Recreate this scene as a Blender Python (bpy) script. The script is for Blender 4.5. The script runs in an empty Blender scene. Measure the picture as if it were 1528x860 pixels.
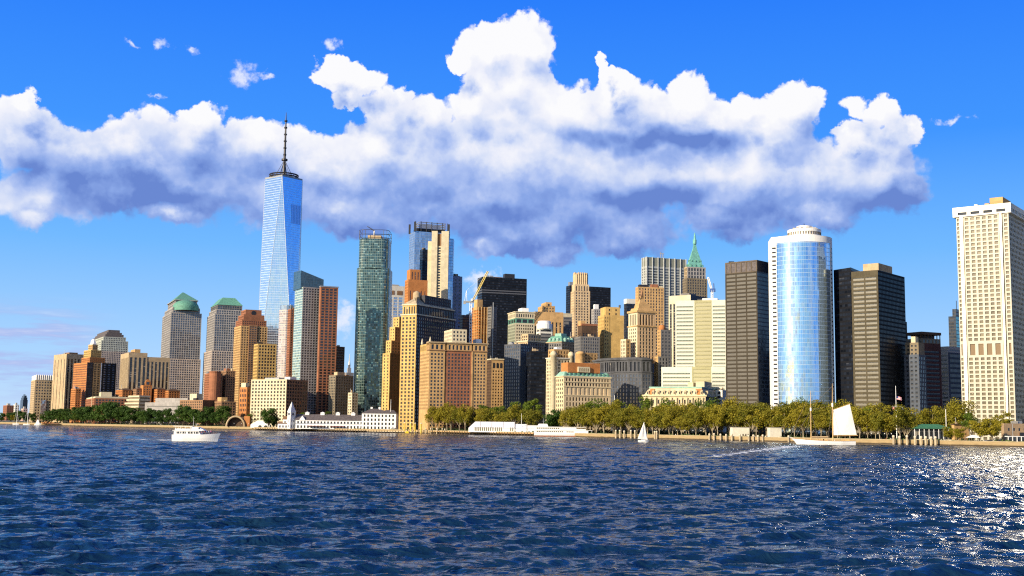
import bpy, math, random
import numpy as np
from mathutils import Vector, Matrix

random.seed(11)
rad = math.radians
scene = bpy.context.scene
COL = scene.collection

# ------------------------------------------------------------------ camera
F, PW, PH = 1750.0, 1528.0, 860.0          # focal length and frame of the photograph, in its pixels
CAM = Vector((0, 0, 10.0))                  # upper deck of a ferry
PITCH, ROLL = math.atan(204 / 1750), rad(0.75)
_f = Vector((0, math.cos(PITCH), math.sin(PITCH)))
_r0, _u0 = Vector((1, 0, 0)), Vector((0, -math.sin(PITCH), math.cos(PITCH)))
_r = _r0 * math.cos(ROLL) + _u0 * math.sin(ROLL)
_u = _u0 * math.cos(ROLL) - _r0 * math.sin(ROLL)
cam_data = bpy.data.cameras.new('camera')
cam_data.sensor_width = 36.0
cam_data.lens = 36.0 * F / PW
cam_data.clip_start, cam_data.clip_end = 1.0, 90000.0
cam = bpy.data.objects.new('camera', cam_data)
COL.objects.link(cam)
_m = Matrix((_r, _u, -_f)).transposed().to_4x4()
_m.translation = CAM
cam.matrix_world = _m
scene.camera = cam

# ------------------------------------------------------------------ light
SUN_EL, SUN_AZ = rad(21), rad(49)           # the sun stands behind the camera, 49 degrees round to the left
SUN_DIR = Vector((-math.sin(SUN_AZ) * math.cos(SUN_EL), -math.cos(SUN_AZ) * math.cos(SUN_EL), math.sin(SUN_EL)))
sd = bpy.data.lights.new('sun', 'SUN')
sd.energy, sd.angle, sd.color = 5.0, rad(0.53), (1.0, 0.84, 0.61)
sun = bpy.data.objects.new('sun', sd)
COL.objects.link(sun)
sun.rotation_euler = SUN_DIR.to_track_quat('Z', 'Y').to_euler()

vs = scene.view_settings
EXPOSURE = 0.58
vs.view_transform, vs.look, vs.exposure, vs.gamma = 'Standard', 'None', EXPOSURE, 1.0
vs.use_curve_mapping = False
scene.cycles.use_denoising = False
scene.cycles.max_bounces = 6
scene.cycles.diffuse_bounces = 2
scene.cycles.glossy_bounces = 4
scene.cycles.transmission_bounces = 4
scene.cycles.sample_clamp_indirect = 20.0
scene.cycles.filter_width = 1.2


# ------------------------------------------------------------------ node helpers
class NT:
    """small helper round a node tree"""
    def __init__(s, tree):
        s.t = tree

    def n(s, kind, **props):
        nd = s.t.nodes.new(kind)
        for k, v in props.items():
            setattr(nd, k, v)
        return nd

    def put(s, sock, v):
        if isinstance(v, bpy.types.NodeSocket):
            s.t.links.new(v, sock)
        elif v is not None:
            sock.default_value = v

    def math(s, op, a, b=None, c=None, clamp=False):
        nd = s.n('ShaderNodeMath', operation=op, use_clamp=clamp)
        for k, v in enumerate((a, b, c)):
            s.put(nd.inputs[k], v)
        return nd.outputs[0]

    def vec(s, op, a, b=None, c=None):
        nd = s.n('ShaderNodeVectorMath', operation=op)
        for k, v in enumerate((a, b, c)):
            if v is not None:
                s.put(nd.inputs[k], v)
        return nd.outputs['Value'] if op in ('LENGTH', 'DOT_PRODUCT', 'DISTANCE') else nd.outputs['Vector']

    def scale(s, a, f):
        nd = s.n('ShaderNodeVectorMath', operation='SCALE')
        s.put(nd.inputs[0], a)
        s.put(nd.inputs['Scale'], f)
        return nd.outputs['Vector']

    def xyz(s, v):
        nd = s.n('ShaderNodeSeparateXYZ')
        s.put(nd.inputs[0], v)
        return nd.outputs

    def cxyz(s, x=0.0, y=0.0, z=0.0):
        nd = s.n('ShaderNodeCombineXYZ')
        for k, v in enumerate((x, y, z)):
            s.put(nd.inputs[k], v)
        return nd.outputs[0]

    def noise(s, vec, scale, detail=4.0, rough=0.55, out='Fac', dist=0.0):
        nd = s.n('ShaderNodeTexNoise')
        s.put(nd.inputs['Vector'], vec)
        nd.inputs['Scale'].default_value = scale
        nd.inputs['Detail'].default_value = detail
        nd.inputs['Roughness'].default_value = rough
        nd.inputs['Distortion'].default_value = dist
        return nd.outputs[out]

    def mix(s, f, a, b, blend='MIX'):
        nd = s.n('ShaderNodeMix', data_type='RGBA', blend_type=blend)
        s.put(nd.inputs[0], f)
        s.put(nd.inputs[6], a)
        s.put(nd.inputs[7], b)
        return nd.outputs[2]

    def step(s, v, lo, hi, a=0.0, b=1.0, smooth=True):
        nd = s.n('ShaderNodeMapRange', interpolation_type='SMOOTHSTEP' if smooth else 'LINEAR')
        s.put(nd.inputs[0], v)
        nd.inputs[1].default_value, nd.inputs[2].default_value = lo, hi
        nd.inputs[3].default_value, nd.inputs[4].default_value = a, b
        return nd.outputs[0]


def rgb(r, g, b):
    return (r, g, b, 1.0)


# ------------------------------------------------------------------ the sky: Nishita sky and one long cumulus bank
def ray(px, py):
    return (_f + _r * ((px - 764) / F) + _u * ((430 - py) / F)).normalized()


def azel(px, py):
    d = ray(px, py)
    return math.atan2(d.x, d.y), math.asin(d.z)


# cumulus puffs of the bank: centre and half axes, as bearings (in photo pixels, turned into angles below)
PUFFS = [
    (28, 205, 60, 56), (42, 158, 20, 20), (110, 226, 95, 48), (190, 216, 85, 46), (290, 208, 100, 52), (300, 172, 50, 26),
    (380, 218, 88, 48), (460, 245, 90, 62), (60, 292, 78, 44), (50, 322, 36, 22), (165, 270, 100, 52), (285, 272, 120, 50),
    (400, 284, 120, 56), (510, 300, 110, 52), (250, 312, 56, 16),
    (500, 106, 30, 20), (538, 118, 46, 24), (578, 165, 44, 50), (598, 140, 22, 24), (520, 150, 24, 22), (560, 225, 90, 66), (640, 170, 54, 42),
    (735, 72, 46, 46), (790, 68, 52, 46), (765, 130, 84, 76), (700, 165, 54, 44), (840, 170, 74, 60), (690, 95, 18, 18),
    (897, 92, 8, 13), (903, 108, 15, 13), (914, 122, 24, 18), (920, 145, 48, 38), (960, 165, 56, 46), (1036, 150, 46, 42), (1060, 185, 64, 44), (1120, 165, 40, 32),
    (1190, 158, 46, 38), (1150, 205, 76, 46), (1275, 164, 30, 26), (1308, 172, 32, 32), (1285, 205, 50, 40), (1330, 205, 38, 34), (1356, 200, 18, 28),
    (640, 260, 130, 86), (760, 250, 140, 86), (880, 250, 140, 76), (1000, 258, 140, 72), (1120, 262, 120, 66), (1230, 260, 104, 62),
    (1310, 265, 66, 58), (1350, 285, 40, 34), (640, 315, 120, 48), (780, 335, 140, 52), (820, 372, 70, 26), (940, 340, 130, 42),
    (1080, 325, 130, 40), (1210, 310, 100, 34), (720, 372, 50, 20), (1260, 196, 28, 12), (860, 270, 260, 92), (240, 250, 270, 56), (1110, 262, 220, 76), (690, 220, 110, 70), (520, 255, 130, 70), (960, 200, 120, 50), (742, 178, 50, 40),
]
WISPS = [(195, 68, 13, 8), (246, 67, 15, 9), (286, 74, 18, 9), (360, 112, 26, 24), (498, 70, 18, 12), (395, 116, 18, 6),
         (232, 138, 22, 6), (1420, 180, 34, 7), (10, 160, 16, 20), (718, 424, 40, 22), (745, 428, 30, 16), (512, 478, 34, 38),
         (150, 521, 16, 5)]

world = bpy.data.worlds.new('World')
scene.world = world
world.use_nodes = True
wt = world.node_tree
wt.nodes.clear()
w = NT(wt)

grp = bpy.data.node_groups.new('cloud_height', 'ShaderNodeTree')
grp.interface.new_socket('Vector', in_out='INPUT', socket_type='NodeSocketVector')
grp.interface.new_socket('Height', in_out='OUTPUT', socket_type='NodeSocketFloat')
grp.interface.new_socket('Soft', in_out='OUTPUT', socket_type='NodeSocketFloat')
grp.interface.new_socket('Wisp', in_out='OUTPUT', socket_type='NodeSocketFloat')
g = NT(grp)
gi, go = g.n('NodeGroupInput'), g.n('NodeGroupOutput')
pv = gi.outputs[0]
warp = g.scale(g.vec('SUBTRACT', g.noise(pv, 16.0, 3.0, 0.55, 'Color'), (0.5, 0.5, 0.5)), 0.030)
warp2 = g.scale(g.vec('SUBTRACT', g.noise(pv, 55.0, 5.0, 0.6, 'Color'), (0.5, 0.5, 0.5)), 0.019)
warp3 = g.scale(g.vec('SUBTRACT', g.noise(pv, 170.0, 5.0, 0.65, 'Color'), (0.5, 0.5, 0.5)), 0.006)
pw_ = g.vec('ADD', g.vec('ADD', g.vec('ADD', pv, warp), warp2), warp3)
pw_ = g.vec('MULTIPLY', pw_, (1, 1, 0))


def puff_field(nt, vec, items, k):
    cur = None
    for cx, cy, rx, ry in items:
        a, e = azel(cx, cy)
        ix, iy = F / rx, F / ry
        ln = nt.vec('LENGTH', nt.vec('MULTIPLY_ADD', vec, (ix, iy, 0), (-a * ix, -e * iy, 0)))
        cur = ln if cur is None else nt.math('SMOOTH_MIN', cur, ln, k)
    return cur


fld = puff_field(g, pw_, PUFFS, 0.16)
vp = g.vec('ADD', g.vec('ADD', pv, g.scale(warp2, 0.9)), g.scale(warp3, 0.8))
vor = g.n('ShaderNodeTexVoronoi', voronoi_dimensions='2D', feature='SMOOTH_F1')
g.put(vor.inputs['Vector'], vp)
for k_, v_ in (('Scale', 16.0), ('Detail', 3.0), ('Roughness', 0.55), ('Lacunarity', 2.2), ('Smoothness', 0.35)):
    vor.inputs[k_].default_value = v_
fb = g.math('MULTIPLY', g.math('SUBTRACT', 0.84, vor.outputs['Distance']), 1.5)      # rounded billows with creases between
hgt = g.math('ADD', g.math('SUBTRACT', 1.0, fld), g.math('MULTIPLY', fb, 0.42))
g.put(go.inputs['Height'], hgt)
g.put(go.inputs['Soft'], g.math('ADD', g.math('SUBTRACT', 1.0, fld), g.math('MULTIPLY', fb, 0.40)))
wsp = puff_field(g, pw_, WISPS, 0.05)
wn = g.noise(pv, 70.0, 8.0, 0.65)
g.put(go.inputs['Wisp'], g.math('ADD', g.math('SUBTRACT', 1.0, wsp), g.math('MULTIPLY', g.math('SUBTRACT', wn, 0.55), 2.6)))

tc = w.n('ShaderNodeTexCoord').outputs['Generated']
dx, dy, dz = w.xyz(tc)
az = w.math('ARCTAN2', dx, dy)
el = w.math('ARCSINE', dz)
p0 = w.cxyz(az, el, 0.0)
g0 = w.n('ShaderNodeGroup', node_tree=grp)
w.put(g0.inputs[0], p0)
g1 = w.n('ShaderNodeGroup', node_tree=grp)
w.put(g1.inputs[0], w.vec('ADD', p0, (-0.010, 0.021, 0)))      # one step towards the sun
H0, H1 = g0.outputs['Height'], g1.outputs['Height']
soft = w.step(el, azel(764, 400)[1], azel(764, 180)[1], 0.40, 0.17)
alpha = w.step(w.math('DIVIDE', H0, soft), 0.02, 1.0)
relief = w.math('SUBTRACT', g0.outputs['Soft'], g1.outputs['Soft'])
# self shadowing: flanks turned from the sun, thick low parts and the flat base go grey violet
base_sh = w.step(el, azel(764, 410)[1], azel(764, 120)[1])
lit = w.math('ADD', w.math('MULTIPLY_ADD', relief, 0.64, 0.33), w.math('MULTIPLY', base_sh, 0.40))
big = w.noise(w.vec('MULTIPLY', p0, (0.55, 1.2, 1)), 10.0, 5.0, 0.55)
lit = w.math('ADD', lit, w.math('MULTIPLY', w.math('SUBTRACT', big, 0.5), 0.80))
edge = w.step(H0, 0.45, 0.0)
lit = w.math('ADD', lit, w.math('MULTIPLY', edge, 0.20))
# the long grey belly of the left half and the shaded shelves under the towers
for cx, cy, rx, ry, amt in ((230, 258, 250, 48, .34), (250, 215, 280, 60, .16), (640, 262, 90, 45, .16), (985, 206, 170, 20, .62), (975, 288, 120, 20, .5), (760, 350, 210, 44, .30), (1330, 300, 90, 36, .5), (1100, 340, 200, 26, .22), (775, 130, 110, 90, -.34), (1040, 150, 60, 40, -.20), (540, 140, 70, 50, -.2), (80, 320, 90, 26, -.28), (250, 315, 60, 14, -.25), (620, 300, 200, 20, -.10)):
    a_, e_ = azel(cx, cy)
    d_ = w.vec('LENGTH', w.vec('MULTIPLY_ADD', w.vec('ADD', p0, w.scale(w.vec('SUBTRACT', w.noise(p0, 14.0, 4.0, 0.6, 'Color'), (0.5, 0.5, 0.5)), 0.05)), (F / rx, F / ry, 0), (-a_ * F / rx, -e_ * F / ry, 0)))
    lit = w.math('SUBTRACT', lit, w.math('MULTIPLY', w.step(d_, 1.25, 0.2), amt * 0.95))
ramp = w.n('ShaderNodeValToRGB')
cr = ramp.color_ramp
cr.interpolation = 'B_SPLINE'
cr.interpolation = 'LINEAR'
cr.elements[0].position, cr.elements[0].color = 0.0, (0.145, 0.25, 0.645, 1)
cr.elements[1].position, cr.elements[1].color = 1.0, (0.97, 0.97, 0.99, 1)
for pos, c_ in ((0.22, (0.255, 0.39, 0.80, 1)), (0.42, (0.42, 0.54, 0.89, 1)), (0.62, (0.66, 0.735, 0.94, 1)), (0.80, (0.85, 0.87, 0.97, 1))):
    e_ = cr.elements.new(pos)
    e_.color = c_
w.put(ramp.inputs[0], w.math('MULTIPLY_ADD', lit, 0.80, 0.02))

sky = w.n('ShaderNodeTexSky', sky_type='NISHITA')
sky.sun_disc = False
sky.sun_elevation = SUN_EL
sky.sun_rotation = math.pi + SUN_AZ
sky.altitude, sky.air_density, sky.dust_density, sky.ozone_density = 0.0, 1.0, 0.6, 3.0
SKY_STRENGTH = 0.10
sat = w.n('ShaderNodeHueSaturation')
sat.inputs['Hue'].default_value = 0.5
sat.inputs['Saturation'].default_value = 1.3
w.put(sat.inputs['Color'], sky.outputs[0])
# clear autumn air: away from the sun the sky is a deep clean blue that pales towards the horizon
blue = w.n('ShaderNodeValToRGB')
br = blue.color_ramp
br.elements[0].position, br.elements[0].color = 0.0, (0.56, 0.74, 0.97, 1)
br.elements[1].position, br.elements[1].color = 1.0, (0.006, 0.05, 0.32, 1)
for pos, c_ in ((0.075, (0.42, 0.68, 1.0, 1)), (0.22, (0.17, 0.49, 1.0, 1)), (0.36, (0.055, 0.31, 1.0, 1)), (0.54, (0.024, 0.21, 0.97, 1)), (0.68, (0.010, 0.09, 0.52, 1))):
    br.elements.new(pos).color = c_
w.put(blue.inputs[0], w.math('MULTIPLY', el, 1.5))
near_sun = w.step(w.vec('DOT_PRODUCT', tc, tuple(SUN_DIR)), 0.05, 0.85)
skyc = w.mix(near_sun, w.scale(blue.outputs[0], 1.0 / SKY_STRENGTH / 2 ** EXPOSURE), sat.outputs[0])
# low streaks near the horizon on the left, and scattered fair-weather cloud round the rest of the sky
st = w.noise(w.vec('MULTIPLY', p0, (9.0, 75.0, 1)), 1.0, 6.0, 0.6)
stm = w.math('MULTIPLY', w.step(st, 0.40, 0.56), w.math('MULTIPLY', w.math('MULTIPLY', w.step(el, 0.10, 0.065), w.step(el, 0.008, 0.03)), w.step(az, -0.315, -0.375)))
sc_n = w.noise(w.vec('MULTIPLY', tc, (2.2, 2.2, 6.0)), 1.0, 7.0, 0.58)
behind = w.step(dy, 0.35, -0.1)
scm = w.math('MULTIPLY', w.step(sc_n, 0.52, 0.66), w.math('MULTIPLY', behind, w.step(dz, 0.02, 0.08)))
inv = 1.0 / SKY_STRENGTH / 2 ** EXPOSURE


def em(col):                       # cloud radiance is given as seen; the Background strength is divided out
    return w.scale(col, inv)


c1 = w.mix(w.math('MULTIPLY', stm, 0.85), skyc, em(w.mix(w.step(st, 0.5, 0.72), rgb(0.42, 0.50, 0.86), rgb(0.80, 0.84, 0.97))))
c2 = w.mix(w.math('MULTIPLY', scm, 0.85), c1, em((0.80, 0.82, 0.92)))
wis = w.math('MULTIPLY', w.step(g0.outputs['Wisp'], 0.0, 0.9), 0.85)
c3 = w.mix(wis, c2, em((0.86, 0.89, 1.0)))
c4 = w.mix(alpha, c3, em(ramp.outputs[0]))
bg = w.n('ShaderNodeBackground')
bg.inputs['Strength'].default_value = SKY_STRENGTH
w.put(bg.inputs['Color'], c4)
wo = w.n('ShaderNodeOutputWorld')
wt.links.new(bg.outputs[0], wo.inputs['Surface'])
world.cycles.sampling_method = 'MANUAL'
world.cycles.sample_map_resolution = 512


# ------------------------------------------------------------------ water: one sheet out to the horizon, waves as real relief
def smooth01(x):
    x = np.clip(x, 0, 1)
    return x * x * (3 - 2 * x)


def on_water(px, py):
    d = ray(px, py)
    return (d.x * CAM.z / -d.z, d.y * CAM.z / -d.z)


# foam lines: the schooner's wash, the yacht's wake, one breaking crest close by
WAKES = [(on_water(1178, 667), on_water(1062, 682), 15.0, 0.55), (on_water(258, 657.5), on_water(190, 655.5), 9.0, 0.35), (on_water(1296, 834), on_water(1322, 831), 2.0, 0.6),
         (on_water(1182, 664.5), on_water(1274, 665), 4.0, 0.75), (on_water(260, 659), on_water(326, 659.5), 3.0, 0.8)]


def make_water():
    rows = [8.0]
    while rows[-1] < 45000:
        d = rows[-1]
        if d < 55: s = 1.2
        elif d < 150: s = 0.26
        elif d < 420: s = 0.26 * (d / 150) ** 1.1
        elif d < 1200: s = 0.9 * (d / 420) ** 1.6
        else: s = d * 0.08
        rows.append(d + s)
    rr = np.array(rows)
    ang = np.concatenate([np.linspace(-math.pi, -0.62, 60, endpoint=False), np.linspace(-0.62, 0.62, 1050, endpoint=False),
                          np.linspace(0.62, math.pi, 60, endpoint=False)])
    A, Rr = np.meshgrid(ang, rr)
    X, Y = (Rr * np.sin(A)).astype(np.float32), (Rr * np.cos(A)).astype(np.float32)
    Z = np.zeros_like(X)
    DX, DY = np.zeros_like(X), np.zeros_like(X)
    rng = np.random.default_rng(5)
    fade_far = 1 - smooth01((Rr - 900) / 900)
    side = 1 - smooth01((np.abs(A) - 0.60) / 0.03)
    for i in range(64):
        lam = 0.9 * (22 / 0.9) ** (i / 63.0)
        th = rad(12) + rng.normal(0, 0.30 if lam > 2.5 else 0.55)                       # crests roll towards the camera, a little from the left
        k = 2 * math.pi / lam
        kx, ky = k * math.sin(th), -k * math.cos(th)
        slope = 0.058 * (1.0 if lam < 5 else (5 / lam) ** 0.85)
        amp = slope / k
        # a wave fades out where the sheet is too coarse to carry it
        spac = np.interp(Rr, rr[:-1], np.diff(rr))
        keep = (1 - smooth01((np.maximum(spac, Rr * 0.00118) / lam - 0.22) / 0.25)) * fade_far * side
        ph = kx * X + ky * Y + rng.uniform(0, 6.283)
        gust = 0.75 + 0.5 * np.sin(0.013 * X * (1 + 0.3 * math.sin(i)) + 0.021 * Y + i)
        a_ = (amp * keep * gust).astype(np.float32)
        s_, c_ = np.sin(ph), np.cos(ph)
        Z += a_ * s_
        DX += a_ * c_ * (kx / k) * 0.85
        DY += a_ * c_ * (ky / k) * 0.85
    X += DX
    Y += DY
    nr, na = X.shape
    co = np.stack([X, Y, Z], -1).reshape(-1, 3).astype(np.float32)
    i0 = (np.arange(nr - 1)[:, None] * na + np.arange(na)[None, :])
    i1 = (np.arange(nr - 1)[:, None] * na + (np.arange(na)[None, :] + 1) % na)
    quads = np.stack([i0, i1, i1 + na, i0 + na], -1).reshape(-1, 4)
    me = bpy.data.meshes.new('water')
    cen = len(co)
    co = np.vstack([co, [[0, 0, 0]]]).astype(np.float32)
    tri = np.stack([np.full(na, cen), (np.arange(na) + 1) % na, np.arange(na)], -1)
    me.vertices.add(len(co))
    me.vertices.foreach_set('co', co.ravel())
    nl = quads.size + tri.size
    me.loops.add(nl)
    me.loops.foreach_set('vertex_index', np.concatenate([quads.ravel(), tri.ravel()]).astype(np.int32))
    me.polygons.add(len(quads) + len(tri))
    st = np.concatenate([np.arange(len(quads)) * 4, len(quads) * 4 + np.arange(len(tri)) * 3]).astype(np.int32)
    me.polygons.foreach_set('loop_start', st)
    me.update(calc_edges=True)
    me.polygons.foreach_set('use_smooth', np.ones(len(me.polygons), dtype=bool))
    if me.polygons[10].normal.z < 0:
        me.flip_normals()
    m = bpy.data.materials.new('harbour_water')
    m.use_nodes = True
    t = m.node_tree
    n = NT(t)
    bs = t.nodes['Principled BSDF']
    geo = n.n('ShaderNodeNewGeometry')
    pos = geo.outputs['Position']
    bs.inputs['Roughness'].default_value = 0.07
    bs.inputs['IOR'].default_value = 1.333
    bs.inputs['Specular IOR Level'].default_value = 0.45
    flat = n.vec('MULTIPLY', pos, (1, 1, 0.0))
    st_ = n.vec('MULTIPLY', flat, (0.62, 1.0, 0.0))
    r1 = n.noise(st_, 0.9, 5.0, 0.62, dist=0.6)
    r2 = n.noise(st_, 0.16, 4.0, 0.6, dist=0.8)
    hh = n.math('ADD', n.math('MULTIPLY', r1, 0.42), n.math('MULTIPLY', r2, 3.2))
    bp = n.n('ShaderNodeBump')
    bp.inputs['Strength'].default_value = 1.0
    bp.inputs['Distance'].default_value = 0.75
    n.put(bp.inputs['Height'], hh)
    n.put(bs.inputs['Normal'], bp.outputs[0])
    # foam: torn crests, scattered by noise
    z = n.xyz(pos)[2]
    fn = n.noise(flat, 0.05, 5.0, 0.7)
    fn2 = n.noise(flat, 1.6, 6.0, 0.75)
    foam = n.math('MULTIPLY', n.math('MULTIPLY', n.step(z, 0.62, 0.85), n.step(fn, 0.55, 0.68)), n.step(fn2, 0.5, 0.62))
    for (ax, ay), (bx, by), wd, thr in WAKES:
        L2 = (bx - ax) ** 2 + (by - ay) ** 2
        rel = n.vec('SUBTRACT', flat, (ax, ay, 0))
        tt = n.math('DIVIDE', n.vec('DOT_PRODUCT', rel, (bx - ax, by - ay, 0)), L2, clamp=True)
        dist = n.vec('LENGTH', n.vec('SUBTRACT', rel, n.scale(n.cxyz(bx - ax, by - ay, 0), tt)))
        near = n.math('SUBTRACT', 1.0, n.math('DIVIDE', dist, wd))
        fade = n.math('MULTIPLY_ADD', tt, -0.30, 0.0)
        fm = n.step(n.math('ADD', n.math('ADD', near, fade), n.math('MULTIPLY', n.math('SUBTRACT', n.noise(flat, 0.35, 6.0, 0.75), 0.5), 2.6)), thr, thr + 0.35)
        foam = n.math('MAXIMUM', foam, n.math('MULTIPLY', fm, n.math('GREATER_THAN', near, 0.0)))
    col = n.mix(foam, rgb(0.005, 0.024, 0.057), rgb(0.75, 0.78, 0.80))
    n.put(bs.inputs['Base Color'], col)
    n.put(bs.inputs['Roughness'], n.math('MULTIPLY_ADD', foam, 0.6, 0.07))
    me.materials.append(m)
    ob = bpy.data.objects.new('water', me)
    COL.objects.link(ob)
    ob['kind'] = 'structure'
    return ob


make_water()


# ------------------------------------------------------------------ photograph pixel -> place
def at(px, py, Y):
    """the point at depth Y (metres north of the camera) seen at photo pixel px, py"""
    d = ray(px, py)
    return CAM + d * (Y / d.y)


def gx(px, Y, py=600):
    return at(px, py, Y).x


def zat(px, py, Y):
    return at(px, py, Y).z


SHORE = [(-400, 2700), (0, 1960), (60, 1800), (100, 1720), (200, 1580), (300, 1470), (400, 1360), (500, 1300), (600, 1240), (700, 1160), (800, 1085),
         (900, 1017), (1000, 960), (1100, 910), (1200, 862), (1280, 826), (1400, 790), (1528, 757), (1700, 722), (2100, 650)]


def shore(px):
    return float(np.interp(px, [a for a, b in SHORE], [b for a, b in SHORE]))


GZ = 2.6            # top of the sea wall and the ground behind it


# ------------------------------------------------------------------ mesh builder
class MB:
    """collects faces in world metres, with metric UVs; build() links them as ONE object"""
    def __init__(s):
        s.v, s.f, s.uv, s.mi = [], [], [], []

    def face(s, pts, uv=None, m=0):
        i = len(s.v)
        s.v += [tuple(p) for p in pts]
        s.f.append(tuple(range(i, i + len(pts))))
        s.uv += uv if uv else [(p[0] + p[1], p[2]) for p in pts]
        s.mi.append(m)

    def wall(s, p0, p1, z0, z1, m=0, u0=0.0):
        """vertical quad from p0 to p1 (left to right seen from outside)"""
        L = math.hypot(p1[0] - p0[0], p1[1] - p0[1])
        s.face([(p0[0], p0[1], z0), (p1[0], p1[1], z0), (p1[0], p1[1], z1), (p0[0], p0[1], z1)],
               [(u0, z0), (u0 + L, z0), (u0 + L, z1), (u0, z1)], m)

    def prism(s, pts, z0, z1, m=0, top=True, bottom=False, mtop=None):
        n = len(pts)
        u = 0.0
        for i in range(n):
            a, b = pts[i], pts[(i + 1) % n]
            s.wall(a, b, z0, z1, m, u)
            u += math.hypot(b[0] - a[0], b[1] - a[1])
        if top:
            s.face([(p[0], p[1], z1) for p in pts], [(p[0], p[1]) for p in pts], m if mtop is None else mtop)
        if bottom:
            s.face([(p[0], p[1], z0) for p in reversed(pts)], [(p[0], p[1]) for p in reversed(pts)], m)

    def frustum(s, a, b, z0, z1, m=0, top=True):
        n = len(a)
        for i in range(n):
            j = (i + 1) % n
            L = math.hypot(a[j][0] - a[i][0], a[j][1] - a[i][1])
            s.face([(*a[i][:2], z0), (*a[j][:2], z0), (*b[j][:2], z1), (*b[i][:2], z1)], [(0, z0), (L, z0), (L, z1), (0, z1)], m)
        if top:
            s.face([(*p[:2], z1) for p in b], [tuple(p[:2]) for p in b], m)

    def box(s, c, size, rz=0.0, m=0):
        """box resting on c (centre of its base)"""
        hx, hy = size[0] / 2, size[1] / 2
        co, si = math.cos(rz), math.sin(rz)
        pts = [(c[0] + x * co - y * si, c[1] + x * si + y * co) for x, y in ((-hx, -hy), (hx, -hy), (hx, hy), (-hx, hy))]
        s.prism(pts, c[2], c[2] + size[2], m, bottom=True)

    def tube(s, path, radii, n=8, m=0, caps=True):
        path = [Vector(p) for p in path]
        if not isinstance(radii, (list, tuple)):
            radii = [radii] * len(path)
        base = len(s.v)
        ref = None
        for i, p in enumerate(path):
            d = (path[min(i + 1, len(path) - 1)] - path[max(i - 1, 0)]).normalized()
            if ref is None:
                ref = Vector((1, 0, 0)) if abs(d.x) < 0.8 else Vector((0, 1, 0))
            a = (ref - d * ref.dot(d)).normalized()
            b = d.cross(a)
            ref = a
            for k in range(n):
                t = 2 * math.pi * k / n
                q = p + (a * math.cos(t) + b * math.sin(t)) * radii[i]
                s.v.append(tuple(q))
        for i in range(len(path) - 1):
            for k in range(n):
                k2 = (k + 1) % n
                s.f.append((base + i * n + k, base + i * n + k2, base + (i + 1) * n + k2, base + (i + 1) * n + k))
                s.uv += [(k, i), (k + 1, i), (k + 1, i + 1), (k, i + 1)]
                s.mi.append(m)
        if caps:
            s.f.append(tuple(base + k for k in reversed(range(n))))
            s.f.append(tuple(base + (len(path) - 1) * n + k for k in range(n)))
            s.uv += [(0, 0)] * (2 * n)
            s.mi += [m, m]

    def lathe(s, c, prof, n=20, m=0, a0=0.0, a1=2 * math.pi):
        """profile of (radius, z) turned about the vertical through c"""
        full = abs(a1 - a0 - 2 * math.pi) < 1e-6
        cols = n if full else n + 1
        base = len(s.v)
        for rr_, z in prof:
            for k in range(cols):
                t = a0 + (a1 - a0) * k / n
                s.v.append((c[0] + rr_ * math.cos(t), c[1] + rr_ * math.sin(t), c[2] + z))
        for i in range(len(prof) - 1):
            for k in range(n):
                k2 = (k + 1) % cols
                s.f.append((base + i * cols + k, base + i * cols + k2, base + (i + 1) * cols + k2, base + (i + 1) * cols + k))
                r_ = max(prof[i][0], prof[i + 1][0])
                u0, u1 = r_ * (a1 - a0) * k / n, r_ * (a1 - a0) * (k + 1) / n
                z0, z1 = prof[i][1] + c[2], prof[i + 1][1] + c[2]
                s.uv += [(u0, z0), (u1, z0), (u1, z1), (u0, z1)]
                s.mi.append(m)

    def build(s, name, mats, parent=None, smooth=False, origin=None):
        me = bpy.data.meshes.new(name)
        o = parent.location if parent is not None and origin is None else (origin or Vector((0, 0, 0)))
        o = Vector(o)
        if parent is not None and parent.parent is not None:
            o = parent.location + parent.parent.location
        co = np.array(s.v, dtype=np.float64).reshape(-1, 3) - np.array(o)
        me.from_pydata(co.tolist(), [], s.f)
        if not isinstance(mats, (list, tuple)):
            mats = [mats]
        for m in mats:
            me.materials.append(m)
        uvl = me.uv_layers.new(name='UVMap')
        uvl.data.foreach_set('uv', np.array(s.uv, dtype=np.float32).ravel())
        me.polygons.foreach_set('material_index', np.array(s.mi, dtype=np.int32))
        if smooth:
            me.polygons.foreach_set('use_smooth', np.ones(len(me.polygons), dtype=bool))
        me.update()
        ob = bpy.data.objects.new(name, me)
        COL.objects.link(ob)
        if parent is not None:
            ob.parent = parent
        else:
            ob.location = o
        return ob


def tag(o, label, cat, group=None):
    o['label'], o['category'] = label, cat
    if group:
        o['group'] = group
    return o


def empty(name, loc, label=None, cat=None, group=None):
    o = bpy.data.objects.new(name, None)
    o.empty_display_size = 2.0
    o.location = loc
    COL.objects.link(o)
    if label:
        tag(o, label, cat, group)
    return o


# ------------------------------------------------------------------ materials
MATS = {}


def basic(name, col, rough=0.8, metal=0.0, var=0.0, spec=0.5):
    if name in MATS:
        return MATS[name]
    m = bpy.data.materials.new(name)
    m.use_nodes = True
    n = NT(m.node_tree)
    b = m.node_tree.nodes['Principled BSDF']
    b.inputs['Roughness'].default_value = rough
    b.inputs['Metallic'].default_value = metal
    b.inputs['Specular IOR Level'].default_value = spec
    if var:
        p = n.n('ShaderNodeNewGeometry').outputs['Position']
        f = n.noise(n.vec('MULTIPLY', p, (0.5, 0.5, 0.5)), 1.0, 5.0, 0.6)
        n.put(b.inputs['Base Color'], n.mix(n.step(f, 0.3, 0.7), rgb(*[c * (1 - var) for c in col]), rgb(*[min(1, c * (1 + var)) for c in col])))
    else:
        b.inputs['Base Color'].default_value = rgb(*col)
    MATS[name] = m
    return m


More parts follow.
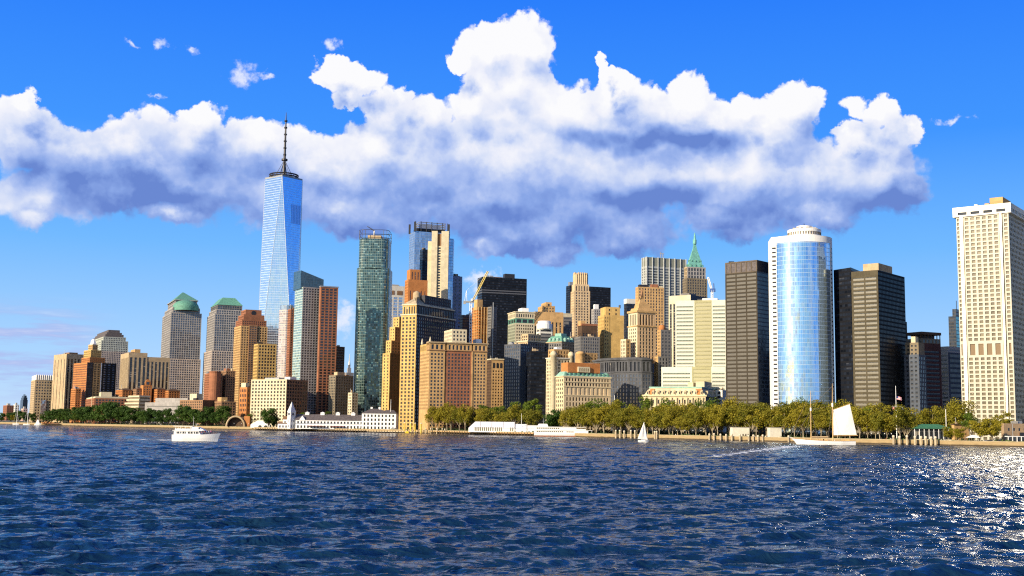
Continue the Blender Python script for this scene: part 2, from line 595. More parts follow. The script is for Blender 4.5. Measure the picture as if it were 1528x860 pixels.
def masonry(name, col, var=0.16, joint=0.0, floor=3.6, col2=None, rough=0.85, spec=0.25):
    """stone, brick or concrete: weather stains, courses and a faint change from storey to storey"""
    if name in MATS:
        return MATS[name]
    m = bpy.data.materials.new(name)
    m.use_nodes = True
    n = NT(m.node_tree)
    b = m.node_tree.nodes['Principled BSDF']
    b.inputs['Roughness'].default_value = rough
    b.inputs['Specular IOR Level'].default_value = spec
    p = n.n('ShaderNodeNewGeometry').outputs['Position']
    uv = n.n('ShaderNodeUVMap').outputs[0]
    big = n.noise(p, 0.045, 4.0, 0.6)
    streak = n.noise(n.vec('MULTIPLY', p, (0.55, 0.55, 0.05)), 1.0, 4.0, 0.65)
    fine = n.noise(p, 0.9, 3.0, 0.6)
    f = n.math('ADD', n.math('MULTIPLY', big, 0.4), n.math('ADD', n.math('MULTIPLY', streak, 0.35), n.math('MULTIPLY', fine, 0.25)))
    # storeys and bays weather a little differently
    u_, v_, _w = n.xyz(uv)
    wn = n.n('ShaderNodeTexWhiteNoise', noise_dimensions='2D')
    n.put(wn.inputs['Vector'], n.cxyz(n.math('FLOOR', n.math('DIVIDE', u_, 4.2)), n.math('FLOOR', n.math('DIVIDE', v_, floor))))
    f = n.math('ADD', f, n.math('MULTIPLY', n.math('SUBTRACT', wn.outputs['Value'], 0.5), 0.16))
    f = n.step(f, 0.30, 0.70)
    lo = tuple(c * (1 - 1.5 * var) for c in col)
    hi = tuple(min(1.0, c * (1 + var)) for c in (col2 or col))
    c = n.mix(f, rgb(*lo), rgb(*hi))
    if joint:
        v = n.xyz(uv)[1]
        fr = n.math('FRACT', n.math('DIVIDE', v, floor))
        c = n.mix(n.math('MULTIPLY', n.math('LESS_THAN', fr, 0.10), joint), c, rgb(*[x * 0.45 for x in col]))
    n.put(b.inputs['Base Color'], c)
    MATS[name] = m
    return m


def glass(name, tint=(0.03, 0.04, 0.05), blind=(0.40, 0.36, 0.28), share=0.25, rough=0.06, spec=0.6, metal=0.0, pw=1.6, ph=3.6, bar=0.10, barcol=(0.10, 0.10, 0.10),
          wob=0.012, spread=0.35, hbar=None, warp=0.0):
    """window glass or curtain wall: panes told apart by a random tone each, blinds in some, bars between them, a slight tilt per pane"""
    if name in MATS:
        return MATS[name]
    m = bpy.data.materials.new(name)
    m.use_nodes = True
    n = NT(m.node_tree)
    b = m.node_tree.nodes['Principled BSDF']
    uv = n.n('ShaderNodeUVMap').outputs[0]
    u, v, _ = n.xyz(uv)
    pu, pvv = n.math('DIVIDE', u, pw), n.math('DIVIDE', v, ph)
    fu, fv = n.math('FLOOR', pu), n.math('FLOOR', pvv)
    oi = n.n('ShaderNodeObjectInfo').outputs['Random']
    isl = n.n('ShaderNodeNewGeometry').outputs['Random Per Island']
    wn = n.n('ShaderNodeTexWhiteNoise', noise_dimensions='4D')
    n.put(wn.inputs['Vector'], n.cxyz(fu, fv, n.math('MULTIPLY', isl, 57.3)))
    n.put(wn.inputs['W'], n.math('MULTIPLY', oi, 91.7))
    rnd, rcol = wn.outputs['Value'], wn.outputs['Color']
    lo = tuple(c * (1 - spread) for c in tint)
    hi = tuple(min(1, c * (1 + spread)) for c in tint)
    c = n.mix(rnd, rgb(*lo), rgb(*hi))
    bl = n.math('GREATER_THAN', rnd, 1 - share) if share > 0 else None
    rsep = n.xyz(rcol)
    if bl is not None:
        drop = n.math('GREATER_THAN', n.math('FRACT', pvv), n.math('MULTIPLY', rsep[0], 0.8))      # blinds hang to different depths
        blm = n.math('MULTIPLY', bl, drop)
        c = n.mix(n.math('MULTIPLY', blm, 0.8), c, rgb(*blind))
    fru, frv = n.math('FRACT', pu), n.math('FRACT', pvv)
    hb = bar if hbar is None else hbar
    msk = n.math('MAXIMUM', n.math('LESS_THAN', fru, bar), n.math('LESS_THAN', frv, hb))
    c = n.mix(msk, c, rgb(*barcol))
    n.put(b.inputs['Base Color'], c)
    n.put(b.inputs['Metallic'], n.math('MULTIPLY', n.math('SUBTRACT', 1.0, msk), metal))
    n.put(b.inputs['Roughness'], n.math('MULTIPLY_ADD', msk, 0.4, rough))
    b.inputs['Specular IOR Level'].default_value = spec
    nn = n.n('ShaderNodeNewGeometry').outputs['Normal']
    tilt = n.scale(n.vec('SUBTRACT', rcol, (0.5, 0.5, 0.5)), wob)
    if warp:      # large panes are never flat: reflections bend from bay to bay and wander up the wall
        pp = n.cxyz(n.math('MULTIPLY', fu, 0.37), n.math('MULTIPLY', v, 0.035), n.math('MULTIPLY', oi, 31.0))
        wv = n.scale(n.vec('SUBTRACT', n.noise(pp, 1.0, 4.0, 0.6, 'Color'), (0.5, 0.5, 0.5)), warp)
        tilt = n.vec('ADD', tilt, wv)
    n.put(b.inputs['Normal'], n.vec('NORMALIZE', n.vec('ADD', nn, tilt)))
    MATS[name] = m
    return m


# ------------------------------------------------------------------ buildings
def vsub(a, b): return (a[0] - b[0], a[1] - b[1])


def solve_len(C, d, px, py):
    """how far to go from C along d to be seen at pixel px"""
    rr_ = ray(px, py)
    k = rr_.x / rr_.y
    return (k * C[1] - C[0]) / (d[0] - k * d[1])


def foot(xl, xc, xr, D, a, py=560, depth=None):
    """footprint L, C, R, B of a block whose near edge stands at pixel xc and depth D; its left face runs off at angle a"""
    a = rad(a)
    C = (gx(xc, D, py), D)
    dl, dr = (-math.cos(a), math.sin(a)), (math.sin(a), math.cos(a))
    tl = solve_len(C, dl, xl, py) if xl is not None else depth
    tr = solve_len(C, dr, xr, py) if xr is not None else depth
    if tl <= 0 or tr <= 0 or tl > 400 or tr > 400:
        print('FOOT?', xl, xc, xr, D, math.degrees(a), tl, tr)
        tl, tr = min(max(tl, 5), 120), min(max(tr, 5), 120)
    if depth:
        tl = tl if xl is not None else depth
        tr = tr if xr is not None else depth
    Lp = (C[0] + dl[0] * tl, C[1] + dl[1] * tl)
    Rp = (C[0] + dr[0] * tr, C[1] + dr[1] * tr)
    return [Lp, C, Rp, (Lp[0] + Rp[0] - C[0], Lp[1] + Rp[1] - C[1])]


def inset(pts, m):
    cx, cy = sum(p[0] for p in pts) / len(pts), sum(p[1] for p in pts) / len(pts)
    if len(pts) == 4:
        out = []
        for i in range(4):
            p, q, o = Vector(pts[i]), Vector(pts[(i + 1) % 4]), Vector(pts[i - 1])
            e1, e2 = (q - p).normalized(), (o - p).normalized()
            out.append(tuple(p + (e1 + e2) * m))
        return out
    return [(cx + (p[0] - cx) * (1 - m / math.hypot(p[0] - cx, p[1] - cy)), cy + (p[1] - cy) * (1 - m / math.hypot(p[0] - cx, p[1] - cy))) for p in pts]


def part_foot(ft, u0, u1, v0, v1):
    """sub-rectangle of a footprint, u along the left face from L to C, v along the right face from C to R"""
    Lp, C, Rp, _ = [Vector(p) for p in ft]
    dl, dr = Lp - C, Rp - C
    q = lambda u, v: tuple(C + dl * (1 - u) + dr * v)
    return [q(u0, v0), q(u1, v0), q(u1, v1), q(u0, v1)]


CROWNED = {'setback', 'crown', 'attic', 'upper_storeys', 'plant_storey', 'shoulder', 'stepped_crown', 'penthouse', 'attic_storeys', 'green_frieze'}
WIN_MESH = {}
N_IND = 100


class Bld:
    def __init__(s, name, label, cat, base, group=None):
        s.e = empty(name, base, label, cat, group)
        s.parts = {}
        s.wins = {}

    def mb(s, name, mat):
        key = (name, mat.name)
        if key not in s.parts:
            s.parts[key] = (MB(), mat)
        return s.parts[key][0]

    def add(s, name, mb, mat, smooth=False, parent=None):
        return mb.build(name, mat, parent or s.e, smooth)

    # W = dict(bay, fl, fw, fh, mat, depth, top, bot, side, name, zmin)
    def facade(s, part, mat, p0, p1, z0, z1, W=None):
        mb = s.mb(part, mat)
        if not W:
            mb.wall(p0, p1, z0, z1)
            return
        L = math.hypot(p1[0] - p0[0], p1[1] - p0[1])
        ux, uy = (p1[0] - p0[0]) / L, (p1[1] - p0[1]) / L
        nx_, ny_ = uy, -ux                                  # outward
        side, top, bot = W.get('side', 0.8), W.get('top', 1.2), W.get('bot', 0.0)
        zb, zt = max(z0 + bot, W.get('zmin', -1e9)), z1 - top
        if zt - zb < 2.5 or L - 2 * side < 1.0:
            mb.wall(p0, p1, z0, z1)
            return
        nyy = max(1, round((zt - zb) / W['fl'])) if W.get('fl') else 1
        nxx = max(1, round((L - 2 * side) / W['bay'])) if W.get('bay') else 1
        fl, bay = (zt - zb) / nyy, (L - 2 * side) / nxx
        k_ = 1.13 if W['mat'].name.startswith('window_glass') else 1.0
        ww, wh = bay * min(.9, W['fw'] * k_), fl * min(.9, W['fh'] * k_)
        dep = W.get('depth', 0.35)
        skip = W.get('skip')
        P = lambda u, z, d=0.0: (p0[0] + ux * u - nx_ * d, p0[1] + uy * u - ny_ * d, z)

        def q(u0, u1, za, zb_):
            mb.face([P(u0, za), P(u1, za), P(u1, zb_), P(u0, zb_)], [(u0, za), (u1, za), (u1, zb_), (u0, zb_)])
        q(0, L, z0, zb)
        for j in range(nyy):
            za = zb + j * fl + (fl - wh) * 0.5
            ze = za + wh
            q(0, L, zb + j * fl, za)
            if skip and skip(j, nyy):
                q(0, L, za, zb + (j + 1) * fl)
                continue
            q(0, L, ze, zb + (j + 1) * fl)
            ulast = 0.0
            for i in range(nxx):
                ua = side + i * bay + (bay - ww) / 2
                ub = ua + ww
                q(ulast, ua, za, ze)
                ulast = ub
                mb.face([P(ua, za), P(ua, za, dep), P(ua, ze, dep), P(ua, ze)])
                mb.face([P(ub, za, dep), P(ub, za), P(ub, ze), P(ub, ze, dep)])
                mb.face([P(ua, za), P(ub, za), P(ub, za, dep), P(ua, za, dep)])
                mb.face([P(ua, ze, dep), P(ub, ze, dep), P(ub, ze), P(ua, ze)])
                s.wins.setdefault((W.get('name', 'window'), W['mat']), []).append((P((ua + ub) / 2, (za + ze) / 2, dep - 0.06), math.atan2(uy, ux), ww, wh))
            q(ulast, L, za, ze)
        q(0, L, zt, z1)

    def tier(s, pts, z0, z1, specs=(), part='wall', mat=None, roof=None, mats=None, lip=0.9):
        """a storey block: pts left to right along the visible front, then round the back; specs = window grids of the first faces"""
        n = len(pts)
        for i in range(n):
            W = specs[i] if i < len(specs) else None
            s.facade(part, (mats[i] if mats and i < len(mats) and mats[i] else mat), pts[i], pts[(i + 1) % n], z0, z1, W)
        rm = roof or MATS['roof_gravel']
        s.mb('roof', rm).face([(p[0], p[1], z1 - lip) for p in pts], [tuple(p[:2]) for p in pts])

    def cornice(s, pts, z, h=1.0, out=0.7, mat=None, name='cornice'):
        mb = MB()
        a = inset(pts, -out)
        mb.prism(a, z, z + h, top=True, bottom=True)
        return mb.build(name, mat, s.e)

    def clutter(s, ft, z, n=3):
        """cooling units, stair heads and pipes on a flat roof"""
        rng = random.Random(round(abs(ft[1][0]) * 10 + z))
        for k in range(n):
            u, v, su, sv = rng.uniform(.08, .7), rng.uniform(.06, .7), rng.uniform(.10, .24), rng.uniform(.10, .24)
            mb = MB()
            mb.prism(part_foot(ft, u, u + su, v, v + sv), z - .95, z + rng.uniform(.9, 3.4))
            mb.build('roof_unit', rng.choice([MATS['concrete'], MATS['grey_metal'], MATS['dark_metal'], ST_BROWN, ST_BEIGE]), s.e)
        if rng.random() < .5:
            p = part_foot(ft, .3 + .4 * rng.random(), .8, .2, .5)[0]
            mb = MB(); mb.tube([(p[0], p[1], z - 1), (p[0], p[1], z + rng.uniform(5, 9))], .22, 5); mb.build('roof_antenna', MATS['grey_metal'], s.e)

    def finish(s):
        if getattr(s, 'top', None) and not any(k[0] in CROWNED for k in s.parts):
            s.clutter(*s.top)
        for (name, _), (mb, mat) in s.parts.items():
            if mb.f:
                mb.build(name, mat, s.e)
        loc = s.e.location
        for (name, mat), ws in s.wins.items():
            ws.sort(key=lambda r: (-round(r[2] * r[3], 0), -r[0][2]))
            if ws and len(ws) > N_IND:
                ws.sort(key=lambda r: -r[0][2])
            ind, rest = ws[:N_IND], ws[N_IND:]
            for c, ang, ww, wh in ind:
                key = (name, round(ww, 2), round(wh, 2), mat.name)
                me = WIN_MESH.get(key)
                if me is None:
                    mb = MB()
                    pane(mb, (0, 0, 0), 0.0, ww, wh)
                    t = mb.build(name, mat)
                    me = WIN_MESH[key] = t.data
                    bpy.data.objects.remove(t)
                o = bpy.data.objects.new(name, me)
                o.location = Vector(c) - loc
                o.rotation_euler = (0, 0, ang)
                o.parent = s.e
                COL.objects.link(o)
            if rest:
                mb = MB()
                for c, ang, ww, wh in rest:
                    pane(mb, c, ang, ww, wh)
                o = mb.build(name, mat, s.e)
                o['kind'] = 'stuff'
        return s.e


def pane(mb, c, ang, ww, wh):
    """a glazed window unit 6 cm deep, its back left open against the wall"""
    co, si = math.cos(ang), math.sin(ang)
    P = lambda x, z: (c[0] + x * co, c[1] + x * si, c[2] + z)
    hx, hz = ww / 2, wh / 2
    mb.face([P(-hx, -hz), P(hx, -hz), P(hx, hz), P(-hx, hz)], [(0, 0), (ww, 0), (ww, wh), (0, wh)])


def roof_box(b, ft, u, v, su, sv, z, h, mat, name='roof_house'):
    mb = MB()
    f2 = part_foot(ft, u, u + su, v, v + sv)
    mb.prism(f2, z, z + h)
    return mb.build(name, mat, b.e)


def W(bay, fl, fw, fh, mat, **k):
    d = dict(bay=bay, fl=fl, fw=fw, fh=fh, mat=mat)
    d.update(k)
    return d


def tower(name, label, xl, xc, xr, yt, D, a, mat, wl=None, wr=None, cat='building', part='wall', py=None, group=None, depth=None, finish=False, mats=None, roof=None, z0=None):
    """a plain block of two visible faces; returns the builder, its footprint and its top height"""
    py = py if py is not None else (yt + 620) / 2
    ft = foot(xl, xc, xr, D, a, py, depth)
    z1 = zat(xc, yt, D)
    cx, cy = sum(p[0] for p in ft) / 4, sum(p[1] for p in ft) / 4
    b = Bld(name, label, cat, (cx, cy, GZ), group)
    b.tier(ft, GZ if z0 is None else z0, z1, (wl, wr), part, mat, mats=mats, roof=roof)
    if D < 2600:
        b.top = (ft, z1)
    return b, ft, z1


# ------------------------------------------------------------------ wall and glass finishes
basic('roof_gravel', (0.16, 0.15, 0.14), 0.95, var=0.3)
basic('white_paint', (0.80, 0.79, 0.76), 0.5)
basic('dark_metal', (0.03, 0.03, 0.035), 0.5, 0.3)
basic('grey_metal', (0.32, 0.33, 0.34), 0.45, 0.4)
basic('copper_green', (0.10, 0.27, 0.20), 0.7, var=0.25)
basic('copper_pale', (0.24, 0.42, 0.34), 0.7, var=0.2)
basic('slate_roof', (0.10, 0.085, 0.085), 0.8, var=0.3)
basic('concrete', (0.40, 0.37, 0.32), 0.9, var=0.2)
ST_BEIGE = masonry('beige_stone', (0.44, 0.335, 0.205))
ST_TAN = masonry('tan_stone', (0.51, 0.32, 0.14))
ST_YEL = masonry('yellow_brick', (0.54, 0.355, 0.125))
ST_CREAM = masonry('cream_stone', (0.57, 0.50, 0.345), 0.12)
ST_WHITE = masonry('white_concrete', (0.70, 0.67, 0.58), 0.08)
ST_GREY = masonry('grey_granite', (0.33, 0.31, 0.295))
ST_PINKG = masonry('pinkish_granite', (0.42, 0.35, 0.30))
ST_ORANGE = masonry('orange_brick', (0.46, 0.185, 0.060))
ST_RED = masonry('red_brick', (0.30, 0.125, 0.066))
ST_BROWN = masonry('brown_brick', (0.27, 0.155, 0.085))
ST_DBROWN = masonry('dark_brown_brick', (0.10, 0.062, 0.040))
ST_DGREY = masonry('dark_grey_stone', (0.17, 0.165, 0.16))  # plain dark grey; on some flanks it carries their shade as colour
ST_BLACK = masonry('black_spandrel', (0.016, 0.016, 0.019), 0.2)
ST_TAUPE = masonry('taupe_precast', (0.20, 0.165, 0.115))
G_WIN = glass('window_glass', (0.024, 0.026, 0.032), share=0.13, pw=9, ph=9, bar=0.0)
G_WINB = glass('window_glass_blue', (0.05, 0.07, 0.11), share=0.15, pw=9, ph=9, bar=0.0, spec=0.9)
G_BAND = glass('ribbon_glass', (0.028, 0.034, 0.042), share=0.22, pw=1.5, ph=9, bar=0.12)
G_STRIP = glass('strip_glass', (0.018, 0.018, 0.022), share=0.18, pw=9, ph=3.1, bar=0.0, hbar=0.2, barcol=(0.08, 0.065, 0.05))
G_BLUE = glass('blue_curtain_glass', (0.36, 0.44, 0.56), share=0.0, rough=0.06, metal=0.85, pw=3.0, ph=4.0, bar=0.05, hbar=0.10, barcol=(0.24, 0.28, 0.34), wob=0.03, spread=0.15, warp=0.16)
G_TEAL = glass('teal_balcony_glass', (0.055, 0.11, 0.115), blind=(0.40, 0.52, 0.42), share=0.16, rough=0.06, metal=0.55, spec=0.8, pw=2.4, ph=3.6, bar=0.12, hbar=0.14, barcol=(0.15, 0.22, 0.20), wob=0.04, spread=0.6, warp=0.12)
G_SILV = glass('silver_curtain_glass', (0.42, 0.48, 0.56), share=0.0, rough=0.06, metal=0.8, pw=2.4, ph=3.9, bar=0.08, hbar=0.10, barcol=(0.25, 0.28, 0.32), wob=0.03, spread=0.25)
G_DARK = glass('dark_curtain_glass', (0.020, 0.030, 0.050), blind=(0.06, 0.065, 0.08), share=0.10, rough=0.10, spec=0.35, pw=1.9, ph=3.7, bar=0.10, hbar=0.30, barcol=(0.012, 0.014, 0.02), wob=0.02, spread=0.6)
G_MIRR = glass('mirror_glass', (0.42, 0.60, 0.82), share=0.0, rough=0.08, metal=0.95, pw=1.9, ph=3.75, bar=0.05, hbar=0.10, barcol=(0.30, 0.42, 0.58), wob=0.022, spread=0.10, warp=0.22)
G_ONE = glass('faceted_blue_glass', (0.74, 0.80, 0.90), share=0.0, rough=0.13, metal=0.95, pw=3.0, ph=4.1, bar=0.04, hbar=0.10, barcol=(0.60, 0.68, 0.80), wob=0.016, spread=0.05, warp=0.10)

# ------------------------------------------------------------------ far skyline on the left, across the river
def small_block(name, label, x0, x1, yt, D, mat, win=True, cap=None):
    b, ft, z = tower(name, label, x0, x0 + (x1 - x0) * 0.35, x1, yt, D, 58, mat, W(7, 7, .5, .45, G_WIN, top=2) if win else None, W(7, 7, .5, .45, G_WIN, top=2) if win else None, py=618)
    roof_box(b, ft, .3, .3, .3, .4, z - .5, 7, MATS['concrete'])
    b.finish()


small_block('apartment_block', 'reddish low apartment block on the far shore at the left edge', 4, 20, 605, 3900, ST_RED)
small_block('apartment_block', 'pale slim block on the far shore between the reddish block and the blue tower', 19, 28, 604, 4000, ST_WHITE)
small_block('apartment_block', 'small pink and white block at the foot of the distant blue tower', 31, 41, 610, 3700, masonry('pink_stucco', (0.55, 0.36, 0.30)))
# distant blue tower with rounded shoulders
b, ft, z = tower('office_tower', 'distant slim dark blue tower with a rounded top on the far shore', 30, 34, 41, 597, 4300, 60, G_DARK, part='glass_facade', py=605)
prev = ft
for k, (m_, h_) in enumerate(((1.5, 9), (4.0, 7), (8.0, 5))):
    f2 = inset(ft, m_)
    b.tier(f2, z - 1, z + h_, (), 'stepped_crown', G_DARK)
    z += h_
b.finish()

# ------------------------------------------------------------------ beige block with a white crown, leftmost on the island
b, ft, z = tower('residential_tower', 'beige slab with a white slatted crown, leftmost tall block on the island', 45, 51, 78, 567, 2000, 62, ST_BEIGE,
                 W(3.6, 3.6, .45, .55, G_BAND, top=1.5), W(4.6, 4.6, .5, .45, G_WIN, top=1.5, side=1.5))
f2 = inset(ft, 0.8)
mb = MB()
mb.prism(f2, z - .5, z + 8)
b.add('crown', mb, ST_WHITE)
for i in range(9):
    t = (i + .5) / 9
    p = Vector(ft[1]).lerp(Vector(ft[2]), t)
    mb = MB(); mb.box((p.x, p.y - .1, z), (1.0, 1.0, 9)); b.add('crown_fin', mb, MATS['white_paint'])
# bay of blue glass low on the front
c0, c1 = Vector(ft[1]).lerp(Vector(ft[2]), .38), Vector(ft[1]).lerp(Vector(ft[2]), .68)
mb = MB(); n_ = Vector((c1 - c0)).orthogonal().normalized() * -1
if n_.y > 0: n_ = -n_
q0, q1 = c0 + n_ * 1.2, c1 + n_ * 1.2
mb.prism([tuple(q0), tuple(q1), tuple(c1), tuple(c0)], zat(60, 618, 2000), zat(60, 597, 2000))
b.add('bay_window', mb, G_SILV)
b.finish()

# striped residential tower
b, ft, z = tower('residential_tower', 'tall beige residential tower with a blank lit flank and dark window stripes', 78, 97, 129, 528, 1950, 50, ST_BEIGE,
                 W(14, None, .14, .97, G_STRIP, top=3, side=0.5, name='window_strip'), W(5.2, None, .5, .97, G_STRIP, top=2.5, side=1.0, name='window_strip'))
roof_box(b, ft, .3, .3, .4, .4, z - .5, 4, ST_BROWN)
b.finish()

# orange brick tower with a stepped crown
b, ft, z = tower('residential_tower', 'bright orange brick tower with a dark glazed front and a stepped lantern crown', 108, 128, 172, 541, 1850, 50, ST_ORANGE,
                 W(4.2, 3.6, .5, .5, G_WIN, top=1.5), None, mats=[ST_ORANGE, ST_DBROWN])
D_ = 1850
Cv, Rv = Vector(ft[1]), Vector(ft[2]); dR = (Rv - Cv).normalized(); nR = Vector((dR.y, -dR.x))
for t0, t1, mm, ww_, pn in ((.0, .20, G_DARK, None, 'dark_glass_bay'), (.22, .46, ST_TAN, W(5.5, 3.6, .6, .6, G_WIN, side=.5), 'tan_bay'), (.47, .50, MATS['white_paint'], None, 'white_pier'), (.52, .98, ST_BLACK, W(6, 3.6, .55, .5, glass('pale_bay_window', (.10, .13, .19), share=.4, blind=(.30, .33, .40), pw=9, ph=9, bar=0), side=.5), 'dark_bay')):
    a_, c_ = Cv.lerp(Rv, t0) + nR * .6, Cv.lerp(Rv, t1) + nR * .6
    b.tier([tuple(a_), tuple(c_), tuple(c_ - nR * .58), tuple(a_ - nR * .58)], GZ, z, (ww_,), pn, mm)
for (u0, u1, v0, v1, yt_, mat_) in ((.35, .95, .10, .62, 533, ST_ORANGE), (.40, .92, .14, .50, 522, ST_YEL), (.5, .8, .24, .42, 513, ST_TAN)):
    f2 = part_foot(ft, u0, u1, v0, v1)
    zt = zat(140, yt_, D_)
    b.tier(f2, z - 1, zt, (W(3, 3.2, .5, .5, G_WIN), W(3, 3.2, .5, .5, G_WIN)), 'crown', mat_)
f2 = part_foot(ft, .53, .77, .27, .39)
mb = MB(); mb.frustum(f2, inset(f2, 2.2), zat(140, 513, D_) - .5, zat(140, 505, D_)); b.add('lantern_cap', mb, MATS['white_paint'])
b.finish()
b, ft, z = tower('residential_tower', 'short orange brick wing stepping down left of the orange brick tower', 105, 112, 120, 580, 1830, 55, ST_ORANGE,
                 W(3.4, 3.3, .5, .5, G_WIN), W(3.4, 3.3, .5, .5, G_WIN))
b.finish()

# pale office tower with a stepped dark cap
b, ft, z = tower('office_tower', 'pale grey green office tower with a stepped dark cap behind the orange brick tower', 126, 146, 191, 524, 2300, 62, ST_PINKG,
                 W(3.2, 3.9, .55, .55, G_WINB), W(3.2, 3.9, .55, .55, G_WINB))
D_ = 2300
pale = masonry('pale_green_stone', (0.42, 0.44, 0.38))
for m_, yt_, mat_, pn in ((3, 508, pale, 'upper_storeys'), (7, 502, pale, 'upper_storeys'), (11, 498, MATS['slate_roof'], 'stepped_cap'), (14, 495, MATS['slate_roof'], 'stepped_cap'), (17.5, 491, MATS['slate_roof'], 'stepped_cap')):
    zt = zat(160, yt_, D_)
    wn = W(3.2, 3.9, .55, .5, G_WINB) if pn == 'upper_storeys' else None
    b.tier(inset(ft, m_), z - 1, zt, (wn, wn), pn, mat_)
    z = zt
b.finish()

# wide striped slab
b, ft, z = tower('residential_tower', 'wide beige residential slab striped with vertical window columns left of the domed tower', 178, 190, 218, 526, 1790, 62, ST_BEIGE,
                 W(6, None, .5, .97, G_STRIP, top=2, name='window_strip'), W(6, None, .55, .97, G_STRIP, top=2, side=.7, name='window_strip'))
roof_box(b, ft, .2, .45, .5, .3, z - .5, 7, ST_TAN)
f2 = foot(206, 217, 252, 1803, 62, 570)
b.tier(f2, GZ, zat(230, 533, 1803), (None, W(6, None, .55, .97, G_STRIP, top=2, side=.7, name='window_strip')), 'wing', ST_BEIGE)
b.finish()

# ------------------------------------------------------------------ domed granite tower with a green pyramid
D_ = 2000
b, ft, z = tower('office_tower', 'grey granite tower with a green pyramid roof and a shallow copper dome', 236, 249, 298, 535, D_, 66, ST_PINKG,
                 W(3.9, 4.0, .58, .58, G_WINB), W(3.9, 4.0, .58, .58, G_WINB))
zz = zat(260, 466, D_)
b.tier(inset(ft, 1.6), z - 1, zz, (W(3.9, 4.0, .64, .66, G_WINB), W(3.9, 4.0, .64, .66, G_WINB)), 'shaft', ST_GREY)
zs = zat(260, 458, D_)
b.tier(inset(ft, 4.5), zz - 1, zs, (W(3.9, 4.0, .64, .66, G_WINB), W(3.9, 4.0, .64, .66, G_WINB)), 'setback', ST_GREY)
f2 = inset(ft, 9)
b.tier(f2, zs - 1, zat(260, 446, D_), (W(3.9, 4.0, .64, .66, G_WINB), W(3.9, 4.0, .64, .66, G_WINB)), 'setback', ST_GREY)
cx_, cy_ = sum(p[0] for p in f2) / 4, sum(p[1] for p in f2) / 4
f3 = inset(ft, 8)
mb = MB(); mb.frustum(f3, [(cx_ + (p[0] - cx_) * .06, cy_ + (p[1] - cy_) * .06) for p in f3], zat(260, 446, D_), zat(266, 431, D_)); b.add('pyramid_roof', mb, MATS['copper_green'])
mb = MB(); mb.prism(inset(ft, 7.4), zat(260, 446, D_) - 1.2, zat(260, 446, D_)); b.add('eaves', mb, ST_GREY)
# the dome stands over the front bay
fc = Vector(ft[1]).lerp(Vector(ft[2]), .5)
dn = (Vector((cx_, cy_)) - fc).normalized() * 13
R_ = 22
mb = MB()
prof = [(R_, -6), (R_, 0)] + [(R_ * math.cos(t), 13 * math.sin(t)) for t in np.linspace(0.12, math.pi / 2, 8)]
mb.lathe((fc.x + dn.x, fc.y + dn.y, zat(268, 457, D_)), prof, 28)
b.add('dome', mb, MATS['copper_green'], True)
b.finish()

# granite tower with a truncated green roof
D_ = 1960
b, ft, z = tower('office_tower', 'grey granite tower with a flat topped green copper roof', 302, 314, 365, 523, D_, 66, ST_PINKG,
                 W(3.9, 4.0, .58, .58, G_WINB), W(3.9, 4.0, .58, .58, G_WINB))
zz = zat(335, 468, D_)
f2 = inset(ft, 3.0)
b.tier(f2, z - 1, zz, (W(3.9, 4.0, .64, .66, G_WINB), W(3.9, 4.0, .64, .66, G_WINB)), 'shaft', ST_GREY)
zs = zat(335, 461, D_)
b.tier(inset(ft, 5.5), zz - 1, zs, (W(3.9, 4.0, .64, .66, G_WINB), W(3.9, 4.0, .64, .66, G_WINB)), 'setback', ST_GREY)
f3 = inset(ft, 7.5)
zr = zat(335, 454, D_)
b.tier(f3, zs - 1, zr, (W(3.9, 4.0, .7, .7, G_WINB), W(3.9, 4.0, .7, .7, G_WINB)), 'attic', ST_DGREY)
mb = MB(); mb.frustum(inset(f3, -.8), inset(f3, 10.5), zr, zat(335, 442, D_)); b.add('hipped_roof', mb, MATS['copper_green'])
b.finish()

# brick tower with a round arch in its crown
D_ = 1750
b, ft, z = tower('residential_tower', 'tan and brick tower whose red crown carries a dark round opening', 347, 357, 397, 486, D_, 64, ST_TAN,
                 W(4.0, 3.6, .52, .55, G_WIN, top=1.5), W(4.0, 3.6, .52, .55, G_WIN, top=1.5))
mid = part_foot(ft, 0.97, 1.0, .28, .62)
mb = MB()
d_ = (Vector(ft[2]) - Vector(ft[1])).normalized()
n_ = Vector((d_.y, -d_.x))
a_, c_ = Vector(ft[1]).lerp(Vector(ft[2]), .30), Vector(ft[1]).lerp(Vector(ft[2]), .60)
b.tier([tuple(a_ + n_ * 1.4), tuple(c_ + n_ * 1.4), tuple(c_ + n_ * .05), tuple(a_ + n_ * .05)], GZ, z + 1.2, (W(4.0, 3.3, .75, .55, G_BAND, side=.4),), 'brick_bay', ST_BROWN)
for m_, y0_, y1_, mm in ((1.5, 486, 477, ST_RED), (4.5, 477, 469, ST_RED), (8.0, 469, 461, ST_RED)):
    zt = zat(372, y1_, D_)
    b.tier(inset(ft, m_), z - 1, zt, (W(3.3, 3.3, .5, .5, G_WIN), W(3.3, 3.3, .5, .5, G_WIN) if m_ < 4 else None), 'crown', mm)
    z = zt
f4 = inset(ft, 8.0)
pc = Vector(f4[1]).lerp(Vector(f4[2]), .5)
nn_ = Vector((f4[2][1] - f4[1][1], -(f4[2][0] - f4[1][0]))).normalized()
mb = MB()
pr = []
for k in range(17):
    t = 2 * math.pi * k / 16
    pr.append(t)
o_ = Vector((pc.x, pc.y)) + nn_ * .25
ux_ = Vector((-nn_.y, nn_.x))
mb.face([(o_.x + ux_.x * 3.6 * math.cos(t), o_.y + ux_.y * 3.6 * math.cos(t), z - 5 + 3.6 * math.sin(t)) for t in pr[:-1]])
b.add('round_opening', mb, MATS['dark_metal'])
b.finish()

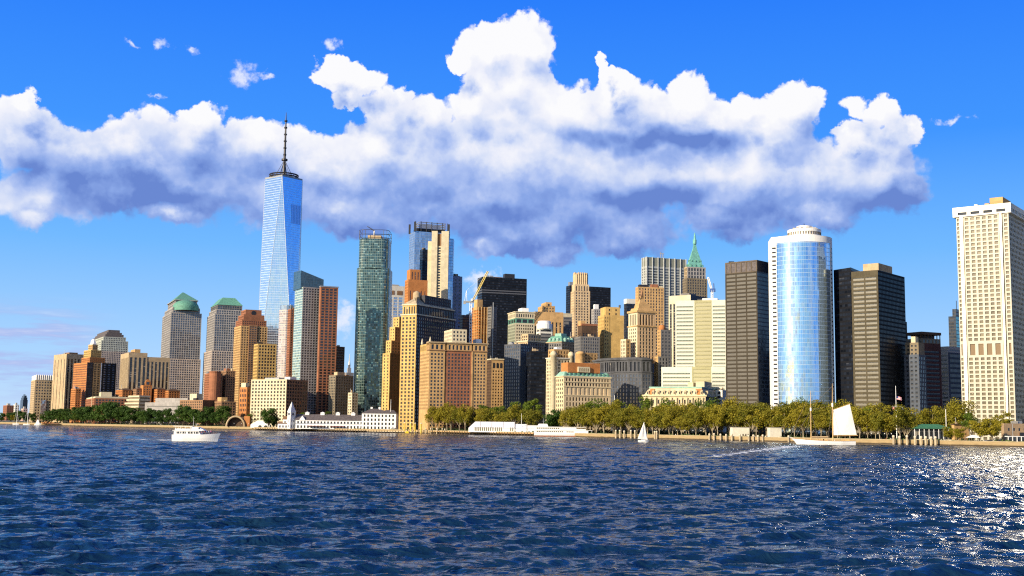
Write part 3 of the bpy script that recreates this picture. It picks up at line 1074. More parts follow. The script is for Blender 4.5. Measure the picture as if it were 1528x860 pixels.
b, ft, z = tower('residential_tower', 'plain yellow block with square windows beside the brick tower with the round opening', 377, 383, 411, 513, 1720, 64, ST_YEL,
                 W(4.6, 4.6, .55, .55, G_WIN), W(4.6, 4.6, .55, .55, G_WIN, side=1.2))
b.finish()

# ------------------------------------------------------------------ the tallest tower: eight tall triangles of glass, mast and ring
D_ = 1975
cxx = gx(423.5, D_, 270)
ztop = zat(424, 269, D_)
b = Bld('glass_skyscraper', 'tallest tower, tapering blue glass facets under a ring and a tall dark mast', 'skyscraper', (cxx, D_, GZ))
psi = math.atan2(3.4, 31)
S_, T_ = 31.0, 31.6
bc = [(cxx + S_ * math.sqrt(2) * math.sin(psi + q_), D_ - S_ * math.sqrt(2) * math.cos(psi + q_)) for q_ in (-math.pi / 4, math.pi / 4, 3 * math.pi / 4, 5 * math.pi / 4)]
tc_ = [(cxx + T_ * math.sin(psi + q_), D_ - T_ * math.cos(psi + q_)) for q_ in (0, math.pi / 2, math.pi, 3 * math.pi / 2)]
zb_ = 60.0
mb = MB(); mb.prism(bc, GZ, zb_, top=False); b.add('base_block', mb, G_SILV)


def facet(pts, wide):
    mb = MB()
    p = [Vector(x) for x in pts]
    # metric UVs in the plane of the facet
    e = (p[1] - p[0]).normalized() if wide else (p[2] - p[1]).normalized()
    ux = Vector((e.x, e.y, 0)).normalized()
    mb.face([tuple(x) for x in p], [((x - p[0]).dot(ux) + 80, x.z) for x in p])
    return mb


for i in range(4):
    j = (i + 1) % 4
    b.add('glass_facet', facet([(*bc[i], zb_), (*bc[j], zb_), (*tc_[i], ztop)], True), G_ONE)
    b.add('glass_facet', facet([(*bc[j], zb_), (*tc_[j], ztop), (*tc_[i], ztop)], False), G_ONE)
for i in range(4):       # bright steel arrises between the facets
    for q_ in (i, (i + 1) % 4):
        mb = MB(); mb.tube([(*bc[q_], zb_), (*tc_[i], ztop)], 0.45, 6); b.add('edge_rib', mb, basic('bright_steel', (0.62, 0.66, 0.70), 0.35, 0.6))
mb = MB(); mb.prism(tc_, ztop, ztop + 3.0); b.add('parapet', mb, MATS['grey_metal'])
# louvred plant floors near the top
for (p_, q_, w0, w1) in ((0, 1, .42, .98),):
    za, zc = ztop - 78, ztop - 45
    for k in range(6):
        t0 = w0 + (w1 - w0) * (k + .15) / 6; t1 = w0 + (w1 - w0) * (k + .85) / 6
        tl, tr = Vector((*tc_[p_], ztop)), Vector((*tc_[q_], ztop))
        apex = Vector((*bc[q_ if p_ < q_ else 0], zb_))
        if p_ == 3: apex = Vector((*bc[0], zb_)) 
        if p_ == 0: apex = Vector((*bc[1], zb_))
        def fp(t, z_):
            s_ = (ztop - z_) / (ztop - zb_)
            return tl.lerp(apex, s_).lerp(tr.lerp(apex, s_), t)
        n_ = (fp(1, ztop) - fp(0, ztop)).cross(apex - tl).normalized()
        if n_.y > 0: n_ = -n_
        mb = MB(); mb.face([tuple(fp(t0, za) + n_ * .3), tuple(fp(t1, za) + n_ * .3), tuple(fp(t1, zc) + n_ * .3), tuple(fp(t0, zc) + n_ * .3)])
        b.add('louvre_panel', mb, basic('louvre_blue', (0.40, 0.50, 0.68), 0.25, 0.85))
# ring and mast
for zr_, rr_ in ((ztop + 4.5, 24), (ztop + 8.0, 24)):
    mb = MB()
    ring = [(cxx + rr_ * math.cos(t), D_ + rr_ * math.sin(t), zr_) for t in np.linspace(0, 2 * math.pi, 41)]
    mb.tube(ring, 1.25, 6, caps=False); b.add('antenna_ring', mb, MATS['dark_metal'])
mb = MB()
for k in range(20):
    t = 2 * math.pi * k / 20
    x_, y_ = cxx + 24 * math.cos(t), D_ + 24 * math.sin(t)
    mb.tube([(x_, y_, ztop + 3), (x_, y_, ztop + 9)], .6, 5)
    if k % 4 == 0: mb.tube([(x_, y_, ztop + 8), (cxx, D_, ztop + 6)], .6, 5)
b.add('ring_struts', mb, MATS['dark_metal'])
mb = MB()
ztip = zat(429, 168, D_)
hs = ztip - ztop
mb.tube([(cxx, D_, ztop + 2), (cxx, D_, ztop + hs * .28), (cxx, D_, ztop + hs * .6), (cxx, D_, ztop + hs * .86), (cxx, D_, ztip)], [3.6, 2.2, 1.7, 1.2, .35], 8)
for f_ in (.36, .46, .56, .66, .76, .86):
    mb.lathe((cxx, D_, ztop + hs * f_), [(.5, 0), (2.7, .3), (2.7, 2.6), (.5, 3.0)], 10)
mb.lathe((cxx, D_, ztop + hs * .28), [(.5, 0), (5.2, .5), (5.2, 3.5), (.5, 4.0)], 12)
b.add('mast', mb, MATS['dark_metal'])
for k in range(6):
    t = 2 * math.pi * k / 6 + .3
    mb = MB(); mb.tube([(cxx + 15 * math.cos(t), D_ + 15 * math.sin(t), ztop + 6), (cxx, D_, ztop + hs * .30)], .38, 5); b.add('guy_cable', mb, MATS['dark_metal'])
b.finish()

# ------------------------------------------------------------------ round-topped glass tower and slim brick fin
D_ = 1640
b = Bld('residential_tower', 'slim pale curved glass tower with a rounded top left of the brick slab', 'building', (gx(424, D_, 540), D_ + 15, GZ))
pts = []
x0_, x1_ = gx(411, D_, 540), gx(438, D_, 540)
cxm, hw = (x0_ + x1_) / 2, (x1_ - x0_) / 2
for k in range(9):
    t = math.pi * (1 - k / 8)
    pts.append((cxm + hw * math.cos(t), D_ + 14 - 13 * math.sin(t)))
pts += [(x1_, D_ + 34), (x0_, D_ + 34)]
pk = glass('pale_pink_glass', (0.42, 0.40, 0.42), share=0.0, rough=0.12, metal=0.5, pw=3.0, ph=3.3, bar=0.14, hbar=0.30, barcol=(0.55, 0.44, 0.38), wob=0.03)
b.tier(pts, GZ, zat(424, 462, D_), (), 'glass_facade', pk)
b.tier(inset(pts, 1.2), zat(424, 462, D_) - 1, zat(424, 455, D_), (), 'crown', G_SILV)
b.finish()
b, ft, z = tower('residential_tower', 'narrow orange brick slab squeezed between curved pale glass and green glass corner', 427, 431, 440, 461, 1600, 62, ST_RED,
                 W(3.3, 3.3, .5, .5, G_WIN), W(3.3, 3.3, .5, .5, G_WIN))
b.finish()

# ------------------------------------------------------------------ brick and glass tower with a raked dark glass crown
D_ = 1500
b, ft, z = tower('residential_tower', 'brick and grey tower with green glass corner and raked dark crown', 437, 449, 475, 428, D_, 60, ST_GREY,
                 None, W(3.6, 3.3, .72, .62, G_BAND, top=1.0), mats=[glass('green_corner_glass', (0.30, 0.45, 0.40), share=0.1, blind=(.6, .7, .6), rough=0.08, metal=0.6, pw=3, ph=3.3, bar=.12, hbar=.28, barcol=(.45, .52, .46), wob=.05)])
f2 = foot(448, 470.5, 503, D_ - 14, 64, 520)
f2 = foot(474, 476, 502, D_ - 4, 66, 520)
b.tier(f2, GZ, zat(490, 429, D_), (None, W(5.0, 3.6, .62, .58, G_WIN, top=1.2)), 'brick_wing', ST_RED)
b.cornice(f2, zat(490, 429, D_), 1.6, .5, MATS['grey_metal'], 'parapet')
zA, zB, zC = zat(443, 402, D_), zat(482, 415, D_), zat(449, 428, D_)
f3 = foot(438, 449, 483, D_ + 3, 62, 420)
mb = MB()
Lq, Cq, Rq, Bq = f3
mb.face([(*Lq, zC - 2), (*Cq, zC - 2), (*Cq, zA - 1), (*Lq, zA)])
mb.face([(*Cq, zC - 2), (*Rq, zC - 2), (*Rq, zB), (*Cq, zA - 1)])
mb.face([(*Rq, zC - 2), (*Bq, zC - 2), (*Bq, zB), (*Rq, zB)])
mb.face([(*Bq, zC - 2), (*Lq, zC - 2), (*Lq, zA), (*Bq, zB)])
mb.face([(*Lq, zA), (*Cq, zA - 1), (*Rq, zB), (*Bq, zB)])
b.add('raked_crown', mb, glass('raked_dark_glass', (0.03, 0.07, 0.10), share=0, rough=.06, metal=.2, spec=.8, pw=2.5, ph=3.3, bar=.08, barcol=(.08, .12, .14)))
b.finish()

# low cream block in front of it
D_ = 1430
b, ft, z = tower('apartment_block', 'low cream apartment block with many small windows behind the pier house', 374, 427, 459, 566, D_, 30, ST_CREAM,
                 W(5.2, 4.0, .46, .52, G_WIN, top=1.2), W(5.0, 4.0, .55, .52, G_WIN, top=1.2), mats=[ST_CREAM, ST_BROWN], py=590)
roof_box(b, ft, .2, .3, .4, .3, z - .5, 3, MATS['grey_metal'])
roof_box(b, ft, .7, .4, .15, .3, z - .5, 4, MATS['white_paint'])
b.finish()

b, ft, z = tower('office_tower', 'dark brown banded tower peeking out right of the brick and glass tower', 490, 497, 513, 517, 1650, 55, ST_DBROWN,
                 W(None, 3.6, .98, .5, G_BAND, name='window_band'), W(None, 3.6, .98, .5, G_BAND, name='window_band'))
b.finish()
b, ft, z = tower('apartment_block', 'brown stone block with a pale flat top left of the tall green glass tower', 490, 500, 527, 560, 1470, 50, ST_TAUPE,
                 W(3.6, 3.4, .45, .5, G_WIN), W(3.6, 3.4, .45, .5, G_WIN), py=590)
roof_box(b, ft, .2, .2, .5, .4, z - .6, 5, ST_BEIGE)
b.finish()
b, ft, z = tower('apartment_block', 'narrow cream block at the foot of the tall green glass tower', 519, 525, 534, 586, 1430, 50, ST_CREAM,
                 W(3.6, 3.4, .45, .5, G_WIN), W(3.6, 3.4, .45, .5, G_WIN), py=600)
b.finish()
# far spire
D_ = 5200
b, ft, z = tower('office_tower', 'far grey spire seen in the gap between brown block and green glass tower', 513, 516, 527, 556, D_, 60, ST_GREY, W(6, 6, .4, .8, G_WIN), W(6, 6, .4, .8, G_WIN))
for m_, yy in ((9, 549), (12, 544)):
    zt = zat(521, yy, D_)
    b.tier(inset(ft, m_), z - 1, zt, (), 'upper_storeys', ST_GREY); z = zt
mb = MB(); cc = (ft[0][0] + ft[2][0]) / 2, (ft[0][1] + ft[2][1]) / 2
mb.tube([(*cc, z - 1), (*cc, z + 18), (*cc, zat(521, 528, D_))], [5, 2.5, .8], 8); b.add('mast', mb, MATS['grey_metal'])
b.finish()

# ------------------------------------------------------------------ tall green glass tower with rounded flanks
D_ = 1550
x0_, x1_ = gx(529, D_, 480), gx(579, D_, 480)
cxm, hw = (x0_ + x1_) / 2, (x1_ - x0_) / 2
b = Bld('residential_tower', 'slim green glass tower with rounded edges and open rail crown', 'skyscraper', (cxm, D_ + 18, GZ))
def rounded(hw_, yd):
    out = []
    for k in range(7):
        t = math.pi - (math.pi / 2) * k / 6
        out.append((cxm - hw_ + 9 + 9 * math.cos(t), D_ + 9 - 9 * math.sin(t)))
    for k in range(7):
        t = math.pi / 2 - (math.pi / 2) * k / 6
        out.append((cxm + hw_ - 9 + 9 * math.cos(t), D_ + 9 - 9 * math.sin(t)))
    return out + [(cxm + hw_, D_ + yd), (cxm - hw_, D_ + yd)]
zt = zat(555, 400, D_)
b.tier(rounded(hw, 40), GZ, zt, (), 'glass_facade', G_TEAL)
z2 = zat(555, 356, D_)
b.tier(rounded(hw - 2.2, 38), zt - 1, z2, (), 'upper_glass_facade', G_TEAL)
z3 = zat(555, 343, D_)
for zz_ in (z2 + 1.5, z2 + 6.0, z3):
    mb = MB(); pp = rounded(hw - 2.2, 38); mb.tube([(*p, zz_) for p in pp + pp[:1]], .35, 5, caps=False); b.add('crown_rail', mb, MATS['dark_metal'])
mb = MB()
for p in rounded(hw - 2.2, 38)[::2]:
    mb.tube([(*p, z2 - 1), (*p, z3)], .3, 5)
b.add('crown_posts', mb, MATS['dark_metal'])
mb = MB(); mb.prism([(cxm - 9, D_ + 10), (cxm + 9, D_ + 10), (cxm + 9, D_ + 28), (cxm - 9, D_ + 28)], z2 - 1, z2 + 6); b.add('roof_house', mb, ST_BEIGE)
mb = MB(); mb.tube([(cxm - 1, D_ + 14, z2 + 5), (cxm - 1, D_ + 14, z3 + 1), (cxm - 10, D_ + 8, z3 + 6)], [1.2, 1.0, .5], 6); b.add('roof_davit', mb, MATS['grey_metal'])
mb = MB(); mb.prism([(cxm - hw - 2, D_ - 8), (cxm + 2, D_ - 8), (cxm + 2, D_ + 6), (cxm - hw - 2, D_ + 6)], GZ, zat(540, 604, D_)); b.add('podium', mb, G_TEAL)
b.finish()

# white and blue glass slab behind
b, ft, z = tower('office_tower', 'white framed slab with pale blue panes behind the green glass tower', 570, 575, 602, 426, 1680, 66, ST_WHITE,
                 W(6, 3.9, .55, .5, G_WINB, top=16), W(8.5, 3.9, .78, .8, G_SILV, top=16, side=2.0, name='window'))
for k in range(2):
    a_ = Vector(ft[1]).lerp(Vector(ft[2]), .12 + .45 * k); c_ = Vector(ft[1]).lerp(Vector(ft[2]), .43 + .45 * k)
    mb = MB(); mb.face([(a_.x, a_.y - .3, z - 13), (c_.x, c_.y - .3, z - 13), (c_.x, c_.y - .3, z - 7), (a_.x, a_.y - .3, z - 7)]); b.add('plant_louvre', mb, ST_BROWN)
roof_box(b, ft, .3, .3, .4, .4, z - .5, 3, MATS['concrete'])
b.finish()


# ------------------------------------------------------------------ middle of the skyline
# yellow art deco stack with setbacks
D_ = 1420
b, ft, z = tower('residential_tower', 'golden brick art deco tower stepping up in setbacks beside the tall green glass tower', 570, 581, 604, 527, D_, 46, ST_YEL,
                 W(6, 3.8, .28, .5, G_WIN), W(4.5, 3.8, .4, .5, G_WIN), mats=[ST_YEL, ST_DBROWN])
for (xl_, xc_, xr_, yt_, o_) in ((576, 584, 606, 508, 4), (581, 589, 608, 488, 8), (586, 595, 610, 473, 12)):
    f2 = foot(xl_, xc_, xr_, D_ + o_, 46, 510)
    zt = zat(xc_, yt_, D_ + o_)
    b.tier(f2, z - 14, zt, (W(5, 3.5, .3, .5, G_WIN), W(4, 3.5, .4, .5, G_WIN)), 'setback', mats=[ST_YEL, ST_BROWN], mat=ST_YEL)
    z = zt
b.finish()

# tall stone block, golden flank, dark broad side
D_ = 1370
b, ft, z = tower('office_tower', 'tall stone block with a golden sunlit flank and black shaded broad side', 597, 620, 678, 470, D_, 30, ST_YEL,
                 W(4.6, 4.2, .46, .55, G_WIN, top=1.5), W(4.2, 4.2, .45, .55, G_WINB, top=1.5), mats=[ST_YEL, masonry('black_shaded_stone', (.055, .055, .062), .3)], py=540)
b.cornice(ft, z, 1.4, .8, ST_CREAM)
f2 = inset(ft, 1.2)
zt = zat(622, 455, D_)
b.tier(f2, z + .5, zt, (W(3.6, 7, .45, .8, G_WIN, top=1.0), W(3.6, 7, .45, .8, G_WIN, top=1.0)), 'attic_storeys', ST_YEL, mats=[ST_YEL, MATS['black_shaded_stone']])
b.cornice(f2, zt, 1.4, .9, ST_CREAM)
mb = MB(); f3 = inset(f2, -.2); mb.frustum(f3, inset(f2, 12), zt + 1.4, zt + 11); b.add('hipped_roof', mb, masonry('weathered_tile', (0.40, 0.33, 0.22), .3))
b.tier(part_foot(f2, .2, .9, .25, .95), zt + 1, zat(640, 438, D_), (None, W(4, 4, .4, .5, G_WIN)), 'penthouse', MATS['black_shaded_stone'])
mb = MB(); mb.lathe((*[(f2[1][0] + f2[2][0]) / 2 - 22, f2[1][1] + 22], zat(640, 440, D_) - 4), [(4.6, 0), (4.6, 8), (4.0, 9), (0.3, 11)], 14); b.add('water_tank', mb, ST_BEIGE, True)
b.finish()

b, ft, z = tower('office_tower', 'orange brick tower with a notched crown in front of the blue glass towers', 602, 607, 636, 417, 1500, 68, ST_ORANGE,
                 W(3.5, 3.6, .35, .5, G_WIN), W(4.6, None, .28, .95, G_STRIP, top=5, name='window_strip'))
f2 = foot(607, 612, 627, 1503, 68, 420); zt = zat(615, 402, 1503)
b.tier(f2, z - 1, zt, (None, W(4.0, None, .36, .8, G_STRIP, top=2, name='window_strip')), 'crown', ST_ORANGE)
b.finish()

# big pale blue glass tower with dark frame crown
D_ = 1820
b, ft, z = tower('office_tower', 'broad pale blue glass tower with a dark open crown', 608, 616, 667, 345, D_, 68, G_SILV, part='glass_facade')
zt = zat(640, 330, D_)
f2 = inset(ft, 1.5)
mb = MB()
mb.prism(inset(ft, 5), z - 1, z + 6)
b.add('plant_storey', mb, MATS['dark_metal'])
for i in range(7):
    p = Vector(f2[1]).lerp(Vector(f2[2]), i / 6)
    mb = MB(); mb.box((p.x, p.y, z - 1), (1.2, 1.2, zt - z + 1)); b.add('crown_post', mb, MATS['dark_metal'])
mb = MB(); fr = part_foot(f2, .0, 1, .12, .94)
for zz_ in (zt - 10, zt - 7, zt - 4, zt - 1):
    mb.tube([(*fr[0], zz_), (*fr[1], zz_), (*fr[2], zz_), (*fr[3], zz_), (*fr[0], zz_)], .7, 5, caps=False)
b.add('crown_rail', mb, MATS['grey_metal'])
for p in (ft[0], ft[1], ft[2]):
    mb = MB(); mb.box((p[0], p[1], z - .5), (3, 3, zt - z - 1)); b.add('corner_fin', mb, MATS['dark_metal'])
b.finish()

# cream piered tower with blue glass sides
D_ = 1560
b = Bld('residential_tower', 'cream piered tower between blue glass wings rising behind the stone block', 'building', (gx(656, D_, 420), D_ + 16, GZ))
f1 = foot(637, 644, 671, D_, 66, 450)
zt = zat(655, 346, D_)
b.tier(part_foot(f1, 0, 1, 0, 1), GZ, zat(655, 360, D_), (), 'glass_facade', G_BLUE)
xa, xb, xc_, xd = [gx(q, D_ - 3, 450) for q in (642.5, 651, 657, 668)]
def pier(x0, x1, y0, y1, z1_):
    mb = MB(); mb.prism([(x0, y0), (x1, y0), (x1, y1), (x0, y1)], GZ, z1_); return mb
yy0, yy1 = D_ - 6, D_ + 22
b.add('cream_pier', pier(xa, xb, yy0, yy1, zt), ST_CREAM)
b.add('cream_pier', pier(xc_, xd, yy0, yy1, zt), ST_CREAM)
b.facade('core_bay', ST_CREAM, (xb + .05, yy0 + 2), (xc_ - .05, yy0 + 2), GZ, zat(655, 368, D_), W(None, 3.6, .7, .5, G_WIN, side=.2))
b.add('brick_cap', pier(xb + .05, xc_ - .05, yy0 + 3, yy1 - 1, zt - 3), ST_BROWN)
xs = gx(636.5, D_, 450)
b.add('corner_block', pier(xs, xa - .05, D_ + 2, D_ + 20, zat(640, 360, D_)), ST_CREAM)
x9 = gx(675, D_, 450)
mb = MB(); mb.prism([(xd + .05, D_ - 1), (x9, D_ + 3), (x9, D_ + 20), (xd + .05, D_ + 20)], GZ, zat(670, 356, D_)); b.add('glass_wing', mb, G_BLUE)
b.finish()
b, ft, z = tower('residential_tower', 'dark slim shaft against the left edge of the cream piered tower', 624, 628, 638, 372, 1600, 60, G_DARK, part='glass_facade')
b.finish()

b, ft, z = tower('office_tower', 'narrow blue grey tower with small dark windows right of the cream piered tower', 671, 674, 688, 412, 1640, 64, masonry('blue_grey_panel', (0.20, 0.24, 0.33)),
                 None, W(6, 5.0, .3, .4, G_WIN, top=3))
roof_box(b, ft, .2, .1, .5, .5, z - .5, 4, MATS['dark_metal'])
b.finish()
b, ft, z = tower('office_block', 'small black glass block low between the stone block and the construction frame', 686, 690, 706, 470, 1600, 60, G_DARK, part='glass_facade', py=490)
b.finish()

# ------------------------------------------------------------------ orange brick hotel block with arcaded attic
D_ = 1265
b, ft, z = tower('office_block', 'broad tan and red brick block with an arcaded attic facing the park', 626, 639.5, 726, 523, D_, 72, ST_TAN,
                 W(3.6, 3.7, .45, .5, G_WIN, top=2, zmin=zat(640, 612, D_)), None, py=570)
zt = z
Lf, Cf, Rf, Bf = [Vector(p) for p in ft]
cut = [0.0, .27, .30, .71, .73, 1.0]
# front face is relaid in bays a few centimetres proud of the core
dR = (Rf - Cf).normalized(); nR = Vector((dR.y, -dR.x))
zlow = GZ
for k, (t0, t1, mat_, wsp, proud) in enumerate(((0, .27, ST_TAN, W(3.8, 3.7, .5, .52, G_WIN, top=2, side=1.2), .6), (.27, .30, ST_DBROWN, None, .1), (.30, .73, ST_RED, W(3.6, 3.7, .5, .52, G_WIN, top=2, side=1.0), .35),
                                                (.73, .755, ST_TAN, None, 1.2), (.755, 1.0, ST_TAN, W(3.8, 3.7, .5, .52, G_WIN, top=2, side=1.2), .6))):
    a_, c_ = Cf.lerp(Rf, t0) + nR * proud, Cf.lerp(Rf, t1) + nR * proud
    b.tier([tuple(a_), tuple(c_), tuple(c_ - nR * (proud - .03)), tuple(a_ - nR * (proud - .03))], zlow, zt, (wsp,), 'brick_front' if mat_ is ST_RED else 'stone_front', mat_)
    if wsp:   # arcaded attic
        at0, at1 = a_, c_
        b.tier([tuple(a_), tuple(c_), tuple(c_ - nR * 14), tuple(a_ - nR * 14)], zt + .9, zat(680, 512, D_), (W(4.6, None, .5, .72, G_WIN, top=1.2, side=1.2, name='attic_arch', depth=1.0),), 'attic', ST_TAN)
        b.cornice([tuple(a_), tuple(c_), tuple(c_ - nR * 8), tuple(a_ - nR * 8)], zt, .9, .8, ST_BROWN)
        b.cornice([tuple(a_), tuple(c_), tuple(c_ - nR * 8), tuple(a_ - nR * 8)], zat(680, 512, D_), 1.2, 1.2, ST_BEIGE)
b.tier([tuple(Lf), tuple(Cf), tuple(Cf - nR * 20 + dR * 1), tuple(Lf + dR * 16)], zt + .02, zat(630, 512, D_), (W(3.6, None, .5, .72, G_WIN, top=1.2, name='attic_arch'),), 'attic', ST_YEL)
# base storeys: band course and roof houses
f5 = part_foot(ft, .1, .9, .40, .66); b.tier(f5, zt - 1, zat(680, 490, D_), (W(3, 4, .45, .5, G_WIN), W(3.6, 4, .45, .5, G_WIN)), 'roof_house', ST_CREAM)
mb = MB(); f6 = part_foot(ft, -.02, .3, .55, .85); zq = zat(680, 512, D_); mb.frustum(f6, inset(f6, 6), zq + .4, zq + 7); b.add('hipped_roof', mb, ST_BROWN)
roof_box(b, ft, .3, .88, .3, .1, zq - 2, 9, MATS['white_paint'])
for p in (Cf + dR * .8, Lf.lerp(Cf, .2)):
    mb = MB(); mb.lathe((p.x, p.y + 1.0, zq), [(1.4, 0), (1.2, 2.5), (.2, 6.5)], 8); b.add('finial', mb, ST_CREAM)
b.finish()

# ------------------------------------------------------------------ tower under construction with orange netting
D_ = 1500
net = masonry('orange_netting', (0.75, 0.27, 0.06), .3)
b = Bld('building_under_construction', 'unfinished concrete frame wrapped in orange netting beside a crane', 'building', (gx(716, D_, 500), D_ + 12, GZ))
ft = foot(703, 712, 729, D_, 62, 490)
ztop_ = zat(715, 458, D_)
nfl = 26
mb = MB()
for k in range(nfl + 1):
    zz_ = ztop_ - k * 3.6
    mb.prism(inset(ft, -.4), zz_ - .5, zz_, bottom=True)
b.add('floor_slab', mb, ST_TAN)['kind'] = 'stuff'
mb = MB(); mb.prism(inset(ft, .9), ztop_ - nfl * 3.6, ztop_ - .6); b.add('netting', mb, net)
mb = MB(); f2 = part_foot(ft, .45, 1.0, -.02, .45); mb.prism(f2, ztop_ - 4, zat(718, 447, D_)); b.add('stair_core', mb, ST_TAN)
for p in (.1, .35, .6, .85):
    q = Vector(ft[0]).lerp(Vector(ft[1]), p); q2 = Vector(ft[1]).lerp(Vector(ft[2]), p)
    for w_ in (q, q2):
        mb = MB(); mb.box((w_.x, w_.y - .6, ztop_ - nfl * 3.6), (.9, .9, nfl * 3.6)); b.add('column', mb, ST_TAN)
f3 = foot(727, 733, 741, D_ - 2, 50, 500)
b.tier(f3, GZ, zat(733, 458, D_), (W(None, 3.6, .96, .5, G_BAND, name='window_band'), W(None, 3.6, .96, .5, G_BAND, name='window_band')), 'hoist_bay', ST_DGREY)
mb = MB(); mb.box((f3[1][0] + 2, f3[1][1] - 2, GZ), (1.0, 1.0, zat(735, 452, D_) - GZ)); b.add('hoist_mast', mb, MATS['grey_metal'])
b.finish()

# its tower crane
D_ = 1460
ct = empty('tower_crane', (gx(702, D_, 500), D_, GZ), 'white tower crane with a raised jib beside the orange netted frame', 'crane')
cx_ = ct.location.x
def lattice(p, q, wd, n, r=.14):
    mb = MB()
    p, q = Vector(p), Vector(q)
    d = (q - p).normalized()
    a = d.cross(Vector((0, 1, 0))).normalized() * wd / 2
    c = d.cross(a).normalized() * wd / 2
    cs = [a + c, a - c, -a - c, -a + c]
    for o in cs:
        mb.tube([p + o, q + o], r * 1.6, 5)
    for k in range(n):
        s0, s1 = p.lerp(q, k / n), p.lerp(q, (k + 1) / n)
        for i in range(4):
            mb.tube([s0 + cs[i], s1 + cs[(i + 1) % 4]], r, 4)
    return mb
zc_ = zat(701, 452, D_)
lattice((cx_, D_, GZ), (cx_, D_, zc_), 2.6, 30, .28).build('mast', MATS['white_paint'], ct)
mb = MB(); mb.box((cx_ - 3, D_, zc_), (13, 3, 2.2)); mb.build('machinery_deck', MATS['grey_metal'], ct)
mb = MB(); mb.box((cx_ + 1, D_ - 2.4, zc_ + 2.2), (2.2, 1.6, 2.6)); mb.build('cab', MATS['white_paint'], ct)
mb = MB(); mb.box((cx_ - 8, D_, zc_ - 1.5), (3, 2.8, 3.5)); mb.build('counterweight', MATS['concrete'], ct)
zj = zat(728, 405, D_)
lattice((cx_ + 2, D_, zc_ + 2), (gx(728, D_, 405), D_, zj), 2.0, 18, .24).build('jib', basic('crane_yellow', (0.62, 0.47, 0.10), .5), ct)
mb = MB(); mb.tube([(cx_ - 5, D_, zc_ + 2), (cx_ - 6, D_, zat(698, 434, D_))], .3, 5); mb.tube([(cx_ - 6, D_, zat(698, 434, D_)), (gx(728, D_, 405), D_, zj)], .12, 4); mb.tube([(cx_ - 6, D_, zat(698, 434, D_)), (cx_ - 8, D_, zc_ + 2)], .25, 4)
mb.build('stay_frame', MATS['white_paint'], ct)

# black slab behind
D_ = 1780
b, ft, z = tower('office_tower', 'broad black slab tower behind the crane and the netted frame', 711, 718, 785, 413, D_, 72, G_DARK, part='glass_facade', mats=[glass('black_glass', (0.012, 0.016, 0.026), blind=(0.05, .055, .07), share=.12, rough=.15, spec=.12, pw=3.2, ph=3.9, bar=.12, hbar=.45, barcol=(.010, .011, .015), wob=.01, spread=.6)] * 2)
roof_box(b, ft, .3, .54, .4, .22, z - .5, 8, MATS['dark_metal'])
for yy in (434, 437.5):
    zz_ = zat(750, yy, D_); mb = MB(); mb.prism(inset(ft, -.2), zz_, zz_ + 1.6, bottom=True); b.add('plant_band', mb, basic('dull_band', (.10, .105, .12), .6))
b.finish()

b, ft, z = tower('office_block', 'tan block with three tall arched top windows left of the shaded corner building', 726, 733, 751, 537, 1420, 72, ST_TAN,
                 W(3.5, 3.7, .45, .5, G_WIN), W(3.3, 3.7, .45, .5, G_WIN, top=12), mats=[ST_DBROWN, ST_TAN], py=580)
a_, c_ = Vector(ft[1]), Vector(ft[2])
n_ = Vector(((c_ - a_).y, -(c_ - a_).x)).normalized()
for k in range(3):
    s0, s1 = a_.lerp(c_, .10 + .3 * k), a_.lerp(c_, .30 + .3 * k)
    m0 = (s0 + s1) / 2; hw = (s1 - s0).length / 2
    mb = MB(); uu = (s1 - s0).normalized()
    P_ = [(s0, z - 10), (s1, z - 10)] + [(m0 + uu * hw * math.cos(t), z - 5 + hw * math.sin(t)) for t in np.linspace(0, math.pi, 7)]
    mb.face([(p.x + n_.x * .15, p.y + n_.y * .15, zz) for p, zz in P_]); b.add('arched_window', mb, G_WIN)
b.cornice(ft, z, 1.5, .8, ST_CREAM)
b.finish()

# cream office block with a green cornice
D_ = 1440
b, ft, z = tower('office_block', 'cream office block with a green copper cornice in front of the black slab', 757, 768, 797, 482, D_, 73, ST_CREAM,
                 W(3.6, 3.8, .45, .5, G_WIN), W(3.0, 3.8, .52, .5, G_WIN, side=1.2), mats=[masonry('shaded_green_stone', (.30, .32, .24)), ST_CREAM])
b.tier(inset(ft, .3), z, zat(775, 475, D_), (W(7, None, .7, .7, G_WIN, top=.6), W(7, None, .7, .7, G_WIN, top=.6)), 'green_frieze', MATS['copper_green'])
b.tier(ft, zat(775, 475, D_), zat(775, 466, D_), (W(3, None, .5, .5, G_WIN, top=.6), W(3, None, .5, .5, G_WIN, top=.6)), 'attic', ST_CREAM)
b.cornice(ft, zat(775, 466, D_), 1.0, .9, ST_CREAM)
roof_box(b, ft, .2, .45, .5, .35, zat(775, 466, D_) - .5, 7, MATS['white_paint'])
b.finish()

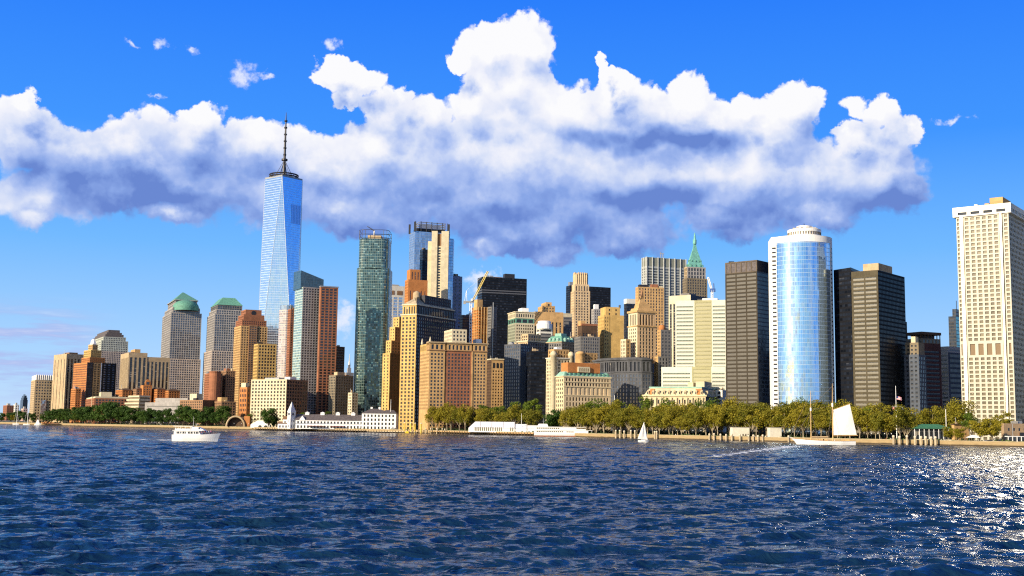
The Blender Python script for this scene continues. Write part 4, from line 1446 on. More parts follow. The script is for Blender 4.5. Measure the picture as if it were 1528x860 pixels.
# tan stepped art deco block
D_ = 1520
b, ft, z = tower('office_block', 'tan art deco block rising in symmetrical steps to a small square top', 788, 797, 840, 465, D_, 77, ST_TAN,
                 W(4, 3.8, .35, .6, G_WIN), W(5.0, None, .42, .96, G_STRIP, top=6, side=1.4, name='window_strip'))
for (v0, v1, yt_) in ((.28, .72, 456), (.40, .60, 450.5)):
    f2 = part_foot(ft, .2, .95, v0, v1); zt = zat(815, yt_, D_)
    b.tier(f2, z - 1, zt, (W(4, 4, .35, .5, G_WIN), W(4.2, 4, .4, .5, G_WIN)), 'setback', ST_TAN); z = zt
b.finish()
b, ft, z = tower('office_block', 'low tan shoulder block with stepped balconies left of the art deco block', 784, 790, 800, 486, 1470, 72, ST_TAN, W(3.5, 3.6, .5, .5, G_WIN), W(3.5, 3.6, .5, .5, G_WIN)); b.finish()
b, ft, z = tower('office_block', 'dim grey banded block between art deco block and pale stepped tower', 836, 840, 853, 472, 1580, 73, ST_DGREY, W(None, 4, .97, .4, G_BAND, name='window_band'), W(None, 4, .97, .4, G_BAND, name='window_band'))
mb = MB(); mb.prism(inset(ft, -.3), z - 1, z + 4); b.add('crown', mb, ST_CREAM); b.finish()
# dark corner building, shade put into its stone colour, with a sunlit edge
D_ = 1330
b, ft, z = tower('office_block', 'shaded grey corner block with a single strip of sunlit bay', 752, 776, 791, 513, D_, 48, masonry('shade_blue_stone', (.10, .105, .12), .2),
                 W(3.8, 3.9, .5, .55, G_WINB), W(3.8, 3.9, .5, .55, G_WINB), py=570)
b.finish()
b, ft, z = tower('office_block', 'beige block topped by a ledge behind the shaded corner block', 772, 787, 812, 510, 1365, 50, ST_BEIGE,
                 W(3.4, 3.7, .5, .55, G_WIN), W(3.4, 3.7, .5, .55, G_WIN), mats=[ST_BEIGE, ST_DGREY], py=560)
b.cornice(ft, z, 1.5, 1.0, ST_CREAM)
f2 = inset(ft, 3); b.tier(f2, z + .5, zat(790, 498, 1365), (W(3.4, 3.7, .5, .55, G_WIN), W(3.4, 3.7, .5, .55, G_WIN)), 'setback', ST_BEIGE)
b.finish()
b, ft, z = tower('office_block', 'black glass block in deep shade left of the green roofed block', 785, 792, 822, 524, 1310, 75, G_DARK, part='glass_facade', py=570,
                 mats=[MATS['black_glass'] if 'black_glass' in MATS else G_DARK] * 2)
b.finish()
# white stepped drum
D_ = 1400
b, ft, z = tower('office_block', 'grey block under white stepped drum shaped plant rooms', 796, 803, 828, 500, D_, 72, ST_DGREY, W(None, 4, .97, .5, G_BAND, name='window_band'), W(None, 4, .97, .5, G_BAND, name='window_band'), py=520)
f2 = inset(ft, 2.5); zt = zat(810, 489, D_); b.tier(f2, z - 1, zt, (W(None, 4, .97, .5, G_BAND, name='window_band'), W(None, 4, .97, .5, G_BAND, name='window_band')), 'setback', ST_WHITE)
c_ = (sum(p[0] for p in f2) / 4, sum(p[1] for p in f2) / 4)
mb = MB(); mb.lathe((*c_, zt - .9), [(9.5, 0), (9.5, 6), (8, 6.2), (8, 9), (7, 9.6), (.2, 9.8)], 20); b.add('plant_drum', mb, MATS['white_paint'])
b.finish()
# green mansard block
D_ = 1370
b, ft, z = tower('office_block', 'stone block with green mansard roof and round dormers', 815, 838, 858, 511, D_, 45, ST_GREY, W(3.6, 3.7, .45, .55, G_WIN), W(4.2, 3.7, .45, .55, G_WIN), mats=[ST_DGREY, ST_BEIGE], py=530)
b.cornice(ft, z, 1.0, .7, ST_BEIGE)
mb = MB(); mb.frustum(ft, inset(ft, 4), z + 1, zat(838, 501, D_)); b.add('mansard_roof', mb, MATS['copper_green'])
for (p_, q_) in ((0, 1), (1, 2)):
    for t in (.25, .5, .75):
        w_ = Vector(ft[p_]).lerp(Vector(ft[q_]), t)
        mb = MB(); mb.lathe((w_.x, w_.y + .8, z + 1.2), [(2.0, 0), (2.0, 3.0), (1.4, 4.2), (.1, 4.8)], 10); b.add('dormer', mb, MATS['copper_pale'])
roof_box(b, ft, .3, .3, .4, .4, zat(838, 501, D_) - .5, 4, MATS['copper_pale'])
b.finish()
b, ft, z = tower('office_block', 'dark maroon framed block with a red roof edge below the pale stepped tower', 862, 868, 891, 486, 1430, 72, ST_DBROWN, W(3, None, .5, .96, G_STRIP, top=3, name='window_strip'), W(4, None, .6, .96, G_STRIP, top=3, name='window_strip'), py=510)
mb = MB(); mb.prism(inset(ft, -.4), z, z + 2.5, bottom=True); b.add('roof_edge', mb, ST_RED)
roof_box(b, ft, .3, -.05, .6, .3, z, 6, ST_TAN)
b.finish()
b, ft, z = tower('office_block', 'blue grey office block with fine window grid in front of the maroon block', 857, 866, 895, 502, 1340, 75, ST_DGREY, W(3, 3.6, .5, .5, G_WINB), W(2.8, 3.6, .5, .55, G_WINB), py=520)
b.finish()
b, ft, z = tower('office_block', 'brown roofed block stepping down right of the green mansard', 845, 852, 868, 505, 1385, 58, ST_DGREY, W(3.4, 3.6, .5, .5, G_WIN), W(3.4, 3.6, .5, .5, G_WIN), py=520)
b.cornice(ft, z, 2.0, .6, ST_BEIGE); b.finish()

# pale fluted tower and the black slab behind it
D_ = 1680
b, ft, z = tower(
    'office_tower', 'pale limestone tower with a fluted faceted crown', 851, 856, 880, 434, D_, 76, masonry('limestone', (.58, .43, .26)),
    W(4, 3.8, .35, .5, G_WIN, side=1.4), W(4.4, 3.8, .40, .55, G_WIN, side=1.6))
LIME = MATS['limestone']
z1 = zat(866, 424, D_); f2 = inset(ft, 1.2)
b.tier(f2, z - 1, z1, (None, W(4.4, None, .40, .8, G_STRIP, top=1.5, name='window_strip')), 'shoulder', LIME)
z2 = zat(866, 406, D_)
f3 = inset(ft, 3.0)
mb = MB()
for i in range(4):
    p, q = Vector(f3[i]), Vector(f3[(i + 1) % 4])
    nn_ = Vector(((q - p).y, -(q - p).x)).normalized()
    for k in range(6):
        s0, s1 = p.lerp(q, (k + .08) / 6), p.lerp(q, (k + .92) / 6)
        mm_ = (s0 + s1) / 2 + nn_ * 1.0
        hgt_ = z2 - (2.5 if k in (0, 5) else 0)
        mb.prism([tuple(s0), tuple(mm_), tuple(s1), tuple((s0 + s1) / 2 - nn_ * 2)], z1 - 1, hgt_)
b.add('fluted_crown', mb, LIME)
mb = MB(); mb.prism(inset(f3, 1.2), z1 - 1, z2 - 1.5); b.add('crown_core', mb, LIME)
b.finish()
b, ft, z = tower('office_tower', 'wide black glass slab directly behind the pale fluted tower', 844, 850, 911, 426, 1950, 70, G_DARK, part='glass_facade', mats=[MATS['black_glass']] * 2)
roof_box(b, ft, .3, .02, .4, .12, z - .5, 7, MATS['grey_metal'])
b.finish()
b, ft, z = tower('office_tower', 'narrow grey tower with a white tank on top beside the fluted tower', 882, 886, 897, 461, 1600, 73, ST_GREY, W(3.6, 3.8, .4, .5, G_WIN), W(3.6, 3.8, .4, .5, G_WIN))
roof_box(b, ft, .2, .2, .6, .5, z - .5, 7, MATS['white_paint']); b.finish()

# yellow block with blank party wall
D_ = 1450
b, ft, z = tower('office_block', 'golden brick block with a nearly blank sunlit front', 892, 901, 931, 470, D_, 76, ST_YEL,
                 W(4, 4.2, .3, .4, G_WIN), None, py=500)
a_, c_ = Vector(ft[1]), Vector(ft[2])
mid = a_.lerp(c_, .28)
n_ = Vector(((c_ - a_).y, -(c_ - a_).x)).normalized()
b.tier([tuple(a_ + n_ * .4), tuple(mid + n_ * .4), tuple(mid + n_ * .03), tuple(a_ + n_ * .03)], GZ, z, (W(3.6, 4.6, .32, .42, G_WIN),), 'window_bay', ST_YEL)
f2 = part_foot(ft, .1, .95, .1, .82); b.tier(f2, z - 1, zat(912, 458, D_), (None, W(9, 5, .2, .4, G_WIN)), 'setback', ST_YEL)
mb = MB(); mb.tube([(f2[1][0] + 18, f2[1][1] + 6, zat(912, 458, D_) - 1), (f2[1][0] + 18, f2[1][1] + 6, zat(912, 458, D_) + 3)], 1.2, 8); b.add('vent_pipe', mb, MATS['dark_metal'])
b.finish()
b, ft, z = tower('office_block', 'dark blue glass block with a pale top behind the stepped pyramid tower', 931, 935, 948, 452, 1600, 72, G_DARK, part='glass_facade')
f2 = inset(ft, -.2); b.tier(f2, z - 1, zat(940, 446, 1600), (), 'crown', ST_WHITE); b.finish()

# ------------------------------------------------------------------ curved dark base and stepped pyramid tower
D_ = 1240
b = Bld('office_block', 'curved shade-darkened stone block with a columned top storey and sunlit stepped pyramid tower', 'building', (gx(945, D_, 560), D_ + 22, GZ))
pts = [(gx(px, dd, 560), dd) for px, dd in ((884, 1290), (900, 1268), (918, 1253), (938, 1244), (958, 1240), (972, 1243))]
back = [(gx(978, 1300, 560), 1300), (gx(893, 1330, 560), 1330)]
zc_ = zat(950, 556, D_)
cw = W(3.6, 3.8, .42, .6, G_WINB, top=1.5)
SHADE_STONE = masonry('shade_dark_stone', (.085, .088, .098), .25)  # stone darkened so its colour carries the shadow lying on the block
b.tier(pts + back, GZ, zc_, [cw] * 5, 'wall', SHADE_STONE)
b.cornice(pts + back, zc_, 1.0, .8, SHADE_STONE)
ztc = zat(950, 537, D_)
b.tier(inset(pts + back, 1.0), zc_ + .9, ztc, [W(3.6, None, .5, .82, G_WIN, top=1.5, depth=1.2, name='colonnade_bay')] * 5, 'colonnade_storey', SHADE_STONE)
b.cornice(inset(pts + back, 1.0), ztc, 1.5, 1.6, SHADE_STONE)
mb = MB(); f2 = inset(pts + back, 5); mb.prism(f2, ztc, ztc + 3); b.add('attic', mb, SHADE_STONE)
# tower
ft = foot(937, 951, 979, D_ + 18, 64, 500)
z1 = zat(951, 487, D_ + 18)
b.tier(ft, ztc - 2, z1, (W(3.6, 3.8, .38, .5, G_WIN, side=2), W(3.7, 3.8, .42, .72, G_WIN, side=2.2, top=1)), 'tower_shaft', ST_TAN, mats=[ST_CREAM, masonry('rosy_limestone', (.54, .37, .215))])
b.cornice(ft, z1, 1.0, .8, ST_TAN)
z2 = zat(951, 466, D_ + 18)
b.tier(inset(ft, .4), z1 + .9, z2, (W(3.6, None, .5, .85, G_WIN, top=1.5, side=2.4, depth=1.4, name='belfry_opening'), W(3.7, None, .5, .85, G_WIN, top=1.5, side=2.4, depth=1.4, name='belfry_opening')), 'belfry', ST_TAN, mats=[ST_CREAM, MATS['rosy_limestone']])
b.cornice(inset(ft, .4), z2, 2.0, 1.2, ST_TAN)
zz_ = z2 + 1.8
for k, (m_, yt_) in enumerate(((1.5, 459), (4.5, 452), (7.5, 446), (9.0, 441))):
    zt = zat(955, yt_, D_ + 18)
    mb = MB(); mb.frustum(inset(ft, m_), inset(ft, m_ + 1.2), zz_ - .3, zt); b.add('pyramid_step', mb, ST_TAN); zz_ = zt
mb = MB(); f9 = inset(ft, 10.2); mb.frustum(f9, inset(ft, 12.3), zz_ - .3, zat(955, 430, D_ + 18)); b.add('lantern', mb, ST_BROWN)
# side wings of the tower
f2 = foot(926, 934, 941, D_ + 14, 62, 530)
b.tier(f2, ztc - 2, zat(934, 506, D_ + 14), (W(3.4, 3.8, .4, .6, G_WIN), W(3.4, 3.8, .4, .6, G_WIN)), 'wing', ST_TAN, mats=[ST_CREAM, ST_TAN])
f2 = foot(976, 982, 998, D_ + 22, 66, 530)
b.tier(f2, GZ, zat(984, 532, D_ + 22), (W(3.4, 3.8, .4, .6, G_WIN), W(3.4, 3.8, .4, .6, G_WIN)), 'side_wing', ST_DGREY, mats=[ST_TAN, ST_DGREY])
b.finish()
b, ft, z = tower('office_block', 'tan tower block with rows of narrow windows directly behind the stepped pyramid', 948, 952, 991, 428, 1480, 77, ST_TAN, W(3.4, 3.7, .35, .55, G_WIN), W(3.7, 3.7, .38, .6, G_WIN))
f2 = foot(985, 988, 992, 1478, 72, 440)
for (v0, v1, hh, mm) in ((.08, .4, 4, MATS['dark_metal']), (.55, .8, 5, ST_RED), (.85, .97, 3, ST_CREAM)):
    roof_box(b, ft, .2, v0, .6, v1 - v0, z - .8, hh, mm)
b.finish()
b, ft, z = tower('office_block', 'small tan block carrying a round red water tank beside the banded white offices', 981, 986, 1002, 492, 1330, 72, ST_TAN, W(3.4, 3.7, .4, .5, G_WIN), W(3.4, 3.7, .4, .5, G_WIN), mats=[ST_TAN, ST_DGREY], py=520)
mb = MB(); mb.lathe((ft[1][0] + 2, ft[1][1] + 5, z - 1), [(3.6, 0), (3.8, 2), (3.8, 5), (2.6, 6.4), (.1, 7)], 14); b.add('water_tank', mb, ST_ORANGE, True)
b.finish()

# tall grey gridded tower
D_ = 1700
GRID = glass('grid_glass', (0.07, 0.085, 0.095), blind=(.18, .18, .16), share=.15, rough=.08, pw=1.5, ph=9, bar=.1, spec=.8)
b, ft, z = tower('office_tower', 'grey tower of white vertical ribs with a tall blank top storey', 957, 965, 1024, 397, D_, 70, masonry('grey_rib_panel', (.36, .38, .37)),
                 W(6, 4, .8, .55, GRID, top=2), W(8.6, 4, .84, .55, GRID, top=2, side=.8))
z1 = zat(990, 384, D_)
b.tier(inset(ft, .3), z - .5, z1, (), 'plant_storey', masonry('dull_green_panel', (.22, .235, .20)))
dR = (Vector(ft[2]) - Vector(ft[1])); nR = Vector((dR.y, -dR.x)).normalized()
for k in range(8):
    p = Vector(ft[1]).lerp(Vector(ft[2]), k / 7) + nR * .55
    mb = MB(); mb.box((p.x, p.y, GZ), (.9, 1.0, z1 - GZ + .5), math.atan2(dR.y, dR.x)); b.add('rib', mb, masonry('pale_rib', (.52, .54, .52), .08))
for k in range(3):
    p = Vector(ft[1]).lerp(Vector(ft[0]), (k + .5) / 3)
    mb = MB(); mb.box((p.x - .5, p.y, GZ), (1.0, .9, z1 - GZ + .5)); b.add('rib', mb, masonry('pale_rib', (.52, .54, .52), .08))
mb = MB(); mb.tube([(ft[1][0] + 22, ft[1][1] + 10, z1 - 1), (ft[1][0] + 22, ft[1][1] + 10, z1 + 9)], .6, 6); mb.tube([(ft[1][0] + 25, ft[1][1] + 10, z1 - 1), (ft[1][0] + 25, ft[1][1] + 10, z1 + 7)], .6, 6); mb.box((ft[1][0] + 23.5, ft[1][1] + 10, z1 + 6), (6, 1, 1)); b.add('roof_antenna', mb, MATS['grey_metal'])
b.finish()

# green pyramid spire tower
D_ = 1640
b, ft, z = tower('office_tower', 'stone tower ending in a steep green copper pyramid and needle spire', 1019, 1025, 1056, 415, D_, 76, ST_TAUPE,
                 W(3.6, 3.8, .45, .55, G_WIN), W(3.8, 3.8, .45, .55, G_WIN))
f2 = inset(ft, 1.6); z1 = zat(1037, 398, D_)
b.tier(f2, z - 1, z1, (W(3.6, 6, .5, .7, G_WIN), W(4.2, 6, .5, .7, G_WIN)), 'upper_storeys', ST_GREY, mats=[ST_BEIGE, ST_GREY])
f3 = inset(ft, 4.0); cx_, cy_ = sum(p[0] for p in f3) / 4, sum(p[1] for p in f3) / 4
sc = lambda f, k: [(cx_ + (p[0] - cx_) * k, cy_ + (p[1] - cy_) * k) for p in f]
zp = [z1, zat(1036, 385, D_), zat(1036, 370, D_), zat(1036, 362, D_)]
mb = MB()
mb.frustum(f3, sc(f3, .66), z1 - .5, zp[1]); mb.frustum(sc(f3, .66), sc(f3, .25), zp[1], zp[2]); mb.frustum(sc(f3, .25), sc(f3, .15), zp[2], zp[3])
teal = basic('verdigris_teal', (0.15, 0.40, 0.34), .7, var=.25)
b.add('pyramid_roof', mb, teal)
for i in range(4):
    p, q = Vector(f3[i]), Vector(f3[(i + 1) % 4])
    for t in (.2, .5, .8):
        for s_, dz_ in ((1.0, 1.5), (.78, 8)):
            w_ = p.lerp(q, t); w_ = (cx_ + (w_.x - cx_) * s_, cy_ + (w_.y - cy_) * s_)
            mb = MB(); mb.box((w_[0], w_[1], z1 + dz_), (1.2, 1.2, 2.4)); b.add('dormer', mb, MATS['copper_green'])
mb = MB(); mb.lathe((cx_, cy_, zp[3] - .5), [(2.6, 0), (2.6, 6), (1.6, 7), (1.2, 12), (.5, 16), (.2, zat(1036, 346, D_) - zp[3])], 8); b.add('needle_spire', mb, teal)
b.finish()

# luffing crane far right of it
D_ = 1600
ct = empty('tower_crane', (gx(1062.5, D_, 430), D_, GZ), 'blue white crane with a steep jib above the banded white offices', 'crane')
cx_ = ct.location.x; zc_ = zat(1063, 433, D_)
lattice((cx_, D_, GZ), (cx_, D_, zc_), 2.4, 30, .26).build('mast', MATS['white_paint'], ct)
lattice((cx_ - .5, D_, zc_), (gx(1056.5, D_, 414), D_, zat(1057, 414, D_)), 1.8, 10, .26).build('jib', MATS['white_paint'], ct)
mb = MB(); mb.box((cx_ + 1, D_, zc_ - 2.5), (7, 3, 4.5)); mb.build('machinery_deck', basic('crane_blue', (.05, .12, .35), .5), ct)
mb = MB(); mb.tube([(cx_ + 2.5, D_, zc_ + 1), (cx_ + 2, D_, zat(1064, 423, D_))], .9, 5); mb.build('back_mast', MATS['crane_blue'], ct)


# ------------------------------------------------------------------ right part of the skyline
# ribbed tower behind the banded white offices
D_ = 1360
b, ft, z = tower('office_tower', 'tower of pale vertical ribs, dark on its right side, behind the banded white offices', 998, 1031, 1057, 440, D_, 40, ST_WHITE,
                 W(5.2, None, .55, .98, G_STRIP, top=1.5, name='window_strip', side=.4), W(5.2, None, .6, .98, G_STRIP, top=1.5, name='window_strip', side=.4), mats=[ST_CREAM, masonry('shaded_rib', (.10, .10, .11))])
roof_box(b, ft, .3, .3, .4, .4, z - .5, 4, ST_DGREY)
b.finish()

# banded white offices: tall slab, lower wing, glazed bay
D_ = 1190
BANDW = masonry('white_band_panel', (0.56, 0.59, 0.49), .06)
GREENB = glass('green_ribbon_glass', (0.06, 0.085, 0.055), blind=(.36, .40, .28), share=.25, pw=1.5, ph=9, bar=.12, barcol=(.3, .3, .25), spec=.8)
b, ft, z = tower('office_block', 'long white office block banded with green ribbon windows and a yellow glazed bay', 1008, 1084, 1091, 448, D_, 17, BANDW,
                 None, W(None, 3.9, .95, .45, GREENB, name='window_band', top=2), py=520)
Lv, Cv = Vector(ft[0]), Vector(ft[1])
dL = (Cv - Lv).normalized(); nL = Vector((dL.y, -dL.x))
segs = ((0, .38, BANDW, W(None, 3.9, .97, .52, GREENB, name='window_band', top=5, side=.3), .6),
        (.38, .72, masonry('ochre_mullion', (.36, .34, .19), .1), W(None, 3.9, .99, .68, glass('ochre_bay_glass', (.20, .19, .10), blind=(.55, .52, .30), share=.3, pw=1.3, ph=9, bar=.25, barcol=(.34, .32, .18)), name='window_band', top=2, side=.1), .5),
        (.72, 1.0, BANDW, W(None, 3.9, .97, .52, GREENB, name='window_band', top=5, side=.3), .6))
for t0, t1, mm, ww_, pr_ in segs:
    a_, c_ = Lv.lerp(Cv, t0) + nL * pr_, Lv.lerp(Cv, t1) + nL * pr_
    b.tier([tuple(a_), tuple(c_), tuple(c_ - nL * (pr_ - .02)), tuple(a_ - nL * (pr_ - .02))], GZ, z + .2, (ww_,), 'ochre_bay' if ww_['fh'] > .5 else 'banded_front', mm)
roof_box(b, ft, .5, .3, .3, .5, z - .5, 4, MATS['white_paint'])
# lower wing in front
D2 = 1150
f2 = foot(987, 1083, 1091, D2, 18, 560)
zw = zat(1030, 547, D2)
Lv, Cv = Vector(f2[0]), Vector(f2[1]); dL = (Cv - Lv).normalized(); nL = Vector((dL.y, -dL.x))
b.tier(f2, GZ, zw - .2, (None, W(None, 3.9, .95, .45, GREENB, name='window_band')), 'lower_wing', BANDW)
for t0, t1, mm, ww_, pr_ in ((0, .48, BANDW, segs[0][3], .6), (.48, .78, segs[1][2], segs[1][3], .5), (.78, 1.0, BANDW, segs[0][3], .6)):
    a_, c_ = Lv.lerp(Cv, t0) + nL * pr_, Lv.lerp(Cv, t1) + nL * pr_
    b.tier([tuple(a_), tuple(c_), tuple(c_ - nL * (pr_ - .02)), tuple(a_ - nL * (pr_ - .02))], GZ, zw, (ww_,), 'ochre_bay' if ww_['fh'] > .5 else 'banded_front', mm)
b.finish()

# beaux arts custom house with mansard
D_ = 1090
PALEY = masonry('pale_yellow_limestone', (.60, .50, .32), .1)
b, ft, z = tower('public_building', 'ornate cream stone building with a mansard roof and dormers among the treetops', 960, 1053, 1080, 592, D_, 22, PALEY,
                 W(5.0, 6.5, .30, .5, G_WIN, top=1.5, side=2), W(5.0, 6.5, .32, .5, G_WIN, top=1.5, side=2), py=600, mats=[PALEY, ST_DGREY])  # right face's shade is put in as darker stone
b.cornice(ft, z, 1.6, 1.2, PALEY)
zm = zat(1053, 579, D_)
mb = MB(); mb.frustum(inset(ft, .6), inset(ft, 5), z + 1.5, zm)
b.add('mansard_roof', mb, masonry('cream_mansard', (.58, .50, .33), .15))
mb = MB(); mb.prism(inset(ft, 4.4), zm, zm + 1.2); b.add('roof_cresting', mb, MATS['copper_pale'])
Lv, Cv, Rv = Vector(ft[0]), Vector(ft[1]), Vector(ft[2])
dL = (Cv - Lv).normalized(); nL = Vector((dL.y, -dL.x))
for k in range(11):
    p = Lv.lerp(Cv, (k + .8) / 11.6) - nL * 1.4
    mb = MB(); mb.box((p.x, p.y, z + 1.6), (2.0, 2.6, 3.2), math.atan2(dL.y, dL.x)); mb.frustum([(p.x - 1.2, p.y - 1.6), (p.x + 1.2, p.y - 1.6), (p.x + 1.2, p.y + 1.6), (p.x - 1.2, p.y + 1.6)], [(p.x - .1, p.y - 1.5), (p.x + .1, p.y - 1.5), (p.x + .1, p.y + 1.5), (p.x - .1, p.y + 1.5)], z + 4.85, z + 6.2)
    d_ = b.add('dormer', mb, PALEY)
    q = p + nL * 1.33
    mb = MB(); pane(mb, (q.x, q.y, z + 3.2), math.atan2(dL.y, dL.x), 1.1, 2.0); mb.build('window', G_WIN, d_)
for t0, t1 in ((.10, .17), (.83, .93)):
    a_, c_ = Lv.lerp(Cv, t0), Lv.lerp(Cv, t1)
    mb = MB(); mb.frustum([tuple(a_ + nL * .0), tuple(c_ + nL * .0), tuple(c_ - nL * 4), tuple(a_ - nL * 4)], [tuple(a_ - nL * 3.2), tuple(c_ - nL * 3.2), tuple(c_ - nL * 4.2), tuple(a_ - nL * 4.2)], z + 1.55, zm - 1); b.add('orange_roof_panel', mb, ST_ORANGE)
for k in range(12):      # giant half columns of the front
    p = Lv.lerp(Cv, (k + .5) / 12) + nL * .8
    mb = MB(); mb.lathe((p.x, p.y, GZ + 8), [(.95, 0), (.9, .5), (.72, 1), (.66, z - GZ - 11), (.95, z - GZ - 10), (.95, z - GZ - 9)], 10); b.add('column', mb, PALEY, True)
for k in range(4):
    t = (k + .5) / 4; p = Cv.lerp(Rv, t)
    mb = MB(); mb.box((p.x - 1.2, p.y + .6, z + 1.6), (2.2, 2.2, 4.0)); b.add('dormer', mb, PALEY)
roof_box(b, ft, .62, .3, .09, .4, zm, 6, PALEY)
roof_box(b, ft, .75, .3, .14, .4, zm, 7, ST_CREAM)
b.finish()
b, ft, z = tower('office_block', 'low white block just right of the mansard roofed cream building', 1068, 1078, 1086, 582, 1130, 30, ST_WHITE, W(4, 4, .5, .5, G_WIN), None, py=595); b.finish()

# cream block with green roof and red penthouse
D_ = 1185
b, ft, z = tower('office_block', 'cream stone block with pale green mansard, tall arched windows and red brick penthouse', 829, 841, 911, 563, D_, 66, PALEY,
                 W(4.2, 4.2, .45, .5, G_WIN, top=1.0), None, py=585)
Cv, Rv = Vector(ft[1]), Vector(ft[2]); dR = (Rv - Cv).normalized(); nR = Vector((dR.y, -dR.x))
bands = [(GZ, 590, W(3.6, 5.5, .42, .62, G_WIN, side=2)), (590, 577, W(5.2, None, .46, .82, G_WIN, side=2, top=.6, depth=.8, name='arched_window')), (577, 570, W(3.4, None, .45, .6, G_WIN, side=1.5, top=.6)), (570, 563, W(3.4, None, .42, .6, G_WIN, side=1.5, top=.6))]
zb_ = GZ
for (lo, hi, ws_) in bands:
    zh = zat(870, hi, D_)
    b.tier([tuple(Cv + nR * .5), tuple(Rv + nR * .5), tuple(Rv + nR * .03), tuple(Cv + nR * .03)], zb_, zh, (ws_,), 'stone_front', masonry('warm_limestone', (.60, .47, .30), .1))
    b.cornice([tuple(Cv + nR * .5), tuple(Rv + nR * .5), tuple(Rv), tuple(Cv)], zh - .5, .9, .5, PALEY, 'string_course')
    zb_ = zh
b.cornice(ft, z + .45, 1.0, .9, PALEY)
zg = zat(870, 554.5, D_)
mb = MB(); mb.frustum(inset(ft, -.4), inset(ft, 3.2), z + 1.4, zg); b.add('mansard_roof', mb, MATS['copper_pale'])
for k in range(11):
    p = Cv.lerp(Rv, (k + .6) / 11.2) - nR * 1.0
    mb = MB(); mb.box((p.x, p.y, z + 1.6), (1.8, 2.2, 3.0), math.atan2(dR.y, dR.x)); b.add('dormer', mb, MATS['copper_green'])
f2 = part_foot(ft, .1, .95, .10, .78)
mb = MB(); mb.prism(f2, zg - 1, zat(870, 541, D_)); ph = b.add('penthouse', mb, ST_ORANGE)
f3 = part_foot(ft, .8, 1.04, .30, .55)
b.tier(f3, zg - .5, zat(870, 547, D_), (None, W(2.6, None, .45, .6, G_WIN, top=.8)), 'penthouse_front', ST_CREAM)
b.finish()

# turreted white and tan block behind it
D_ = 1300
b, ft, z = tower('office_block', 'white and tan turreted block behind the green mansard building', 815, 826, 852, 535, D_, 62, ST_CREAM, W(3.5, 3.8, .4, .55, G_WIN), W(4.6, 3.8, .4, .6, G_WIN), py=545)
b.cornice(ft, z, 1.2, .8, ST_WHITE)
b.tier(inset(ft, 1.5), z + .5, zat(835, 521, D_), (W(3.5, 4, .4, .55, G_WIN), W(3.6, 4, .4, .55, G_WIN)), 'attic', ST_TAN)
for p in (ft[1], ft[2]):
    mb = MB(); mb.lathe((p[0], p[1] + 1.5, GZ), [(3.2, 0), (3.2, z - GZ + 3), (3.8, z - GZ + 3.4), (3.8, z - GZ + 5), (2.6, z - GZ + 7.5), (.2, z - GZ + 8.6)], 16); b.add('corner_turret', mb, ST_CREAM, True)
roof_box(b, ft, .3, .3, .4, .3, zat(835, 521, D_) - .5, 3, MATS['white_paint'])
b.finish()
b, ft, z = tower('office_block', 'tan rounded corner block with white lower storeys right of the turreted block', 857, 866, 893, 541, 1290, 62, ST_WHITE, W(3.5, 3.8, .4, .55, G_WIN), W(4.0, 3.8, .4, .6, G_WIN), py=550)
b.tier(inset(ft, .8), z - .5, zat(872, 526, 1290), (W(3.5, 4, .4, .55, G_WIN), W(4.0, 4, .4, .55, G_WIN)), 'attic', ST_TAN)
mb = MB(); mb.lathe((ft[1][0], ft[1][1] + 3, z - 1), [(4.6, 0), (4.6, 10), (5.0, 10.3), (5.0, 11.5), (3.4, 13), (.2, 13.6)], 18); b.add('corner_turret', mb, ST_TAN, True)
b.finish()

# taupe tower, black on its right side
D_ = 1040
TG = glass('taupe_ribbon', (.03, .028, .022), blind=(.50, .44, .30), share=.24, pw=1.4, ph=9, bar=.22, barcol=(.055, .046, .03), spec=.9, spread=.6)
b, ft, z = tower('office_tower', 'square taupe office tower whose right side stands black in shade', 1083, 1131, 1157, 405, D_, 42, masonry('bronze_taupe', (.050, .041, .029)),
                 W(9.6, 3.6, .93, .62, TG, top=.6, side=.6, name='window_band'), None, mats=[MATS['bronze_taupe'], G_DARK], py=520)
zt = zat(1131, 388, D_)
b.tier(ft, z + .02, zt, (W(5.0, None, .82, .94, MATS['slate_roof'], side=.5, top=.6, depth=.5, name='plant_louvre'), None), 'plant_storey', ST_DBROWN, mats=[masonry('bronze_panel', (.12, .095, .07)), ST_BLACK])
for k in range(2):
    mb = MB(); mb.box((ft[1][0] - 18 + 9 * k, ft[1][1] + 26, zt - 1), (5, .6, 3.0)); b.add('roof_rail', mb, MATS['dark_metal'])
b.finish()

# white tower with a bowed mirror front
D_ = 1000
px_l, px_r = 1163, 1240
pl, pr_ = (gx(1160.5, D_ + 9, 520), D_ + 9), (gx(1241.5, D_ + 6, 520), D_ + 6)
b = Bld('office_tower', 'white edged tower with a bowed mirror glass front and round drum on its roof', 'skyscraper', (gx(1200, D_, 520), D_ + 18, GZ))
Pl, Pr = Vector(pl), Vector(pr_)
ch = (Pr - Pl).length; mid = (Pl + Pr) / 2
ax = (Pr - Pl).normalized(); nn_ = Vector((ax.y, -ax.x))
sag = 11.5
Rr_ = (ch * ch / 4 + sag * sag) / (2 * sag)
cen = mid - nn_ * (Rr_ - sag)
half = math.asin(ch / 2 / Rr_)
arc = []
for k in range(33):
    t = -half + 2 * half * k / 32
    arc.append(cen + nn_ * Rr_ * math.cos(t) + ax * Rr_ * math.sin(t))
ztop = zat(1200, 361.5, D_)
mb = MB(); u = 0
for k in range(32):
    p, q = arc[k], arc[k + 1]; L = (q - p).length
    mb.face([(*p, GZ), (*q, GZ), (*q, ztop), (*p, ztop)], [(u, GZ), (u + L, GZ), (u + L, ztop), (u, ztop)]); u += L
go_ = mb.build('mirror_front', G_MIRR, b.e, True)
